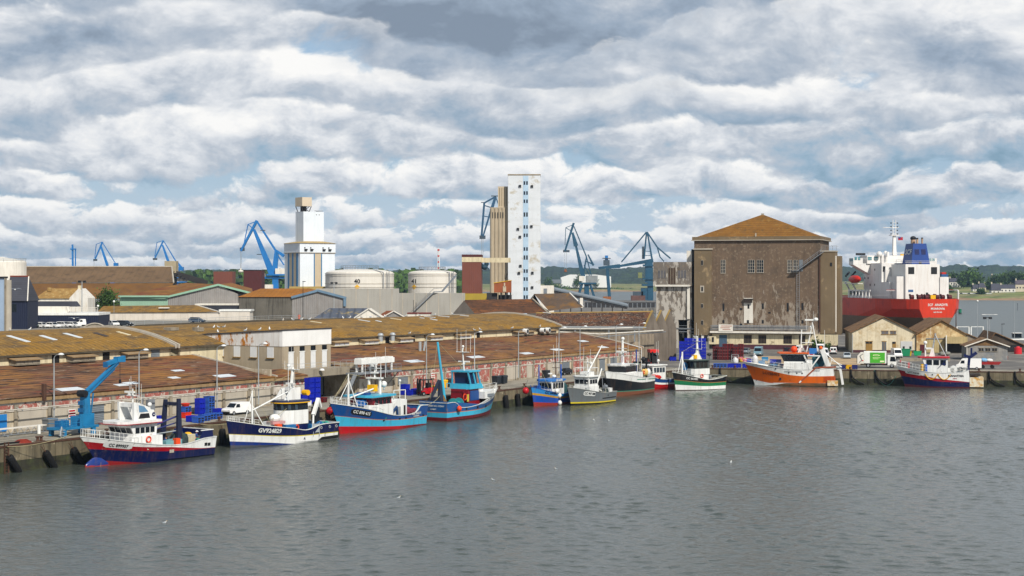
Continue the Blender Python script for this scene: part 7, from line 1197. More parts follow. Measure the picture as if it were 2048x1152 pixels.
part(r, 'engine_casing', SW, ('b', 18, 0, 21.7, 12, 12.6, 12.2)); part(r, 'casing_vent', DARK, ('b', 11.96, 4.2, 25.6, .1, 2.2, 2.4)); part(r, 'casing_vent', DARK, ('b', 11.96, -4.2, 25.6, .1, 2.2, 2.4)); part(r, 'lower_house', SW, ('b', 27, 0, 18.6, 20, 20, 6.), ('b', 16.5, 7.6, 19.6, 7, 3., 8.), ('b', 15.5, -7.8, 19.6, 8, 3.2, 7.6)); part(r, 'upper_house', SW, ('b', 33, 0, 22., 16, 19, 12.6), ('b', 27, 4, 21, 6, 9, 10)); part(r, 'bridge', SW, ('b', 38, 0, 29.6, 7, 22, 3.), ('b', 37, 0, 28., 4, 32, .5), ('b', 37, 14.2, 29.2, 4, 3.6, 1.9), ('b', 37, -14.2, 29.2, 4, 3.6, 1.9), ('add', [(35, 16, 27.8), (39, 16, 27.8), (39, 9.4, 24.2), (35, 9.4, 24.2), (35, 9.4, 27.8), (39, 9.4, 27.8)], [(0, 1, 2, 3), (0, 3, 4), (1, 5, 2)]))
TEAL = glass('#4a7d84')
for y in (15.1, 13.8, 10., 7.6): part(r, 'bridge_window', TEAL, ('b', 34.4 if y < 12 else 34.96, y, 30., .08, 1.5 if y < 12 else .9, 1.1))
for x in (35.2, 36.4, 37.6): part(r, 'bridge_window', TEAL, ('b', x + .2, 16.02, 29.5, .8, .08, 1.)) 
for y in (-14.6, -13.4): part(r, 'bridge_window', TEAL, ('b', 34.96, y, 29.6, .08, .9, 1.))
for x, z in ((36, 26), (38, 26), (31, 26), (40, 23), (37, 23), (30, 20.6), (34, 20.6)): part(r, 'porthole', DARK, ('b', x, 9.54 if z > 21.6 else 10.02, z, .6, .08, .7))
for y, z in ((8.6, 26.2), (8.6, 20.6)): part(r, 'door', DARK, ('b', 24.9 if z > 25 else 16.96, y - (0 if z > 25 else 16), z, .1, .9, 1.9))
part(r, 'deck_rail', SW, *[('p', [(25, 10, z), (25, -10, z)], .06) for z in (28.9, 29.4)], *[('p', [(46, 13.9, z), (24, 13.9, z), (12, 11.5, z)], .06) for z in (16.4, 17.)], *[('p', [(12, 6.4, z), (12, -6.4, z)], .05) for z in (28.4, 28.9)], *[('t', (25, -10 + 2 * k, 27.8), (25, -10 + 2 * k, 29.4), .05) for k in range(11)], ('p', [(30, 16, 29.8), (30, -16, 29.8)], .05), ('p', [(42, 10.6, 32), (34.5, 10.6, 32), (34.5, -10.6, 32)], .06), *[('t', (34.5, -10.5 + 2.1 * k, 31), (34.5, -10.5 + 2.1 * k, 32), .05) for k in range(11)])
fn = part(r, 'funnel', SBL, ('add', [(13.5, 3.4, 27.8), (21.5, 3.4, 27.8), (21.5, -3.4, 27.8), (13.5, -3.4, 27.8), (14.3, 2.4, 35.), (20.5, 2.4, 35.), (20.5, -2.4, 35.), (14.3, -2.4, 35.)], [(0, 1, 5, 4), (1, 2, 6, 5), (2, 3, 7, 6), (3, 0, 4, 7), (4, 5, 6, 7)]))
for y in (-1.2, 1.2): part(fn, 'louvre', mat('louvre_dark', '#0a1a52', .6, wave=('Z', .35, .05)), ('b', 13.92, y, 32.0, .1, 1.6, 2.0))
part(fn, 'doorway', DARK, ('b', 13.5, .2, 28.3, .12, 1., .8)); part(fn, 'exhaust', mat('exhaust_tan', '#a8886c', .7), ('t', (18, .8, 35), (18, .8, 36.6), .9, .8, 10), ('t', (15.5, .4, 35), (15.5, .4, 36.6), .4, None, 8), ('t', (15.5, -1.4, 35), (15.5, -1.4, 36.8), .35, None, 8), DARK, ('s', (18, .8, 36.9), 1.05, .8), ('t', (15.5, .4, 36.5), (15.5, .4, 37.), .42, None, 8), ('t', (15.5, -1.4, 36.7), (15.5, -1.4, 37.1), .37, None, 8))
txt('SCF', 2.5, TW, r, lambda x, y: Vector((17.3 - x * 1.25, 3.4 - (32. + y - 27.8) / 7.2 + .06, 32. + y)), 'funnel_letters', .05); txt('SCF  ANADYR', 1.15, TW, r, lambda x, y: Vector((-.05, -x, 13.9 + y)), 'ship_name', .03); txt('MONROVIA', .95, TW, r, lambda x, y: Vector((-.05, -x, 12.6 + y)), 'home_port', .03); txt('IMO 9311622', .55, TW, r, lambda x, y: Vector((-.05, -x, 11.4 + y)), 'registration_number', .02)
part(r, 'radar_mast', SW, ('bar', (36, 0, 31), (36, 0, 38.4), 1.4, 1.2, .9, .8), ('b', 36, 0, 38.4, 2.2, 3., .3), ('t', (36, -.6, 38.4), (36, -.6, 44.), .14), ('t', (36, .5, 38.4), (36, .5, 44.), .14), ('t', (36, -1.8, 41.2), (36, 4.2, 41.2), .12), DARK, *[('b', 36, -1.2 + 2.4 * (k % 2), 38.9 + 1.3 * (k // 2), .3, .4, .4) for k in range(8)], SW, *[('t', (36, -.6, 39 + k), (36, .5, 39 + k), .07) for k in range(5)]); part(r, 'flag', paint('#9c1c28', .8, 0), ('b', 36, -2.4, 37.2, .1, 1.8, 1.1), paint('#1c2c6c', .8, 0), ('b', 35.9, -2., 37.5, .1, .8, .5)); part(r, 'wheelhouse_dome', SW, ('s', (33, 7, 31.6), 1.), ('t', (33, 3.8, 30.5), (33, 3.8, 32.4), .6, .5, 10), ('s', (39, 2, 32.2), .7), ('t', (34, 5.4, 26.), (34, 5.4, 31.5), .55, .5, 10), YEL, ('b', 30.8, -1, 31.3, .3, 1.8, .5), DARK, ('b', 38, 12, 31.6, .3, 3.6, .8), smooth=False)
lb = part(r, 'lifeboat', paint('#b3220f', .4, .05), ('l', [(0, -4.2), (.9, -3.6), (1.35, -2), (1.4, 1.6), (1.0, 3.6), (0, 4.2)], (0, 0, 0), 12), smooth=True); lb.rotation_euler = (0, R(90), 0); lb.location = (37, 14.6, 22.6); part(r, 'davit', SW, *[('bar', (x, 12, 17), (x, 14.6, 21.6), .4, .5) for x in (40, 46)], ('b', 42, 13, 21, 12, 3, .25), DARK, ('t', (40.4, 14.6, 23.6), (40., 13., 25.4), .35), ('t', (45.6, 14.6, 23.6), (46., 13., 25.2), .35)); part(r, 'side_arcade', SW, ('b', 34, 14.2, 18.6, 20, .3, .5), *[('b', x, 14.2, 17.2, .7, .3, 2.9) for x in (25, 28, 31, 34, 37, 40, 43.5)], ('b', 34, 13.9, 16.3, 20, .3, .9), GLS, ('b', 37.5, 13.6, 17.4, 12, .3, 1.8)); part(r, 'aft_frame', SW, ('p', [(2, -8.4, 15.8), (2, -8.4, 18.6), (6, -10, 18.8), (14, -12.5, 18.8)], .3, 6), ('p', [(14, 12.5, 18.6), (14, -12.5, 18.6)], .08), paint('#b0483c', .6, 0), ('p', [(14, 12.5, 18.9), (13.6, -12.5, 18.9)], .07)); part(r, 'rescue_boat', paint('#1d4f7c', .5), ('b', 13., -8.2, 23.9, 2., 2.4, .9), paint('#b0281c', .5), ('b', 13., -8.0, 24.7, 1.6, 1.6, .7))
WN = mat('winch_maroon', '#4a1216', .7, 0, .3, .8); q = random.Random(5)
for k in range(9): x = 2.5 + 2.2 * (k % 3) + q.uniform(-.5, .5); y = -5.5 + 1.45 * k; part(r, 'winch', WN, ('t', (x, y - .6, 16.5), (x, y + .6, 16.5), .8, None, 10), ('b', x, y, 16.1, 1.2, 1.0, 1.), ('s', (x + .6, y + .4, 17.2), .4))
part(r, 'stern_locker', YEL, ('b', 1.4, 1.2, 16.6, 1., 1.8, 1.3)); part(r, 'porthole_window', paint('#3a5c88', .3), ('b', 11.95, 4.4, 18.6, .08, 1.8, .8)); part(r, 'stern_door', DARK, ('b', 11.94, -1.6, 17.0, .08, .8, 2.)); part(r, 'anchor_gear', paint('#8c1c18', .6), ('s', (62, 13, 18.), 2.2, 1.6), ('t', (60, 12, 16), (60, 12, 22), .2))
# ---------------------------------------------------------------- raised roof car park and the town side
DZ = 10.6
def pxy(u, ppm): p = bd(u, ppm); return (p.x, p.y)
struct('parking_deck', mat('deck_concrete', '#7a776f', .9, 0, .12, .2), ('z', [pxy(-300, 9.6), pxy(235, 9.6), pxy(270, 7.75), pxy(511, 6.95), pxy(850, 6.3), pxy(850, 5.2), pxy(-300, 5.2)], DZ - .6, DZ))
mb = MB(); mb.use(mat('dark_eave', '#4b4336', .95, 0, .3, .8)); a, c, d = [Vector((*pxy(u, p), DZ)) for u, p in ((270, 7.75), (511, 6.95), (850, 6.3))]; mb.bar(a, c, .5, .7); mb.bar(c, d, .5, .7); o = mb.build('deck_edge'); o['kind'] = 'structure'
r = thing('deck_railing', 'thin grey railing along the edge of the roof deck behind the lichen roof', 'railing', (0, 0, 0)); pts = [a.lerp(c, k / 14) for k in range(15)] + [c.lerp(d, k / 14) for k in range(1, 15)]
part(r, 'rail', GALV, ('p', [p + Vector((0, 0, 1.45)) for p in pts], .045, 4), ('p', [p + Vector((0, 0, .9)) for p in pts], .03, 4)); part(r, 'upright', GALV, *[('t', p, p + Vector((0, 0, 1.45)), .04, None, 4) for p in pts])
class Bld:
    """a building facing the camera: local x = right, y = away; X(u), Z(v) read sizes off the survey"""
    def __init__(s, name, label, cat, u0, u1, ppm, rz=0., z=QZ, group=None):
        s.u0, s.ppm, s.z = u0, ppm, z; s.r = thing(name, label, cat, bd(u0, ppm, z), rz, group); s.c = math.cos(rz)
    def X(s, u): return (u - s.u0) / s.ppm / s.c
    def Z(s, v): return zat(v, s.ppm) - s.z
    def P(s, nm, m, *pr, **k): return part(s.r, nm, m, *pr, **k)
    def box(s, nm, m, u0, u1, v0, v1, y=0., d=.1, **k):
        x0, x1, za, zb = s.X(u0), s.X(u1), s.Z(v0), s.Z(v1) if v1 is not None else 0.; return s.P(nm, m, ('b', (x0 + x1) / 2, y + d / 2, (za + zb) / 2, x1 - x0, d, za - zb), **k)
    def poly(s, nm, m, pts, y0, y1, **k): return s.P(nm, m, ('pr', [(s.X(u), y0, s.Z(v)) for u, v in pts], [(s.X(u), y1, s.Z(v)) for u, v in pts]), **k)
SLATE = mat('slate_roof', '#3b3c44', .8, 0, .14, .5, tile=('Z', .5, .25, .4)); NAVC = mat('navy_cladding', '#141c33', .6, 0, .1, .5, wave=('X', .5, .04)); SILV = mat('silver_panel', '#8fa0b4', .25, .1, .1, .25)
B = Bld('glass_tower', 'silver glazed corner tower with grey concrete fins beside the car park', 'building', -30, 46, 9.2); B.box('wall', SILV, -30, 10, 556, None, 0, .6); B.box('fin', CONC, 10, 12, 556, None, -.4, .9); B.box('fin', CONC_L, 12, 21, 560, None, .2, .6); B.box('roof_cap', DARK, -30, 14, 553, 556.5, -.3, 1.)
B = Bld('slate_building', 'dark building with steep slate roof and navy walls at the left of the car park', 'building', 18, 56, 8.2, 0, DZ); B.box('wall', NAVC, 18, 55, 600, None, 0, 9); B.P('roof', SLATE, ('add', [(B.X(10), -.4, B.Z(602)), (B.X(56), -.4, B.Z(602)), (B.X(45), 5, B.Z(553)), (B.X(8), 5, B.Z(553)), (B.X(56), 10, B.Z(602)), (B.X(8), 10, B.Z(602))], [(0, 1, 2, 3), (1, 4, 2), (4, 5, 3, 2)]), WHITE2, ('t', (B.X(56), -.45, B.Z(602)), (B.X(45.5), 4.95, B.Z(553)), .14), mat('terracotta', '#7d3a28', .8), ('t', (B.X(8), 5, B.Z(552.5)), (B.X(45), 5, B.Z(552.5)), .2)); B.box('window', GLS, 24, 33, 608, 624, -.05)
B = Bld('low_navy_building', 'long low navy building with white fascia and roof terrace behind the parked cars', 'building', 20, 198, 7.7, 0, DZ); B.box('wall', NAVC, 20, 197, 630, None, 0, 12); B.box('fascia', WHITE, 20, 198, 625.5, 630.5, -.25, 12.5); B.box('parapet', WHITE2, 55, 134, 613, 625.5, 2, .6); B.P('parapet_end', WHITE2, ('t', (B.X(133), 2.3, B.Z(625)), (B.X(130), 2.3, B.Z(614)), .5)); B.poly('roof_shed', SLATE, [(57, 614), (144, 614), (136, 603.5), (57, 603.5)], 5, 9); B.P('terrace_railing', WHITE2, *[('t', (B.X(138 + 4.2 * k), 1, B.Z(625)), (B.X(138 + 4.2 * k), 1, B.Z(615)), .06) for k in range(14)], ('t', (B.X(138), 1, B.Z(615.3)), (B.X(193), 1, B.Z(615.3)), .06), ('t', (B.X(138), 1, B.Z(620)), (B.X(193), 1, B.Z(620)), .05))
B = Bld('white_cottage', 'white rendered cottage with ochre tiled roof and stained gable', 'house', 71, 177, 7.0, 0, DZ); B.box('wall', WHITE2, 72, 140, 596, None, 0, 8); B.poly('gable_wall', mat('stained_white_wall', '#cfccc4', .8, 0, .07, .5, .6, '#9a7a3c'), [(138, 650), (176, 650), (176, 596), (157, 577), (138, 597)], -.1, 8); B.P('roof', mat('cottage_tiles', '#8a6c3c', .95, 0, .2, .6, patch=('#a08a5c', 1.2, .6, .06)), ('add', [(B.X(70), -.4, B.Z(597)), (B.X(139), -.4, B.Z(597)), (B.X(154), 4, B.Z(577)), (B.X(90), 4, B.Z(577)), (B.X(158), 8, B.Z(579)), (B.X(90), 8, B.Z(579))], [(0, 1, 2, 3), (3, 2, 4, 5)]), ('b', B.X(94), 2.5, B.Z(579), 1.0, .6, 1.2)); B.box('chimney', CREAM, 154, 160, 571, 584, 1, 1.)
tree('rounded green tree beside the white cottage', Vector((bd(214, 6.6).x, bd(214, 6.6).y, DZ)), 9.2, 7.4, n=2600, leaf=.3, trunk=.1)
post('tall floodlight mast standing in the roof car park', 164, 560 + (CAMZ - QZ) * 7.0, 563, .2, 'flood', group='masts of the roof car park'); post('pale mast with twin floodlights before the blue slate roof', 668, 555 + 20 * 6.6, 566, .2, 'flood', group='masts of the roof car park'); post('slim lamp mast beside the ochre roofed grey shed', 606, 555 + 20 * 6.8, 563, .13, 'one', m=DARK, group='masts of the roof car park')
for i, (u, v, lab, rz_) in enumerate(((196, 612, 'white street lamp before the rounded tree', 0), (228, 603, 'white ball lamp by the mint green shed', 0))): post(lab, u, 555 + 20 * 7, v, .07, 'ball', group='small lamps of the roof deck')
B = Bld('long_white_building', 'long white walled building with ochre roof behind the deck railing', 'building', 193, 502, 6.8, 0, DZ); B.box('wall', mat('white_wall_stained', '#c6bfb4', .85, 0, .07, .4, .3, '#8a7a60'), 197, 440, 625, None, 0, 9); B.P('roof', OCHRE, ('add', [(B.X(193), -.4, B.Z(625)), (B.X(440), -.4, B.Z(624)), (B.X(382), 8, B.Z(611)), (B.X(193), 8, B.Z(613))], [(0, 1, 2, 3)]), WHITE2, ('bar', (B.X(440), -.4, B.Z(624)), (B.X(382), 8, B.Z(611)), .5, .3), ('b', B.X(324), 3, B.Z(616), 3., 1.6, .3)); B.box('annex', mat('white_wall_stained', '#c6bfb4'), 440, 500, 622, None, -.2, 6); B.box('annex_roof', WHITE, 438, 502, 619, 622.5, -.4, 6.4)
B = Bld('dark_flat_building', 'dark slate clad building with four white framed doors', 'building', 490, 598, 6.5, 0, DZ); B.box('wall', mat('slate_cladding', '#2c2e36', .7, 0, .14, .6), 392, 597, 610, None, 0, 9); B.box('coping', WHITE2, 390, 598, 607.5, 610.5, -.2, 9.4)
for u in (511, 535, 558, 582): B.box('door', WHITE, u - 4, u + 4, 626, 638, -.1, .12); B.box('fanlight', WHITE, u - 3, u + 3, 617, 619, -.1, .12)
MINT = mat('mint_cladding', '#86a690', .6, 0, .06, .4, .1, wave=('X', .5, .03)); GCORR = mat('grey_corrugated', '#84817e', .8, 0, .12, .4, .4, '#5c4a38', wave=('X', .6, .05))
B = Bld('mint_shed', 'large shed with mint green wall and gable trim and ochre sheet roof', 'warehouse', 240, 506, 6.4, 0); B.box('wall', MINT, 240, 336, 594, None, 0, 24); B.poly('gable_wall', GCORR, [(336, 650), (476, 650), (476, 588), (437, 571), (336, 594)], -.05, 24); B.P('roof', mat('rust_sheet_roof', '#7d5520', .9, 0, .3, .3, patch=[('#6b3a1c', .25, .54, .06, (.4, 1, 1)), ('#94805c', .8, .66, .05)], tile=('Y', 1.2, .3, .5)), ('add', [(B.X(240), -1, B.Z(593)), (B.X(336), -.4, B.Z(593)), (B.X(437), -.4, B.Z(569)), (B.X(342), 24, B.Z(566)), (B.X(330), 24, B.Z(568))], [(0, 1, 2, 3, 4)]), ('add', [(B.X(437), -.4, B.Z(569)), (B.X(506), -.4, B.Z(586)), (B.X(480), 24, B.Z(578)), (B.X(436), 24, B.Z(566))], [(0, 1, 2, 3)])); B.P('verge_trim', mat('mint_trim', '#86ab94', .6, 0, .05, 1.), ('bar', (B.X(334), -.6, B.Z(594)), (B.X(437), -.6, B.Z(569.5)), .25, .6), ('bar', (B.X(506), -.6, B.Z(587)), (B.X(437), -.6, B.Z(569.5)), .25, .6), ('b', B.X(288), -1.1, B.Z(592.5), B.X(338) - B.X(238), .3, .5))
BRF = mat('brown_sheet_roof', '#66513a', .92, 0, .15, .12, patch=('#54422e', .3, .58, .08), tile=('X', 2.2, .14, .3)); 
B = Bld('long_brown_warehouse', 'very long brown roofed warehouse spanning behind the white cottage', 'warehouse', -40, 345, 5.2, 0); B.box('wall', CONC, -40, 338, 606, None, 0, 30); B.P('roof', BRF, ('add', [(B.X(-40), 4, B.Z(566)), (B.X(343), 4, B.Z(565)), (B.X(322), 20, B.Z(532.5)), (B.X(-40), 20, B.Z(532.5))], [(0, 1, 2, 3)]), CONC_L, ('t', (B.X(343), 4, B.Z(565)), (B.X(322), 20, B.Z(532.5)), .3), ('t', (B.X(-40), 20, B.Z(532.5)), (B.X(322), 20, B.Z(532.5)), .25)); B.P('lower_roof', mat('ochre_sheet_roof', '#6b4a22', .95, 0, .25, .2, patch=('#5c4024', .4, .55, .1)), ('add', [(B.X(-40), -8, B.Z(599)), (B.X(338), -8, B.Z(596)), (B.X(343), 4.2, B.Z(566)), (B.X(-40), 4.2, B.Z(567))], [(0, 1, 2, 3)])); B.P('roof_window', mat('dark_patch', '#3f3836', .9, 0, .2, 1.), *[('pr', [(B.X(60 + 17 * k + 6 * j), 7 + 5 * j, B.Z(560 - 9 * j)), (B.X(64 + 17 * k + 6 * j), 7 + 5 * j, B.Z(560 - 9 * j)), (B.X(64 + 17 * k + 6 * j), 7.8 + 5 * j, B.Z(558 - 9 * j)), (B.X(60 + 17 * k + 6 * j), 7.8 + 5 * j, B.Z(558 - 9 * j))], [(B.X(60 + 17 * k + 6 * j), 7 + 5 * j, B.Z(560.4 - 9 * j)), (B.X(64 + 17 * k + 6 * j), 7 + 5 * j, B.Z(560.4 - 9 * j)), (B.X(64 + 17 * k + 6 * j), 7.8 + 5 * j, B.Z(558.4 - 9 * j)), (B.X(60 + 17 * k + 6 * j), 7.8 + 5 * j, B.Z(558.4 - 9 * j))]) for k in range(15) for j in (0, 1)])
B = Bld('storage_tank', 'white cylindrical tank at the left edge behind the slate roof', 'tank', -60, 37, 5.4); rT = (37 + 60) / 2 / 5.4; B.P('shell', WHITE2, ('l', [(rT, 0), (rT, B.Z(524)), (rT * .96, B.Z(521)), (0, B.Z(513))], (rT, rT, 0), 32), smooth=False); B.P('rim_rail', GALV, *[('l', [(rT, B.Z(v)), (rT + .06, B.Z(v)), (rT + .06, B.Z(v) + .1), (rT, B.Z(v) + .1)], (rT, rT, 0), 32) for v in (517, 519.5)], *[('t', (rT + rT * math.cos(k * .4), rT - rT * abs(math.sin(k * .4)), B.Z(524)), (rT + rT * math.cos(k * .4), rT - rT * abs(math.sin(k * .4)), B.Z(517)), .06) for k in range(8)])
B = Bld('hopper_tower', 'beige hopper box at the end of the long brown roof with a sloping lattice conveyor', 'hopper', 330, 412, 4.8); B.box('hopper_box', mat('beige_cladding', '#9c9076', .8, 0, .1, .3), 329, 352, 522, 546, 0, 5); B.box('support', DARK, 338, 350, 546, None, 1, 3); B.P('conveyor', mat('dark_lattice', '#2c2a2a', .8, 0, .2, .5), ('bar', (B.X(342), 1, B.Z(545)), (B.X(412), 3, B.Z(567)), 1.6, 2.4), *[('bar', (B.X(345 + 8 * k), -.2, B.Z(546 + 2.5 * k)), (B.X(349 + 8 * k), -.2, B.Z(542.5 + 2.5 * k)), .2, .25) for k in range(9)]); B.box('support', WHITE2, 352, 371, 556, 563, 2, 4)
RB_ = mat('red_brown_cladding', '#6e3f33', .8, 0, .06, .3, .1, wave=('X', .7, .03)); RB2 = mat('maroon_cladding', '#4c2222', .8, 0, .08, .3, .1, wave=('X', .7, .03))
B = Bld('brick_tone_box', 'small red brown box building far behind the mint shed', 'building', 427, 465, 4.6); B.poly('wall', RB_, [(427, 640), (465, 640), (465, 543), (427, 543)], 0, 8)
B = Bld('maroon_box', 'tall dark maroon box building beside the blue crane', 'building', 487, 523, 4.8); B.box('wall', RB2, 487, 523, 540, None, 0, 9); B.box('roof_cap', DARK, 486.6, 523.4, 539.5, 541, -.1, 9.2); B.box('low_wing', RB2, 510, 570, 577, None, -4, 4)
B = Bld('ochre_roof_shed', 'grey shed with bright ochre roof and blue trimmed gable', 'warehouse', 475, 694, 6.6); B.box('wall', mat('streaked_dark_wall', '#5c5850', .9, 0, .2, .3, .9, '#15140f'), 478, 584, 594, None, 0, 16); B.poly('gable_wall', GCORR, [(584, 660), (690, 660), (690, 595), (636, 581.5), (584, 594)], -.06, 16); B.P('roof', mat('bright_ochre_roof', '#8f5a14', .95, 0, .2, .2, patch=('#b0803c', .5, .64, .06), tile=('X', 1.3, .2, .3)), ('add', [(B.X(475), -.4, B.Z(594)), (B.X(585), -.4, B.Z(594)), (B.X(636), -.4, B.Z(580.5)), (B.X(606), 16, B.Z(577.5)), (B.X(505), 16, B.Z(578))], [(0, 1, 2, 3, 4)])); B.P('verge_trim', mat('blue_grey_trim', '#5f788c', .6), ('bar', (B.X(583), -.5, B.Z(595)), (B.X(636), -.5, B.Z(581)), .3, .7), ('bar', (B.X(693), -.5, B.Z(596)), (B.X(636), -.5, B.Z(581)), .3, .7), ('b', B.X(690), -.4, B.Z(604), .8, .4, 2.6))
def strip_roof(label, u0, ux, u1, v0, v1, ppm, roofm, wallm, gl0, name='slate_roofed_shed'):
    B = Bld(name, label, 'shed', u0, u1, ppm, 0, DZ - 6); B.P('roof', roofm, ('add', [(B.X(u0), -.3, B.Z(v1)), (B.X(gl0), -.3, B.Z(v1)), (B.X(ux), 5, B.Z(v0)), (B.X(u0 + (ux - gl0) * .9), 5, B.Z(v0))], [(0, 1, 2, 3)])); B.poly('gable_wall', wallm, [(gl0, v1 + 8), (u1, v1 + 8), (u1, v1), ((gl0 + u1) / 2 + 1, v0), (gl0, v1)], .2, 6); B.P('bargeboard', WHITE2, ('bar', (B.X(gl0), -.1, B.Z(v1)), (B.X((gl0 + u1) / 2), -.1, B.Z(v0)), .2, .3), ('bar', (B.X(u1), -.1, B.Z(v1)), (B.X((gl0 + u1) / 2), -.1, B.Z(v0)), .2, .3)); return B
strip_roof('blue slate roofed shed with a white gable behind the lichen roof', 628, 738, 767, 617, 636, 7.2, mat('blue_slate_stripes', '#4a505c', .8, 0, .15, .4, tile=('X', 2.2, .45, .3), patch=('#8a7c58', .5, .6, .06)), WHITE2, 708); strip_roof('small dark shed with red brown roof and grey gable past the white gable', 748, 785, 815, 622, 637, 7.0, mat('red_brown_tiles', '#6b3c22', .9, 0, .3, .4), GCORR, 760, 'brown_roofed_shed')
B = Bld('white_flat_hut', 'low white flat roofed hut behind the lichen roof near two thin poles', 'hut', 815, 862, 6.9, 0, DZ - 6); B.box('wall', WHITE2, 815, 861, 627, None, 0, 5); B.box('roof_cap', mat('red_trim', '#6b2c24', .8), 814, 862, 625.5, 627.5, -.2, 5.4); post('wooden pole with insulators behind the white hut', 832, 555 + 20 * 6.9, 605, .12, None, 'pole', mat('bark', '#3a2f24'), 'pole'); post('second thin pole behind the white hut', 827, 555 + 20 * 6.7, 600, .1, None, 'pole', mat('bark', '#3a2f24'), 'pole')
# ---------------------------------------------------------------- two tier white silo
SILOW = mat('silo_white_cladding', '#cfd5da', .55, 0, .04, .3, .15, '#8f9aa0', wave=('X', .9, .03)); SILOS = SILOW; BSTR = mat('blue_stripe', '#2f6c96', .5, 0, .1, .4); TANC = mat('tan_cladding', '#b3a48c', .7, 0, .08, .3)
pS = bd(600, 6.05)        # near corner between the shaded flank and the lit front
rr0 = R(35); r = thing('white_silo', 'two tiered white silo tower with blue vertical stripes and a beige box on top', 'silo', pS, rr0); wF = 13.1; wS = 11.; Zs = lambda v: zat(v, 6.05) - QZ
part(r, 'lower_tower', SILOW, ('b', wF / 2, wS / 2, Zs(505) / 2, wF, wS, Zs(505))); part(r, 'upper_band', SILOW, ('b', wF / 2, wS / 2, (Zs(505) + Zs(486)) / 2, wF + .3, wS + .3, Zs(486) - Zs(505)), CONC, ('b', wF / 2, wS / 2, Zs(505.5), wF + .5, wS + .5, .25)); part(r, 'roof', mat('tan_roof', '#a08a5c', .9, 0, .15, .4), ('add', [(-.5, -.5, Zs(486)), (wF + .5, -.5, Zs(486)), (wF + .5, wS + .5, Zs(486)), (-.5, wS + .5, Zs(486)), (wF * .3, wS * .3, Zs(481)), (wF * .7, wS * .3, Zs(481)), (wF * .7, wS * .7, Zs(481)), (wF * .3, wS * .7, Zs(481))], [(0, 1, 5, 4), (1, 2, 6, 5), (2, 3, 7, 6), (3, 0, 4, 7), (4, 5, 6, 7)]))
part(r, 'upper_tower', SILOW, ('b', 6.55, 5.5, (Zs(422) + Zs(485)) / 2, 7.7, 5.6, Zs(422) - Zs(485))); part(r, 'roof_rail', STEEL, ('p', [(7, 2.9, Zs(420)), (10.2, 2.9, Zs(420)), (10.2, 8, Zs(420))], .08)); part(r, 'top_box', mat('beige_box', '#c0b29c', .7, 0, .05, .4), ('b', 4.2, 5.5, (Zs(393) + Zs(411)) / 2, 3.6, 5., Zs(393) - Zs(411))); part(r, 'lattice_neck', mat('dark_lattice', '#2c2a2a'), *[('bar', (4.2 + sx * 1.2, 5.5 + sy * 1.6, Zs(423)), (4.2 + sx * 1.7, 5.5 + sy * 2.3, Zs(411)), .2, .2) for sx in (-1, 1) for sy in (-1, 1)], *[('bar', (4.2 + sx * 1.4, 3.8, Zs(423)), (4.2 - sx * 1.4, 3.8, Zs(411)), .18, .18) for sx in (-1, 1)], ('b', 4.2, 5.5, Zs(417), 1.4, 1.8, Zs(411) - Zs(423)))
for x in (5.3, 8.0): part(r, 'blue_stripe', BSTR, ('b', x, -.05, Zs(505) / 2 + 1, .35, .12, Zs(505) - 2.2))
part(r, 'tan_panel', TANC, ('b', 6.65, -.03, Zs(505) / 2 + 1, 2.3, .08, Zs(505) - 2.2))
for y in (2., 5., 8.): part(r, 'blue_stripe', BSTR, ('b', -.05, y, Zs(505) / 2 + 1, .12, 1.1, Zs(505) - 2.2))
for y in (3.5, 6.5): part(r, 'tan_panel', TANC, ('b', -.03, y, Zs(505) / 2 + 1, .08, 1.9, Zs(505) - 2.2))
for x in (2.0, 4.2, 8.8, 11.): part(r, 'vent_hood', DARK, ('pr', [(x - .5, -.16, Zs(497.5)), (x + .5, -.16, Zs(497.5)), (x + .35, -.16, Zs(501.5)), (x - .5, -.16, Zs(501.5))], [(x - .5, -.9, Zs(498.5)), (x + .5, -.9, Zs(498.5)), (x + .35, -.5, Zs(501.5)), (x - .5, -.5, Zs(501.5))]), ('b', x - .3, -.2, Zs(495.3), .4, .1, .4))
for x in (7.6, 8.6): part(r, 'small_vent', DARK, ('b', x, 2.66, Zs(428), .25, .08, .25))
B = Bld('silo_plinth', 'low tan concrete plinth at the foot of the white silo', 'plinth', 575, 672, 6.05); B.box('wall', mat('tan_plinth', '#a38c54', .9, 0, .12, .3), 580, 668, 573, 582, -2, 14)
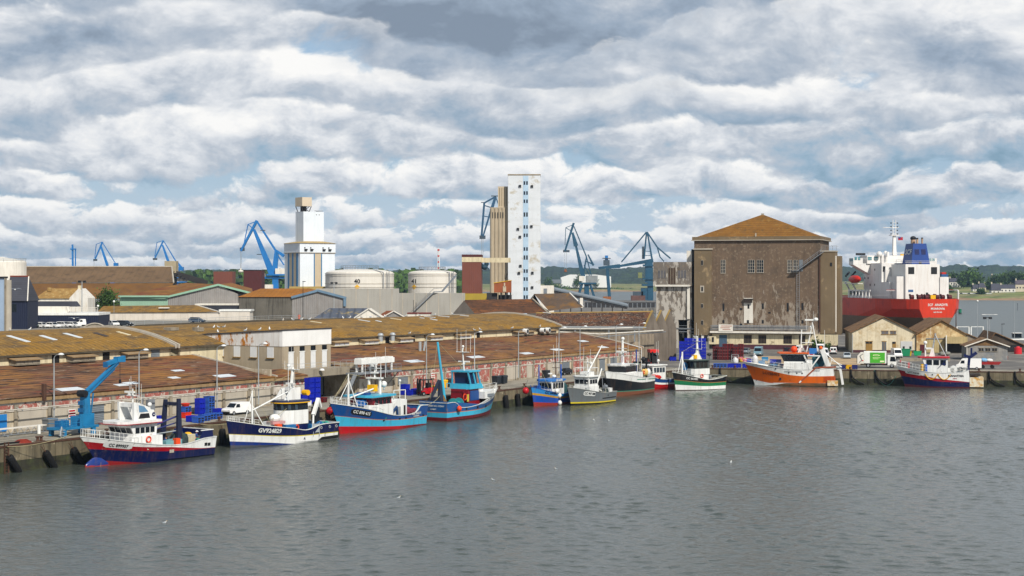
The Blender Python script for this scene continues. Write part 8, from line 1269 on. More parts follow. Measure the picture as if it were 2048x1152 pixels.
# ---------------------------------------------------------------- fuel tanks 40 and 41
def tank(label, u0, u1, ve, vr, vt, ppm, num, dcap, nx, bund):
    rT = (u1 - u0) / 2 / ppm; p = bd((u0 + u1) / 2, ppm); r = thing('storage_tank', label, 'tank', p, 0, 'white storage tanks'); Z = lambda v: zat(v, ppm) - QZ; n = 40
    TW_ = mat('tank_white', '#cfcac0', .6, 0, .04, .2, .2, '#9a8f7c'); part(r, 'shell', TW_, ('l', [(rT, 0), (rT, Z(ve))], (0, rT, 0), n)); prof = [(rT + .12, Z(ve)), (rT + .12, Z(ve) + .25), (rT * .98, Z(ve) + .3)] + [(rT * math.cos(a), Z(ve) + .3 + (Z(vt) - Z(ve) - .3) * math.sin(a)) for a in [math.pi / 2 * k / 7 for k in range(1, 8)]]; part(r, 'roof', TW_, ('l', prof, (0, rT, 0), n)); part(r, 'band', CONC_L, *[('l', [(rT + .02, Z(v)), (rT + .1, Z(v)), (rT + .1, Z(v) - .16), (rT + .02, Z(v) - .16)], (0, rT, 0), n) for v in (ve + 3, ve + 19, ve + 26)])
    part(r, 'roof_rail', STEEL, *[('p', [(rT * .55 * math.cos(a), rT + rT * .55 * math.sin(a), Z(vt) + dz) for a in [math.pi * 2 * k / 20 for k in range(21)]], .06, 4) for dz in (.35, 1.0)], *[('t', (rT * .55 * math.cos(a), rT + rT * .55 * math.sin(a), Z(vt) - .6), (rT * .55 * math.cos(a), rT + rT * .55 * math.sin(a), Z(vt) + 1.), .05, None, 4) for a in [math.pi * 2 * k / 20 for k in range(20)]]); part(r, 'pipe', STEEL, ('p', [(rT * .2, rT * .9, Z(vt)), (rT * .55, rT * .3, Z(vt) - .6), (rT * .75, rT * .22, Z(ve) + .5), (rT * .8, rT * .3, 0)], .14, 6), ('t', (rT * .9, rT * .4, 0), (rT * .9, rT * .4, Z(ve) + 1.), .12), ('t', (rT * .84, rT * .36, 0), (rT * .84, rT * .36, Z(ve) + .8), .1))
    def on(x, z): a = math.asin(max(-1, min(1, x / rT))); return Vector((rT * math.sin(a), rT - rT * math.cos(a) - .06, z))
    txt(num, 1.9, TB, r, lambda x, y: on(nx + x, Z(ve + 15) + y), 'tank_number', .05); part(r, 'placard', YEL, ('pr', [on(nx + a, Z(ve + 26) + b_) for a, b_ in ((-.9, 0), (0, -.8), (.9, 0), (0, .8))], [on(nx + a, Z(ve + 26) + b_) + Vector((0, .1, 0)) for a, b_ in ((-.9, 0), (0, -.8), (.9, 0), (0, .8))]))
    a0, a1, vt2, hz = bund; B = Bld('bund_wall', ('pale' if num == '40' else 'grey') + ' concrete bund wall in front of tank ' + ('forty' if num == '40' else 'forty one'), 'wall', a0, a1, ppm + .25); B.box('wall', mat('bund_concrete', '#9b9890', .9, 0, .07, .15, .25, '#6d675c'), a0, a1, vt2, None, 0, .8); B.P('joint', CONC_L, *[('b', B.X(u), -.03, (B.Z(vt2)) / 2, .3, .08, B.Z(vt2)) for u in range(int(a0) + 8, int(a1), 24)]); return r, B, Z
tank('broad white storage tank numbered forty', 643, 783, 548, 545, 537.5, 6.3, '40', 0, 0.2, (632, 798, 577, 0)); r_, B_, Z_ = tank('smaller white storage tank numbered forty one', 813, 911, 548, 545, 540, 6.2, '41', 0, -5.6, (797, 930, 586, 0))
B_.P('stair', STEEL, ('bar', (B_.X(826), -.5, B_.Z(624)), (B_.X(868), -.5, B_.Z(584)), .8, .3), ('bar', (B_.X(868), -.5, B_.Z(584)), (B_.X(884), .6, B_.Z(583)), .8, .3), ('bar', (B_.X(884), .8, B_.Z(583)), (B_.X(911), 4., B_.Z(551)), .8, .3), ('p', [(B_.X(826), -.9, B_.Z(617)), (B_.X(868), -.9, B_.Z(577)), (B_.X(884), .2, B_.Z(576))], .07))
r = thing('lattice_mast', 'red and white lattice telecom mast far behind tank forty one', 'mast', bd(877, 3.)); part(r, 'lattice', WHITE, *[('t', (x, y, 0), (x * .4, y * .4, zat(500, 3.) - QZ), .3, None, 4) for x in (-1, 1) for y in (-1, 1)]); part(r, 'red_band', paint('#a83a34', .6, 0), *[('b', 0, 0, zat(v, 3.) - QZ, 1.4, 1.4, 1.2) for v in (536, 524, 512, 500)]); part(r, 'aerial', WHITE, ('t', (0, 0, zat(500, 3.) - QZ), (0, 0, zat(495, 3.) - QZ), .15))
# ---------------------------------------------------------------- tall silo tower group
B = Bld('brick_tone_tower', 'red brown clad tower with cream band on a yellow base', 'tower', 923, 976, 5.3, -R(3)); B.box('wall', RB_, 924, 962, 510, 588, 0, 8); B.box('band', CREAM, 923.6, 962.4, 514, 524, -.1, 8.2); B.box('roof_cap', RB2, 923.5, 962.5, 509, 514, -.15, 8.3); B.box('base', mat('yellow_base', '#a08a30', .8, 0, .1, .3), 926, 975, 587, 606, -1, 9); B.box('bridge', CREAM, 962, 1020, 515.5, 525, 2, 2.5); B.P('machine', mat('dark_teal', '#1c3a4a', .6), ('s', (B.X(968), 3, B.Z(534)), 1.3, 1.1), ('s', (B.X(972), 3, B.Z(528)), .9, .9), ('bar', (B.X(962), 3, B.Z(528)), (B.X(977), 3, B.Z(538)), .5, .5))
pT = bd(1016, 5.); r = thing('silo_tower', 'tall white stained silo tower with a blue window strip and fluted concrete silos behind', 'silo', pT, -R(1)); Z = lambda v: zat(v, 5.) - QZ; X = lambda u: (u - 1016) / 5.; STW = mat('silo_tower_white', '#c9cdd0', .7, 0, .05, .12, .12, '#9a9c98', patch=[('#a89e88', .28, .64, .08, (1, 1, 1.6)), ('#8a7c60', .35, .71, .05, (1, 1, .5))], tile=('Z', 4.2, .05, .2))
part(r, 'tower_wall', STW, ('b', X(1048.5), 6.5, Z(350) / 2, X(1081) - X(1016), 13, Z(350))); part(r, 'parapet', mat('stained_parapet', '#8c806a', .9, 0, .3, .6, .5), ('b', X(1048.5), 6.5, Z(350) + .1, X(1081) - X(1016) + .2, 13.2, .5)); part(r, 'blue_strip', mat('pale_blue_strip', '#a3bacc', .6, 0, .08, .4), ('b', X(1051.5), -.04, Z(352) / 2, X(1057) - X(1046.5), .1, Z(352)), ('b', -.05, 3, Z(352) / 2, .1, .9, Z(352)), ('b', -.05, 9, Z(352) / 2, .1, .9, Z(352)))
for v in (366, 386, 402.5, 429, 454, 470.5, 498, 515, 542, 558, 578, 594):
    for u in (1048.9, 1054): part(r, 'window', DARK if v in (429, 515, 578) else glass('#1c2430'), ('b', X(u), -.12, Z(v), .62, .08, 1.4 if v not in (429, 515) else 1.7))
for u, v in ((1040, 372), (1064, 372.5), (1036, 458), (1063, 452.5), (1040, 473.5), (1041, 531.5), (1038, 546), (1065, 545.5), (1064.5, 574.5)): part(r, 'vent_box', DARK, ('b', X(u), -.25, Z(v), .95, .5, .85), STW, ('b', X(u), -.12, Z(v) - .5, 1.2, .3, .12))
FL = mat('fluted_concrete', '#a69881', .9, 0, .1, .2, .35, '#5c5244'); part(r, 'silo_cell', FL, *[('t', (X(984 + 7.6 * k), 3., 0), (X(984 + 7.6 * k), 3., Z(416)), .9, None, 12) for k in range(5)], ('b', X(998), 9, Z(416) / 2, X(1016) - X(980.5), 11, Z(416)), ('b', X(998), 7, Z(415.5), X(1016) - X(980), 9.5, .5)); part(r, 'upper_block', TANC, ('b', X(1006), 7, (Z(372) + Z(416)) / 2, X(1017) - X(996), 8, Z(372) - Z(416)), mat('tan_dark', '#7d6e54', .8), *[('b', X(999 + 4.5 * k), 2.95, (Z(376) + Z(410)) / 2, .25, .1, Z(376) - Z(412)) for k in range(4)]); part(r, 'slot', DARK, *[('b', X(985 + 5.2 * k), 2.1, Z(430), .3, .1, 2.4) for k in range(5)]); part(r, 'chute', CONC, ('bar', (X(1008), 3, Z(560)), (X(1016), 1, Z(540)), .8, .9))
B = Bld('orange_shed', 'small rust orange shed on dark legs at the foot of the tall silo', 'shed', 988, 1024, 5.4); B.poly('wall', mat('rust_orange', '#8a4a28', .8, 0, .12, .3, .2), [(988, 585), (1023, 585), (1023, 561), (988, 566)], 0, 6); B.P('roof', YEL, ('bar', (B.X(987), -.1, B.Z(566)), (B.X(1023.5), -.1, B.Z(560.5)), .3, .2)); B.P('leg', mat('dark_lattice', '#2c2a2a'), *[('b', B.X(u), 1, B.Z(585) / 2, .5, .5, B.Z(585)) for u in (1002, 1011, 1021)], ('b', B.X(1010), 4, B.Z(590) / 2, 5, .4, B.Z(590)), ('b', B.X(984), 3, B.Z(586) / 2, 4, 3, B.Z(586))); B.P('hopper', TANC, ('b', B.X(1009), -.1, B.Z(578), 1.2, .2, 2.), ('b', B.X(1009), -.1, B.Z(570), .5, .2, 1.6))
B = Bld('white_annex_hut', 'small white building at the right foot of the tall silo', 'building', 1081, 1109, 5.); B.box('wall', WHITE2, 1081, 1108, 571, None, 0, 6); B.box('door', GREYM, 1087, 1094, 577, 587, -.06)
def brownroof(label, pts_front, pts_back, ppm, m, name='brown_roofed_hall', wall=None):
    u0 = min(u for u, v in pts_front); B = Bld(name, label, 'hall', u0, 0, ppm); 
    B.P('roof', m, ('add', [(B.X(u), 0, B.Z(v)) for u, v in pts_front] + [(B.X(u) * 1.0, 12, B.Z(v)) for u, v in pts_back], [tuple(range(len(pts_front))) + tuple(range(len(pts_front) + len(pts_back) - 1, len(pts_front) - 1, -1))]))
    return B
DKT = mat('dark_tile_roof', '#55361f', .95, 0, .4, .3, patch=[('#7a4a22', .22, .56, .08, (.6, 1, 1)), ('#33241a', 1.1, .58, .06)], tile=('Z', .6, .3, .5)); GYT = mat('grey_gable', '#57514b', .9, 0, .15, .5)
B = brownroof('hall with dark red brown tiled roof and grey triangular end behind the lichen roof', [(905, 628), (1097, 626)], [(928, 601), (1068, 599)], 7.2, DKT); B.poly('gable_wall', GYT, [(905, 628), (950, 628), (928, 601)], -.3, .2); B.P('verge', CONC, ('bar', (B.X(1066), 11, B.Z(599)), (B.X(1097), 0, B.Z(627)), .5, .4))
B = brownroof('hall with steep grey brown roof and tall gable end below the crane', [(1098, 622), (1166, 614)], [(1069, 588.5), (1143, 587)], 6.6, mat('steep_roof', '#54463a', .92, 0, .2, .2, .3, '#8a5a1c', patch=('#7d5820', .25, .6, .1)), 'steep_roofed_hall'); B.poly('gable_wall', GYT, [(1060, 600), (1098, 622), (1098, 640), (1050, 640), (1069, 588.5)], .3, 8); B.P('verge', WHITE2, ('bar', (B.X(1142), 12, B.Z(587)), (B.X(1166), 0, B.Z(613)), .4, .4), ('b', B.X(1163.5), 3, B.Z(606), .9, 2, 3.))
MOT = mat('mottled_tiles', '#40281c', .95, 0, .5, .5, patch=[('#8f8474', 2.6, .585, .02), ('#6b4326', .5, .56, .08)], bump=.08, bs=2.)
B = Bld('mottled_roof_shed', 'shed with mottled dark brown tiled roof and sawtooth concrete gables', 'shed', 1078, 1300, 8.3, -R(9)); W0 = B.X(1290)
B.P('roof', MOT, ('add', [(-1., 0, B.Z(652)), (W0 * .98, -.3, B.Z(651)), (W0 * 1.04, 9, B.Z(624)), (-2., 9, B.Z(628))], [(0, 1, 2, 3)])); B.P('ridge', mat('lichen_coping', '#9a8048', .9, 0, .2, .5), ('t', (-2, 9, B.Z(628)), (W0 * 1.04, 9, B.Z(624)), .2)); B.P('wall', CONC, ('b', W0 / 2 - .5, .6, B.Z(656) / 2 - .3, W0 + 1, .6, B.Z(656))); B.P('gutter', GALV, ('t', (-1, -.4, B.Z(654)), (W0, -.5, B.Z(654)), .16))
for k in range(3): xo = W0 * .98 + k * 1.9; B.P('gable_wall', mat('sawtooth_wall', '#6d645a', .9, 0, .15, .3, .5, '#3a332c'), ('pr', [(xo, .5 + k * 3, 0), (xo + 3.4, 1 + k * 3, 0), (xo + 3.4, 1 + k * 3, B.Z(656)), (xo + 1.9, .5 + k * 3, B.Z(621)), (xo, .5 + k * 3, B.Z(656))], [(xo, 1 + k * 3, 0), (xo + 3.4, 1.5 + k * 3, 0), (xo + 3.4, 1.5 + k * 3, B.Z(656)), (xo + 1.9, 1 + k * 3, B.Z(621)), (xo, 1 + k * 3, B.Z(656))]), mat('lichen_coping', '#9a8048'), ('bar', (xo - .2, .4 + k * 3, B.Z(657)), (xo + 1.9, .4 + k * 3, B.Z(620)), .5, .4))
B = Bld('pipe_bridge', 'bundle of pale service pipes crossing from the shed wall to the annex', 'pipes', 1120, 1330, 8.5, -R(6)); B.P('pipe', WHITE2, ('p', [(0, 0, B.Z(664)), (B.X(1200), 0, B.Z(668)), (B.X(1275), 0, B.Z(663)), (B.X(1325), 0, B.Z(660))], .16, 6), ('p', [(0, 0, B.Z(657)), (B.X(1205), 0, B.Z(657)), (B.X(1265), 0, B.Z(655))], .13, 6), STEEL, ('p', [(0, .3, B.Z(675)), (B.X(1220), .3, B.Z(672)), (B.X(1290), .3, B.Z(666)), (B.X(1330), .3, B.Z(663))], .12, 6)); B.P('trestle', STEEL, *[('b', B.X(u), .2, B.Z(660) / 2, .3, .3, B.Z(660)) for u in (1150, 1217, 1268)]); B.P('board_wall', mat('old_boards', '#847868', .9, 0, .2, .6, .6, '#3a3228', wave=('X', .8, .05)), ('b', (B.X(1160) + B.X(1306)) / 2, 3.5, B.Z(668) / 2, B.X(1306) - B.X(1160), .3, B.Z(668)))
post('grey steel stanchion rising before the mottled roof', 1218, 700, 634, .28, None, 'stanchion', STEEL, 'post')
B = Bld('tube_conveyor', 'long enclosed grey conveyor sloping down in front of the harbour cranes', 'conveyor', 1105, 1262, 4.4); B.P('tube', mat('conveyor_grey', '#6f7880', .6, 0, .1, .3), ('t', (B.X(1106), 0, B.Z(578)), (B.X(1262), 30, B.Z(613)), 1.0, 1.0, 10)); B.P('truss', mat('dark_lattice', '#2c2a2a'), ('bar', (B.X(1106), 0, B.Z(584)), (B.X(1262), 30, B.Z(619)), 1.2, .6), *[('b', B.X(1120 + 22 * k), k * 4, B.Z(583 + 5 * k) / 2, .5, .5, B.Z(583 + 5 * k)) for k in range(7)])
B = Bld('quay_gantry_track', 'dark elevated steel track at the foot of the ship unloader', 'track', 1170, 1312, 3.); B.P('deck', mat('dark_lattice', '#2c2a2a'), ('b', (B.X(1170) + B.X(1312)) / 2, 0, B.Z(610), B.X(1312) - B.X(1170), 3, 3.6), ('b', (B.X(1170) + B.X(1312)) / 2, -1, B.Z(617), B.X(1312) - B.X(1170), .5, .8), STEEL, *[('b', B.X(1175 + 9 * k), -1.6, B.Z(611), .4, .2, 3.4) for k in range(16)])
# ---------------------------------------------------------------- dockside cranes
CBL = mat('harbour_crane_blue', '#1668a8', .5, 0, .12, .2); CTL = mat('harbour_crane_teal', '#14445c', .55, 0, .15, .2); CHZ = mat('crane_machinery', '#3a4650', .6, 0, .2, .3)
def crane(label, ppm, u0, bars, m, boxes=(), lines=(), extra=(), group='dockside cranes', base=None):
    r = thing('harbour_crane', label, 'crane', bd(u0, ppm), 0, group); X = lambda u: (u - u0) / ppm; Z = lambda v: zat(v, ppm) - QZ; k = ppm
    for nm, pts, w, w2, dy in bars:
        pr = []
        for (a, b_) in zip(pts, pts[1:]):
            for s in ((-1, 1) if dy else (0,)): pr.append(('bar', (X(a[0]), s * dy, Z(a[1])), (X(b_[0]), s * dy, Z(b_[1])), w / k * .8, w / k, w2 / k * .8, w2 / k))
        part(r, nm, m, *pr)
    for nm, mm, a, b_, c, d, dp in boxes: part(r, nm, mm, ('b', (X(a) + X(b_)) / 2, 0, (Z(c) + (Z(d) if d is not None else 0)) / 2, X(b_) - X(a), dp, Z(c) - (Z(d) if d is not None else 0)))
    if lines: part(r, 'hoist_rope', GALV, *[('t', (X(a[0]), 0, Z(a[1])), (X(b_[0]), 0, Z(b_[1])), .12, None, 4) for a, b_ in lines])
    return r, X, Z
r, X, Z = crane('large bright blue level luffing crane beside the white silo', 3.2, 550, [('main_boom', [(508, 459), (545, 548)], 5, 13, 0), ('fly_jib', [(514, 441), (482, 502)], 5, 4, .6), ('jib_stay', [(514, 442), (496, 449), (487, 492)], 1.4, 1.2, .5), ('jib_stay', [(496, 449), (505, 456)], 1.4, 1.4, .5), ('tie_bar', [(514, 443), (552, 502)], 3, 3.4, .8), ('tower', [(552, 500), (547, 548)], 4, 7, .8), ('tower', [(556, 502), (552, 548)], 3, 4, .8), ('counterweight_arm', [(552, 501), (568, 512)], 4, 6, .8), ('counterweight_arm', [(556, 512), (568, 530)], 2, 2, .8)], CBL, [('turntable', CBL, 535, 572, 548, 551, 8), ('column', CBL, 545.5, 557, 551, None, 4), ('jib_head', CHZ, 480, 489, 495, 502, 1.6), ('platform', CHZ, 514, 524, 508, 509.5, 2.5), ('platform', CHZ, 521, 530, 460, 461.5, 2.5), ('machine_house', WHITE2, 552, 572, 537, 548, 7), ('cabin', WHITE2, 523, 530, 547, 556, 3), ('portal_beam', CBL, 530, 572, 553, 557, 5)], [((481, 502), (481, 537)), ((484, 502), (482, 537))])
part(r, 'grab', WHITE2, ('b', X(481.5), 0, Z(538), .9, .8, 1.), ('s', (X(481.5), 0, Z(542.5)), 1.7, .9)); part(r, 'portal_house', WHITE2, ('b', X(538), -3, Z(573), 6, 3, 2.5))
crane('small end-on blue crane farthest to the edge, seen as two upright masts', 3.0, 147, [('main_boom', [(145, 489), (146.5, 600)], 3, 4, 0), ('tie_bar', [(151, 497), (150.5, 600)], 2, 2.4, 0)], CBL, [('jib_head', CBL, 141, 152, 497, 499.5, 2), ('platform', CBL, 140, 144, 517, 518.5, 2), ('portal_beam', CBL, 138, 158, 580, 584, 6)])
crane('blue crane rising over the long brown roof, jib bent to the left', 3.0, 212, [('main_boom', [(201, 490), (215, 531), (222, 552)], 3, 5, 0), ('fly_jib', [(205, 484), (190, 519)], 3, 2.4, 0), ('jib_stay', [(205, 484), (192.5, 488.5), (189.5, 516)], .9, .9, .3), ('tie_bar', [(205, 485), (233, 530)], 1.4, 1.6, 0), ('tower', [(233, 528), (226, 556)], 3, 4, 0)], CBL, [('jib_head', CHZ, 187, 194, 518, 522, 1.6), ('machine_house', CBL, 228, 236, 526, 534, 3), ('portal_beam', CBL, 214, 240, 556, 562, 6), ('column', CBL, 222, 230, 560, None, 4)], [((188, 522), (188, 532))])
crane('blue crane behind the beige hopper box, jib bent to the left', 3.0, 345, [('main_boom', [(325, 490), (337, 524), (346, 552)], 3, 5, 0), ('fly_jib', [(327, 481), (309, 518)], 3, 2.4, 0), ('jib_stay', [(327, 481), (314, 485), (309.5, 513)], .9, .9, .3), ('tie_bar', [(328, 483), (352, 523), (362, 536)], 1.4, 2.4, 0), ('tower', [(354, 524), (366, 540)], 3, 5, .5)], CBL, [('jib_head', CHZ, 306, 314, 516, 520, 1.6), ('machine_house', CBL, 354, 367, 534, 541, 3), ('portal_beam', CBL, 340, 372, 560, 565, 6), ('column', CBL, 350, 358, 540, None, 4)], [((308, 520), (308, 532))])
r, X, Z = crane('dark blue crane jib reaching out from behind the fluted silos', 3.4, 985, [('main_boom', [(991, 394), (984, 416), (996, 470)], 5, 6, .5), ('fly_jib', [(968.5, 406), (963, 474)], 4, 4, .4), ('fly_jib', [(984, 414), (966, 473)], 4, 3, .6), ('jib_stay', [(990, 394), (968.5, 406)], 3.2, 3, .5), ('jib_stay', [(969, 411), (982, 415)], 2, 2, .5), ('jib_stay', [(966, 432), (978, 434)], 1.6, 1.6, .5), ('tie_bar', [(991, 393), (999, 414)], 2, 2, .4)], mat('crane_slate_blue', '#254a66', .55, 0, .12, .2), [('jib_head', CHZ, 959, 971, 471, 478, 1.8), ('column', CHZ, 993, 1004, 460, None, 4)], [((963, 478), (963, 516)), ((966, 478), (966, 516))]); part(r, 'platform', CHZ, ('b', X(989), 0, Z(392), 4, 2, .5), ('b', X(967), 0, Z(405), 3, 1.6, .4))
r, X, Z = crane('dark teal luffing crane right of the tall silo tower', 2.3, 1170, [('main_boom', [(1145, 465), (1152, 492), (1166, 553)], 4, 9, 0), ('fly_jib', [(1147.5, 446), (1130, 502)], 4.4, 3.6, .5), ('jib_stay', [(1147, 449), (1131.5, 455.5), (1130, 490)], 1.2, 1.2, .5), ('jib_stay', [(1131.5, 455.5), (1141, 461)], 1.2, 1.2, .5), ('tie_bar', [(1148, 453), (1173, 514)], 1.8, 2.4, .8), ('tower', [(1173, 514), (1166, 552)], 2.4, 3, 1.), ('tower', [(1173, 514), (1183, 553)], 1.8, 2, 1.), ('tower', [(1168, 530), (1180, 553)], 1.6, 1.6, 1.), ('counterweight_arm', [(1176, 509), (1187, 531)], 2.4, 4, 1.), ('counterweight_arm', [(1170, 522), (1185, 528)], 2, 2.4, 1.), ('portal_leg', [(1164, 568), (1156, 594)], 5, 4, 3), ('portal_leg', [(1180, 568), (1189, 596)], 4, 4, 3)], CTL, [('machine_house', mat('crane_grey_house', '#7d8282', .6), 1172, 1195, 551, 565, 8), ('cabin', WHITE2, 1158, 1168, 552, 562, 4), ('turntable', CTL, 1158, 1192, 565, 568.5, 9), ('column', CTL, 1168.5, 1178, 568, None, 6), ('jib_head', CHZ, 1126, 1139, 500, 504.5, 2)], [((1129.5, 505), (1129.5, 538)), ((1133, 505), (1133, 538))]); part(r, 'grab', mat('grab_rust', '#7d4a2c', .8), ('b', X(1131), 0, Z(541), 2., 1.6, 2.2), ('s', (X(1131), 0, Z(543)), 1.5, .8))
r, X, Z = crane('dark blue ship unloader with horizontal boom and tall triangular stays', 2.3, 1297, [('boom', [(1197, 536), (1240, 532), (1306, 521)], 4.6, 8, 1.5), ('pylon_stay', [(1293, 464), (1243, 524)], 2.4, 2.4, 1.), ('pylon_stay', [(1294, 464), (1315, 495), (1341, 517)], 2.4, 2.4, 1.), ('pylon_stay', [(1315, 496), (1320, 514), (1328, 523)], 1.8, 1.8, 1.), ('pylon', [(1293, 466), (1288, 518)], 2.4, 2.8, 1.5), ('pylon', [(1295, 466), (1304, 518)], 2.4, 2.8, 1.5), ('walkway', [(1289, 511), (1303, 511)], 1.2, 1.2, 1.4), ('walkway', [(1290, 502), (1301, 503)], 1.2, 1.2, 1.4), ('leg', [(1214.5, 538), (1219, 596)], 6, 6, 1.)], CTL, [('column', CTL, 1290, 1305, 522, 565, 6), ('column', CTL, 1295, 1306, 565, None, 6), ('column_collar', CTL, 1286, 1306, 529, 533, 8), ('column_collar', CTL, 1285, 1306, 556, 559, 8), ('column_collar', CTL, 1284, 1306, 568, 572, 9), ('cabin', mat('cabin_olive', '#6d7448', .6), 1276, 1284, 545, 556, 3), ('trolley', CHZ, 1207, 1219, 520, 531, 4), ('trolley_head', CBL, 1210, 1216, 511, 521, 3), ('trolley_platform', CHZ, 1205, 1221, 516, 517.5, 5), ('bogie', mat('bogie_orange', '#8a5224', .7), 1206, 1222, 593, 602, 5), ('machinery', mat('rusty_machinery', '#5c4038', .8, 0, .3, .3), 1262, 1290, 591, 602, 6), ('machinery', CHZ, 1266, 1286, 583, 591, 5), ('hopper_frame', CTL, 1282, 1300, 576, 600, 5), ('walkway_tower', CHZ, 1284, 1288, 493, 518, 1.5)])
solo('barrel_gable', 'curved tan gable with pale coping rising behind the lichen roof by the parked cars', 'gable', CONC, ('pr', [(-3.6 + 7.2 * k / 10, 0, 1.55 * math.sin(math.pi * k / 10) - .4) for k in range(11)], [(-3.6 + 7.2 * k / 10, 2, 1.55 * math.sin(math.pi * k / 10) - .4) for k in range(11)]), CONC_L, ('p', [(-3.7 + 7.4 * k / 10, -.1, 1.62 * math.sin(math.pi * k / 10) - .35) for k in range(11)], .16), loc=bd(190, 8.5, DZ + .55))
# ---------------------------------------------------------------- cars on the roof deck
deck = [('hatch', '#3a4448', 37, 657, -28, 'dark grey hatchback at the end of the front row'), ('estate', '#3c4a48', 62, 656, -28, 'dark green estate car, second in the front row'), ('hatch', WHT, 84, 656, -28, 'white hatchback, third in the front row'), ('hatch', WHT, 105, 656, -28, 'white hatchback, fourth in the front row'), ('estate', WHT, 128, 655, -28, 'white estate car, fifth in the front row'), ('hatch', WHT, 146, 655, -28, 'white hatchback partly behind the big white van'), ('estate', WHT, 80, 651, -152, 'white sport utility car in the rear row'), ('hatch', '#9fa6aa', 110, 650.5, -150, 'silver car in the rear row'), ('estate', '#1f2428', 128, 650, -150, 'black estate car in the rear row'), ('van', WHT, 163, 652, -140, 'white panel van by the floodlight mast'), ('hatch', '#3a4448', 186, 650, -130, 'dark car behind the curved coping'), ('hatch', WHT, 228, 652, -60, 'white car just past the curved coping'), ('estate', '#2c3238', 249, 652, -20, 'dark car parked before the white wall near the coping'), ('estate', '#2f4258', 394, 645, -10, 'blue grey car parked alone before the long white wall')]
for k, c, u, v, rz_, lab in deck:
    o = vehicle(k, c, lab + (' of the roof car park' if u < 200 else ' on the roof deck'), 'van' if k == 'van' else 'car', at(u, v, DZ), R(rz_), 'cars in the roof car park')
# ---------------------------------------------------------------- far shore: hall, houses, trees, cars
p = shore_at(1170, 60); B = Bld('white_hall', 'long white industrial hall on the far shore behind the teal crane', 'hall', 1122, 1222, F / p.y, 0, p.z - 1); B.poly('wall', mat('hall_white', '#d5d6d4', .7, 0, .03, .05), [(1122, 575), (1222, 575), (1222, 553), (1190, 549), (1141, 549), (1122, 555)], 0, 40); B.box('side_shed', GREYM, 1104, 1123, 559, 566, -4, 20); B.P('roof', mat('pale_roof', '#a9adac', .7), ('b', (B.X(1141) + B.X(1190)) / 2, 20, B.Z(549), B.X(1190) - B.X(1141), 40, .3))
HWALL = mat('house_white', '#c9c5bd', .8, 0, .05, .2); HSL = mat('house_slate', '#3d3d47', .8, 0, .1, .2); HCR = mat('house_cream', '#b8ae98', .8, 0, .06, .2)
def house(label, u0, u1, vb, ve, vr, back, m, rm, gab=0, nw=3, rz_=0.):
    D = shoreD((u0 + u1) / 2) + back; ppm = F / D; B = Bld('village_house', label, 'house', u0, u1, ppm, rz_, zat(vb, ppm), 'houses on the far shore'); w = B.X(u1); ze, zr = B.Z(ve), B.Z(vr); B.P('wall', m, ('b', w / 2, 4, ze / 2 - 1, w, 8, ze + 2))
    B.P('roof', rm, ('add', [(-.3, -.4, ze), (w + .3, -.4, ze), (w - gab, 4, zr), (gab, 4, zr), (w + .3, 8.4, ze), (-.3, 8.4, ze)], [(0, 1, 2, 3), (1, 4, 2), (4, 5, 3, 2), (5, 0, 3)])); B.P('chimney', HCR, ('b', w * .12, 4, zr + .5, 1.2, 1., 2.2))
    for k in range(nw): B.P('window', GLS, ('b', w * (k + .6) / (nw + .2), -.05, ze * .55, 1.2, .12, min(1.6, ze * .4)))
house('gabled white villa on the slope right of the ship', 1899, 1921, 571, 564, 556, 170, HWALL, HSL, 1.5); house('grey slate house with a cream gable wing near the parked boats', 1946, 1960, 583, 578, 569, 110, HWALL, HSL, .8, 2); house('cream house with steep roof and dormers beside the slate house', 1958, 1972, 582, 575, 566, 112, HCR, HSL, 1.4, 2); house('dark slate roofed long cottage on the far shore', 1983, 2002, 588, 581, 567, 90, HWALL, HSL, .6, 2); house('long white cottage with slate roof between two houses', 2000, 2031, 586, 577, 569, 95, HWALL, HSL, .5, 4); house('tall cream stone house at the edge of the view', 2031, 2056, 583, 569, 560, 105, HCR, mat('house_mauve', '#4a434a', .8), 1, 4); house('tiny white house high between the wooded hills', 1985, 1990, 556, 553, 550, 420, HWALL, HSL, .6, 1)
tl = [(1905, 566, 30, 545, 210, 'broad'), (1888, 575, 24, 548, 190, 'bushy'), (1936, 573, 46, 539, 200, 'tallest dark'), (1952, 575, 36, 545, 190, 'dense dark'), (1922, 573, 22, 553, 160, 'small'), (1990, 572, 26, 550, 260, 'dark'), (2006, 570, 26, 547, 230, 'rounded'), (2024, 569, 32, 543, 240, 'wide green'), (2044, 568, 34, 545, 230, 'bright green'), (1978, 580, 14, 562, 140, 'low'), (1896, 586, 20, 570, 90, 'pale'), (1962, 588, 16, 578, 60, 'squat')]
for u, vb, w, vt, back, d in tl:
    D = shoreD(u) + back; ppm = F / D; h = (vb - vt) / ppm; p = Vector(((u - CX) * D / F, D, zat(vb, ppm) - 1)); tree(f'{d} tree on the far shore ' + ('beside the white villa' if u < 1945 else 'among the shore houses' if u < 2000 else 'above the long white cottage' if u < 2030 else 'over the tall cream house'), p, h + 1, w / ppm, n=900, leaf=max(1.1, h * .09), group='trees on the far shore', trunk=-.15)
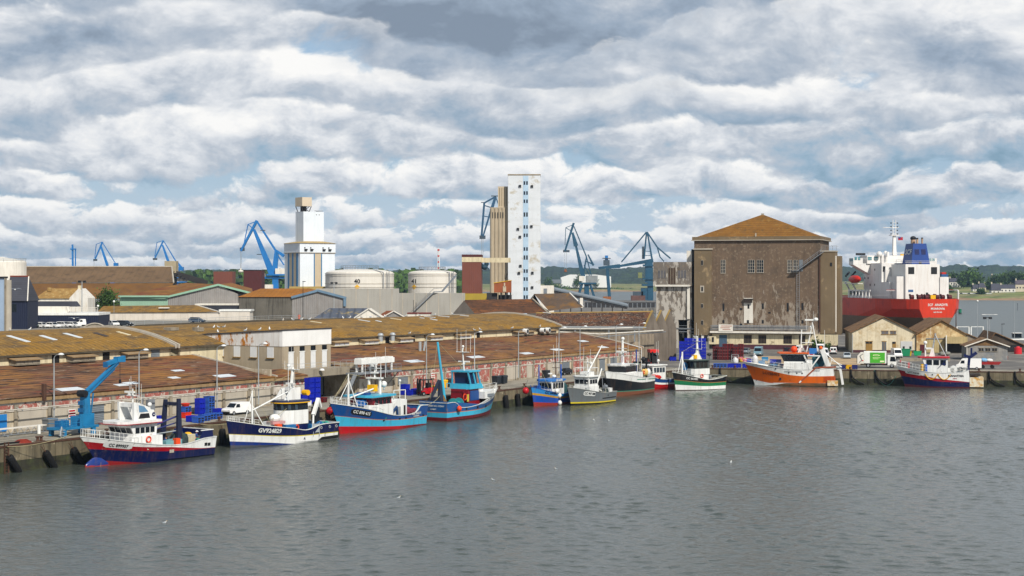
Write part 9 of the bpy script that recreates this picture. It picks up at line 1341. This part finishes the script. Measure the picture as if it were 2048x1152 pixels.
for u, vb, w, vt, d in ((1155, 572, 18, 551, 'dark conical tree before the white hall'), (1190, 573, 22, 559, 'rounded dark tree at the right end of the white hall'), (1110, 580, 30, 568, 'pale green bushy tree near the tall silo foot'), (1095, 574, 20, 556, 'dark tree just right of the tall silo'), (1130, 584, 26, 572, 'low pale bush row end near the sandbank'), (1240, 584, 30, 576, 'low bush on the sandbank right of the unloader leg'), (1262, 584, 26, 577, 'second low bush on the sandbank'), (1222, 585, 20, 575, 'small bush under the unloader boom')):
    D = shoreD(u) + 60; ppm = F / D; p = Vector(((u - CX) * D / F, D, zat(vb, ppm) - 2)); tree(d, p, (vb - vt) / ppm + 2, w / ppm, n=450, leaf=1.6, group='trees on the far shore', trunk=-.2)
q = random.Random(11); ct = [('hatch', WHT), ('hatch', '#3a4448'), ('estate', WHT)]
for i in range(13):
    u = 1918 + i * 5.2; D = shoreD(u) + 62; ppm = F / D; p = Vector(((u - CX) * D / F, D, shoreZ(u, D))); k, c = ct[i % 3]
    vehicle(k, c, ('white' if c == WHT else 'dark') + ' car in the row parked along the far shore before the houses', 'car', p, q.uniform(-.4, .4), 'cars parked on the far shore')
BK_ = mat('far_bank_trees', '#2c3d1e', .95, 0, .4, .1)
mb = MB(); q = random.Random(2)          # the tree belts beyond the docks on the left, read as one mass
for (ua, ub, vt, D, dens_) in ((355, 640, 544, 1750, 900), (640, 935, 543, 1700, 1300), (520, 580, 548, 1650, 250), (785, 930, 556, 1600, 500)):
    for _ in range(dens_):
        u = q.uniform(ua, ub); d = D + q.uniform(0, 120); top = zat(vt + 2.5 * math.sin(u * .09) + 1.5 * math.sin(u * .31), F / d); z = QZ + (top - QZ) * q.random() ** .5; p_ = Vector(((u - CX) * d / F, d, z)); mb.use(SHRUB if q.random() < .6 else LEAFM)
        a = Vector((q.uniform(-1, 1), q.uniform(-1.5, -.2), q.uniform(-.3, 1))).normalized(); x = a.orthogonal().normalized(); y = a.cross(x); s_ = q.uniform(2., 4.2); mb.add([p_ - x * s_, p_ - y * s_, p_ + x * s_, p_ + y * s_], [(0, 1, 2, 3)])
o = mb.build('woods'); o['kind'] = 'stuff'
# ---------------------------------------------------------------- air
hm = bpy.data.materials.new('haze_air'); hm.use_nodes = True; nt = hm.node_tree; nt.nodes.remove(nt.nodes['Principled BSDF']); pv = nt.nodes.new('ShaderNodeVolumePrincipled'); pv.inputs['Color'].default_value = (.5, .74, 1., 1); pv.inputs['Density'].default_value = .000055; pv.inputs['Anisotropy'].default_value = .2; nt.links.new(pv.outputs[0], nt.nodes['Material Output'].inputs['Volume'])
HAZE = True
if HAZE:
    struct('haze', hm, ('b', 0, 3000, 60, 14000, 7000, 140), kind='stuff')
S.cycles.volume_bounces = 0; S.cycles.volume_step_rate = 1
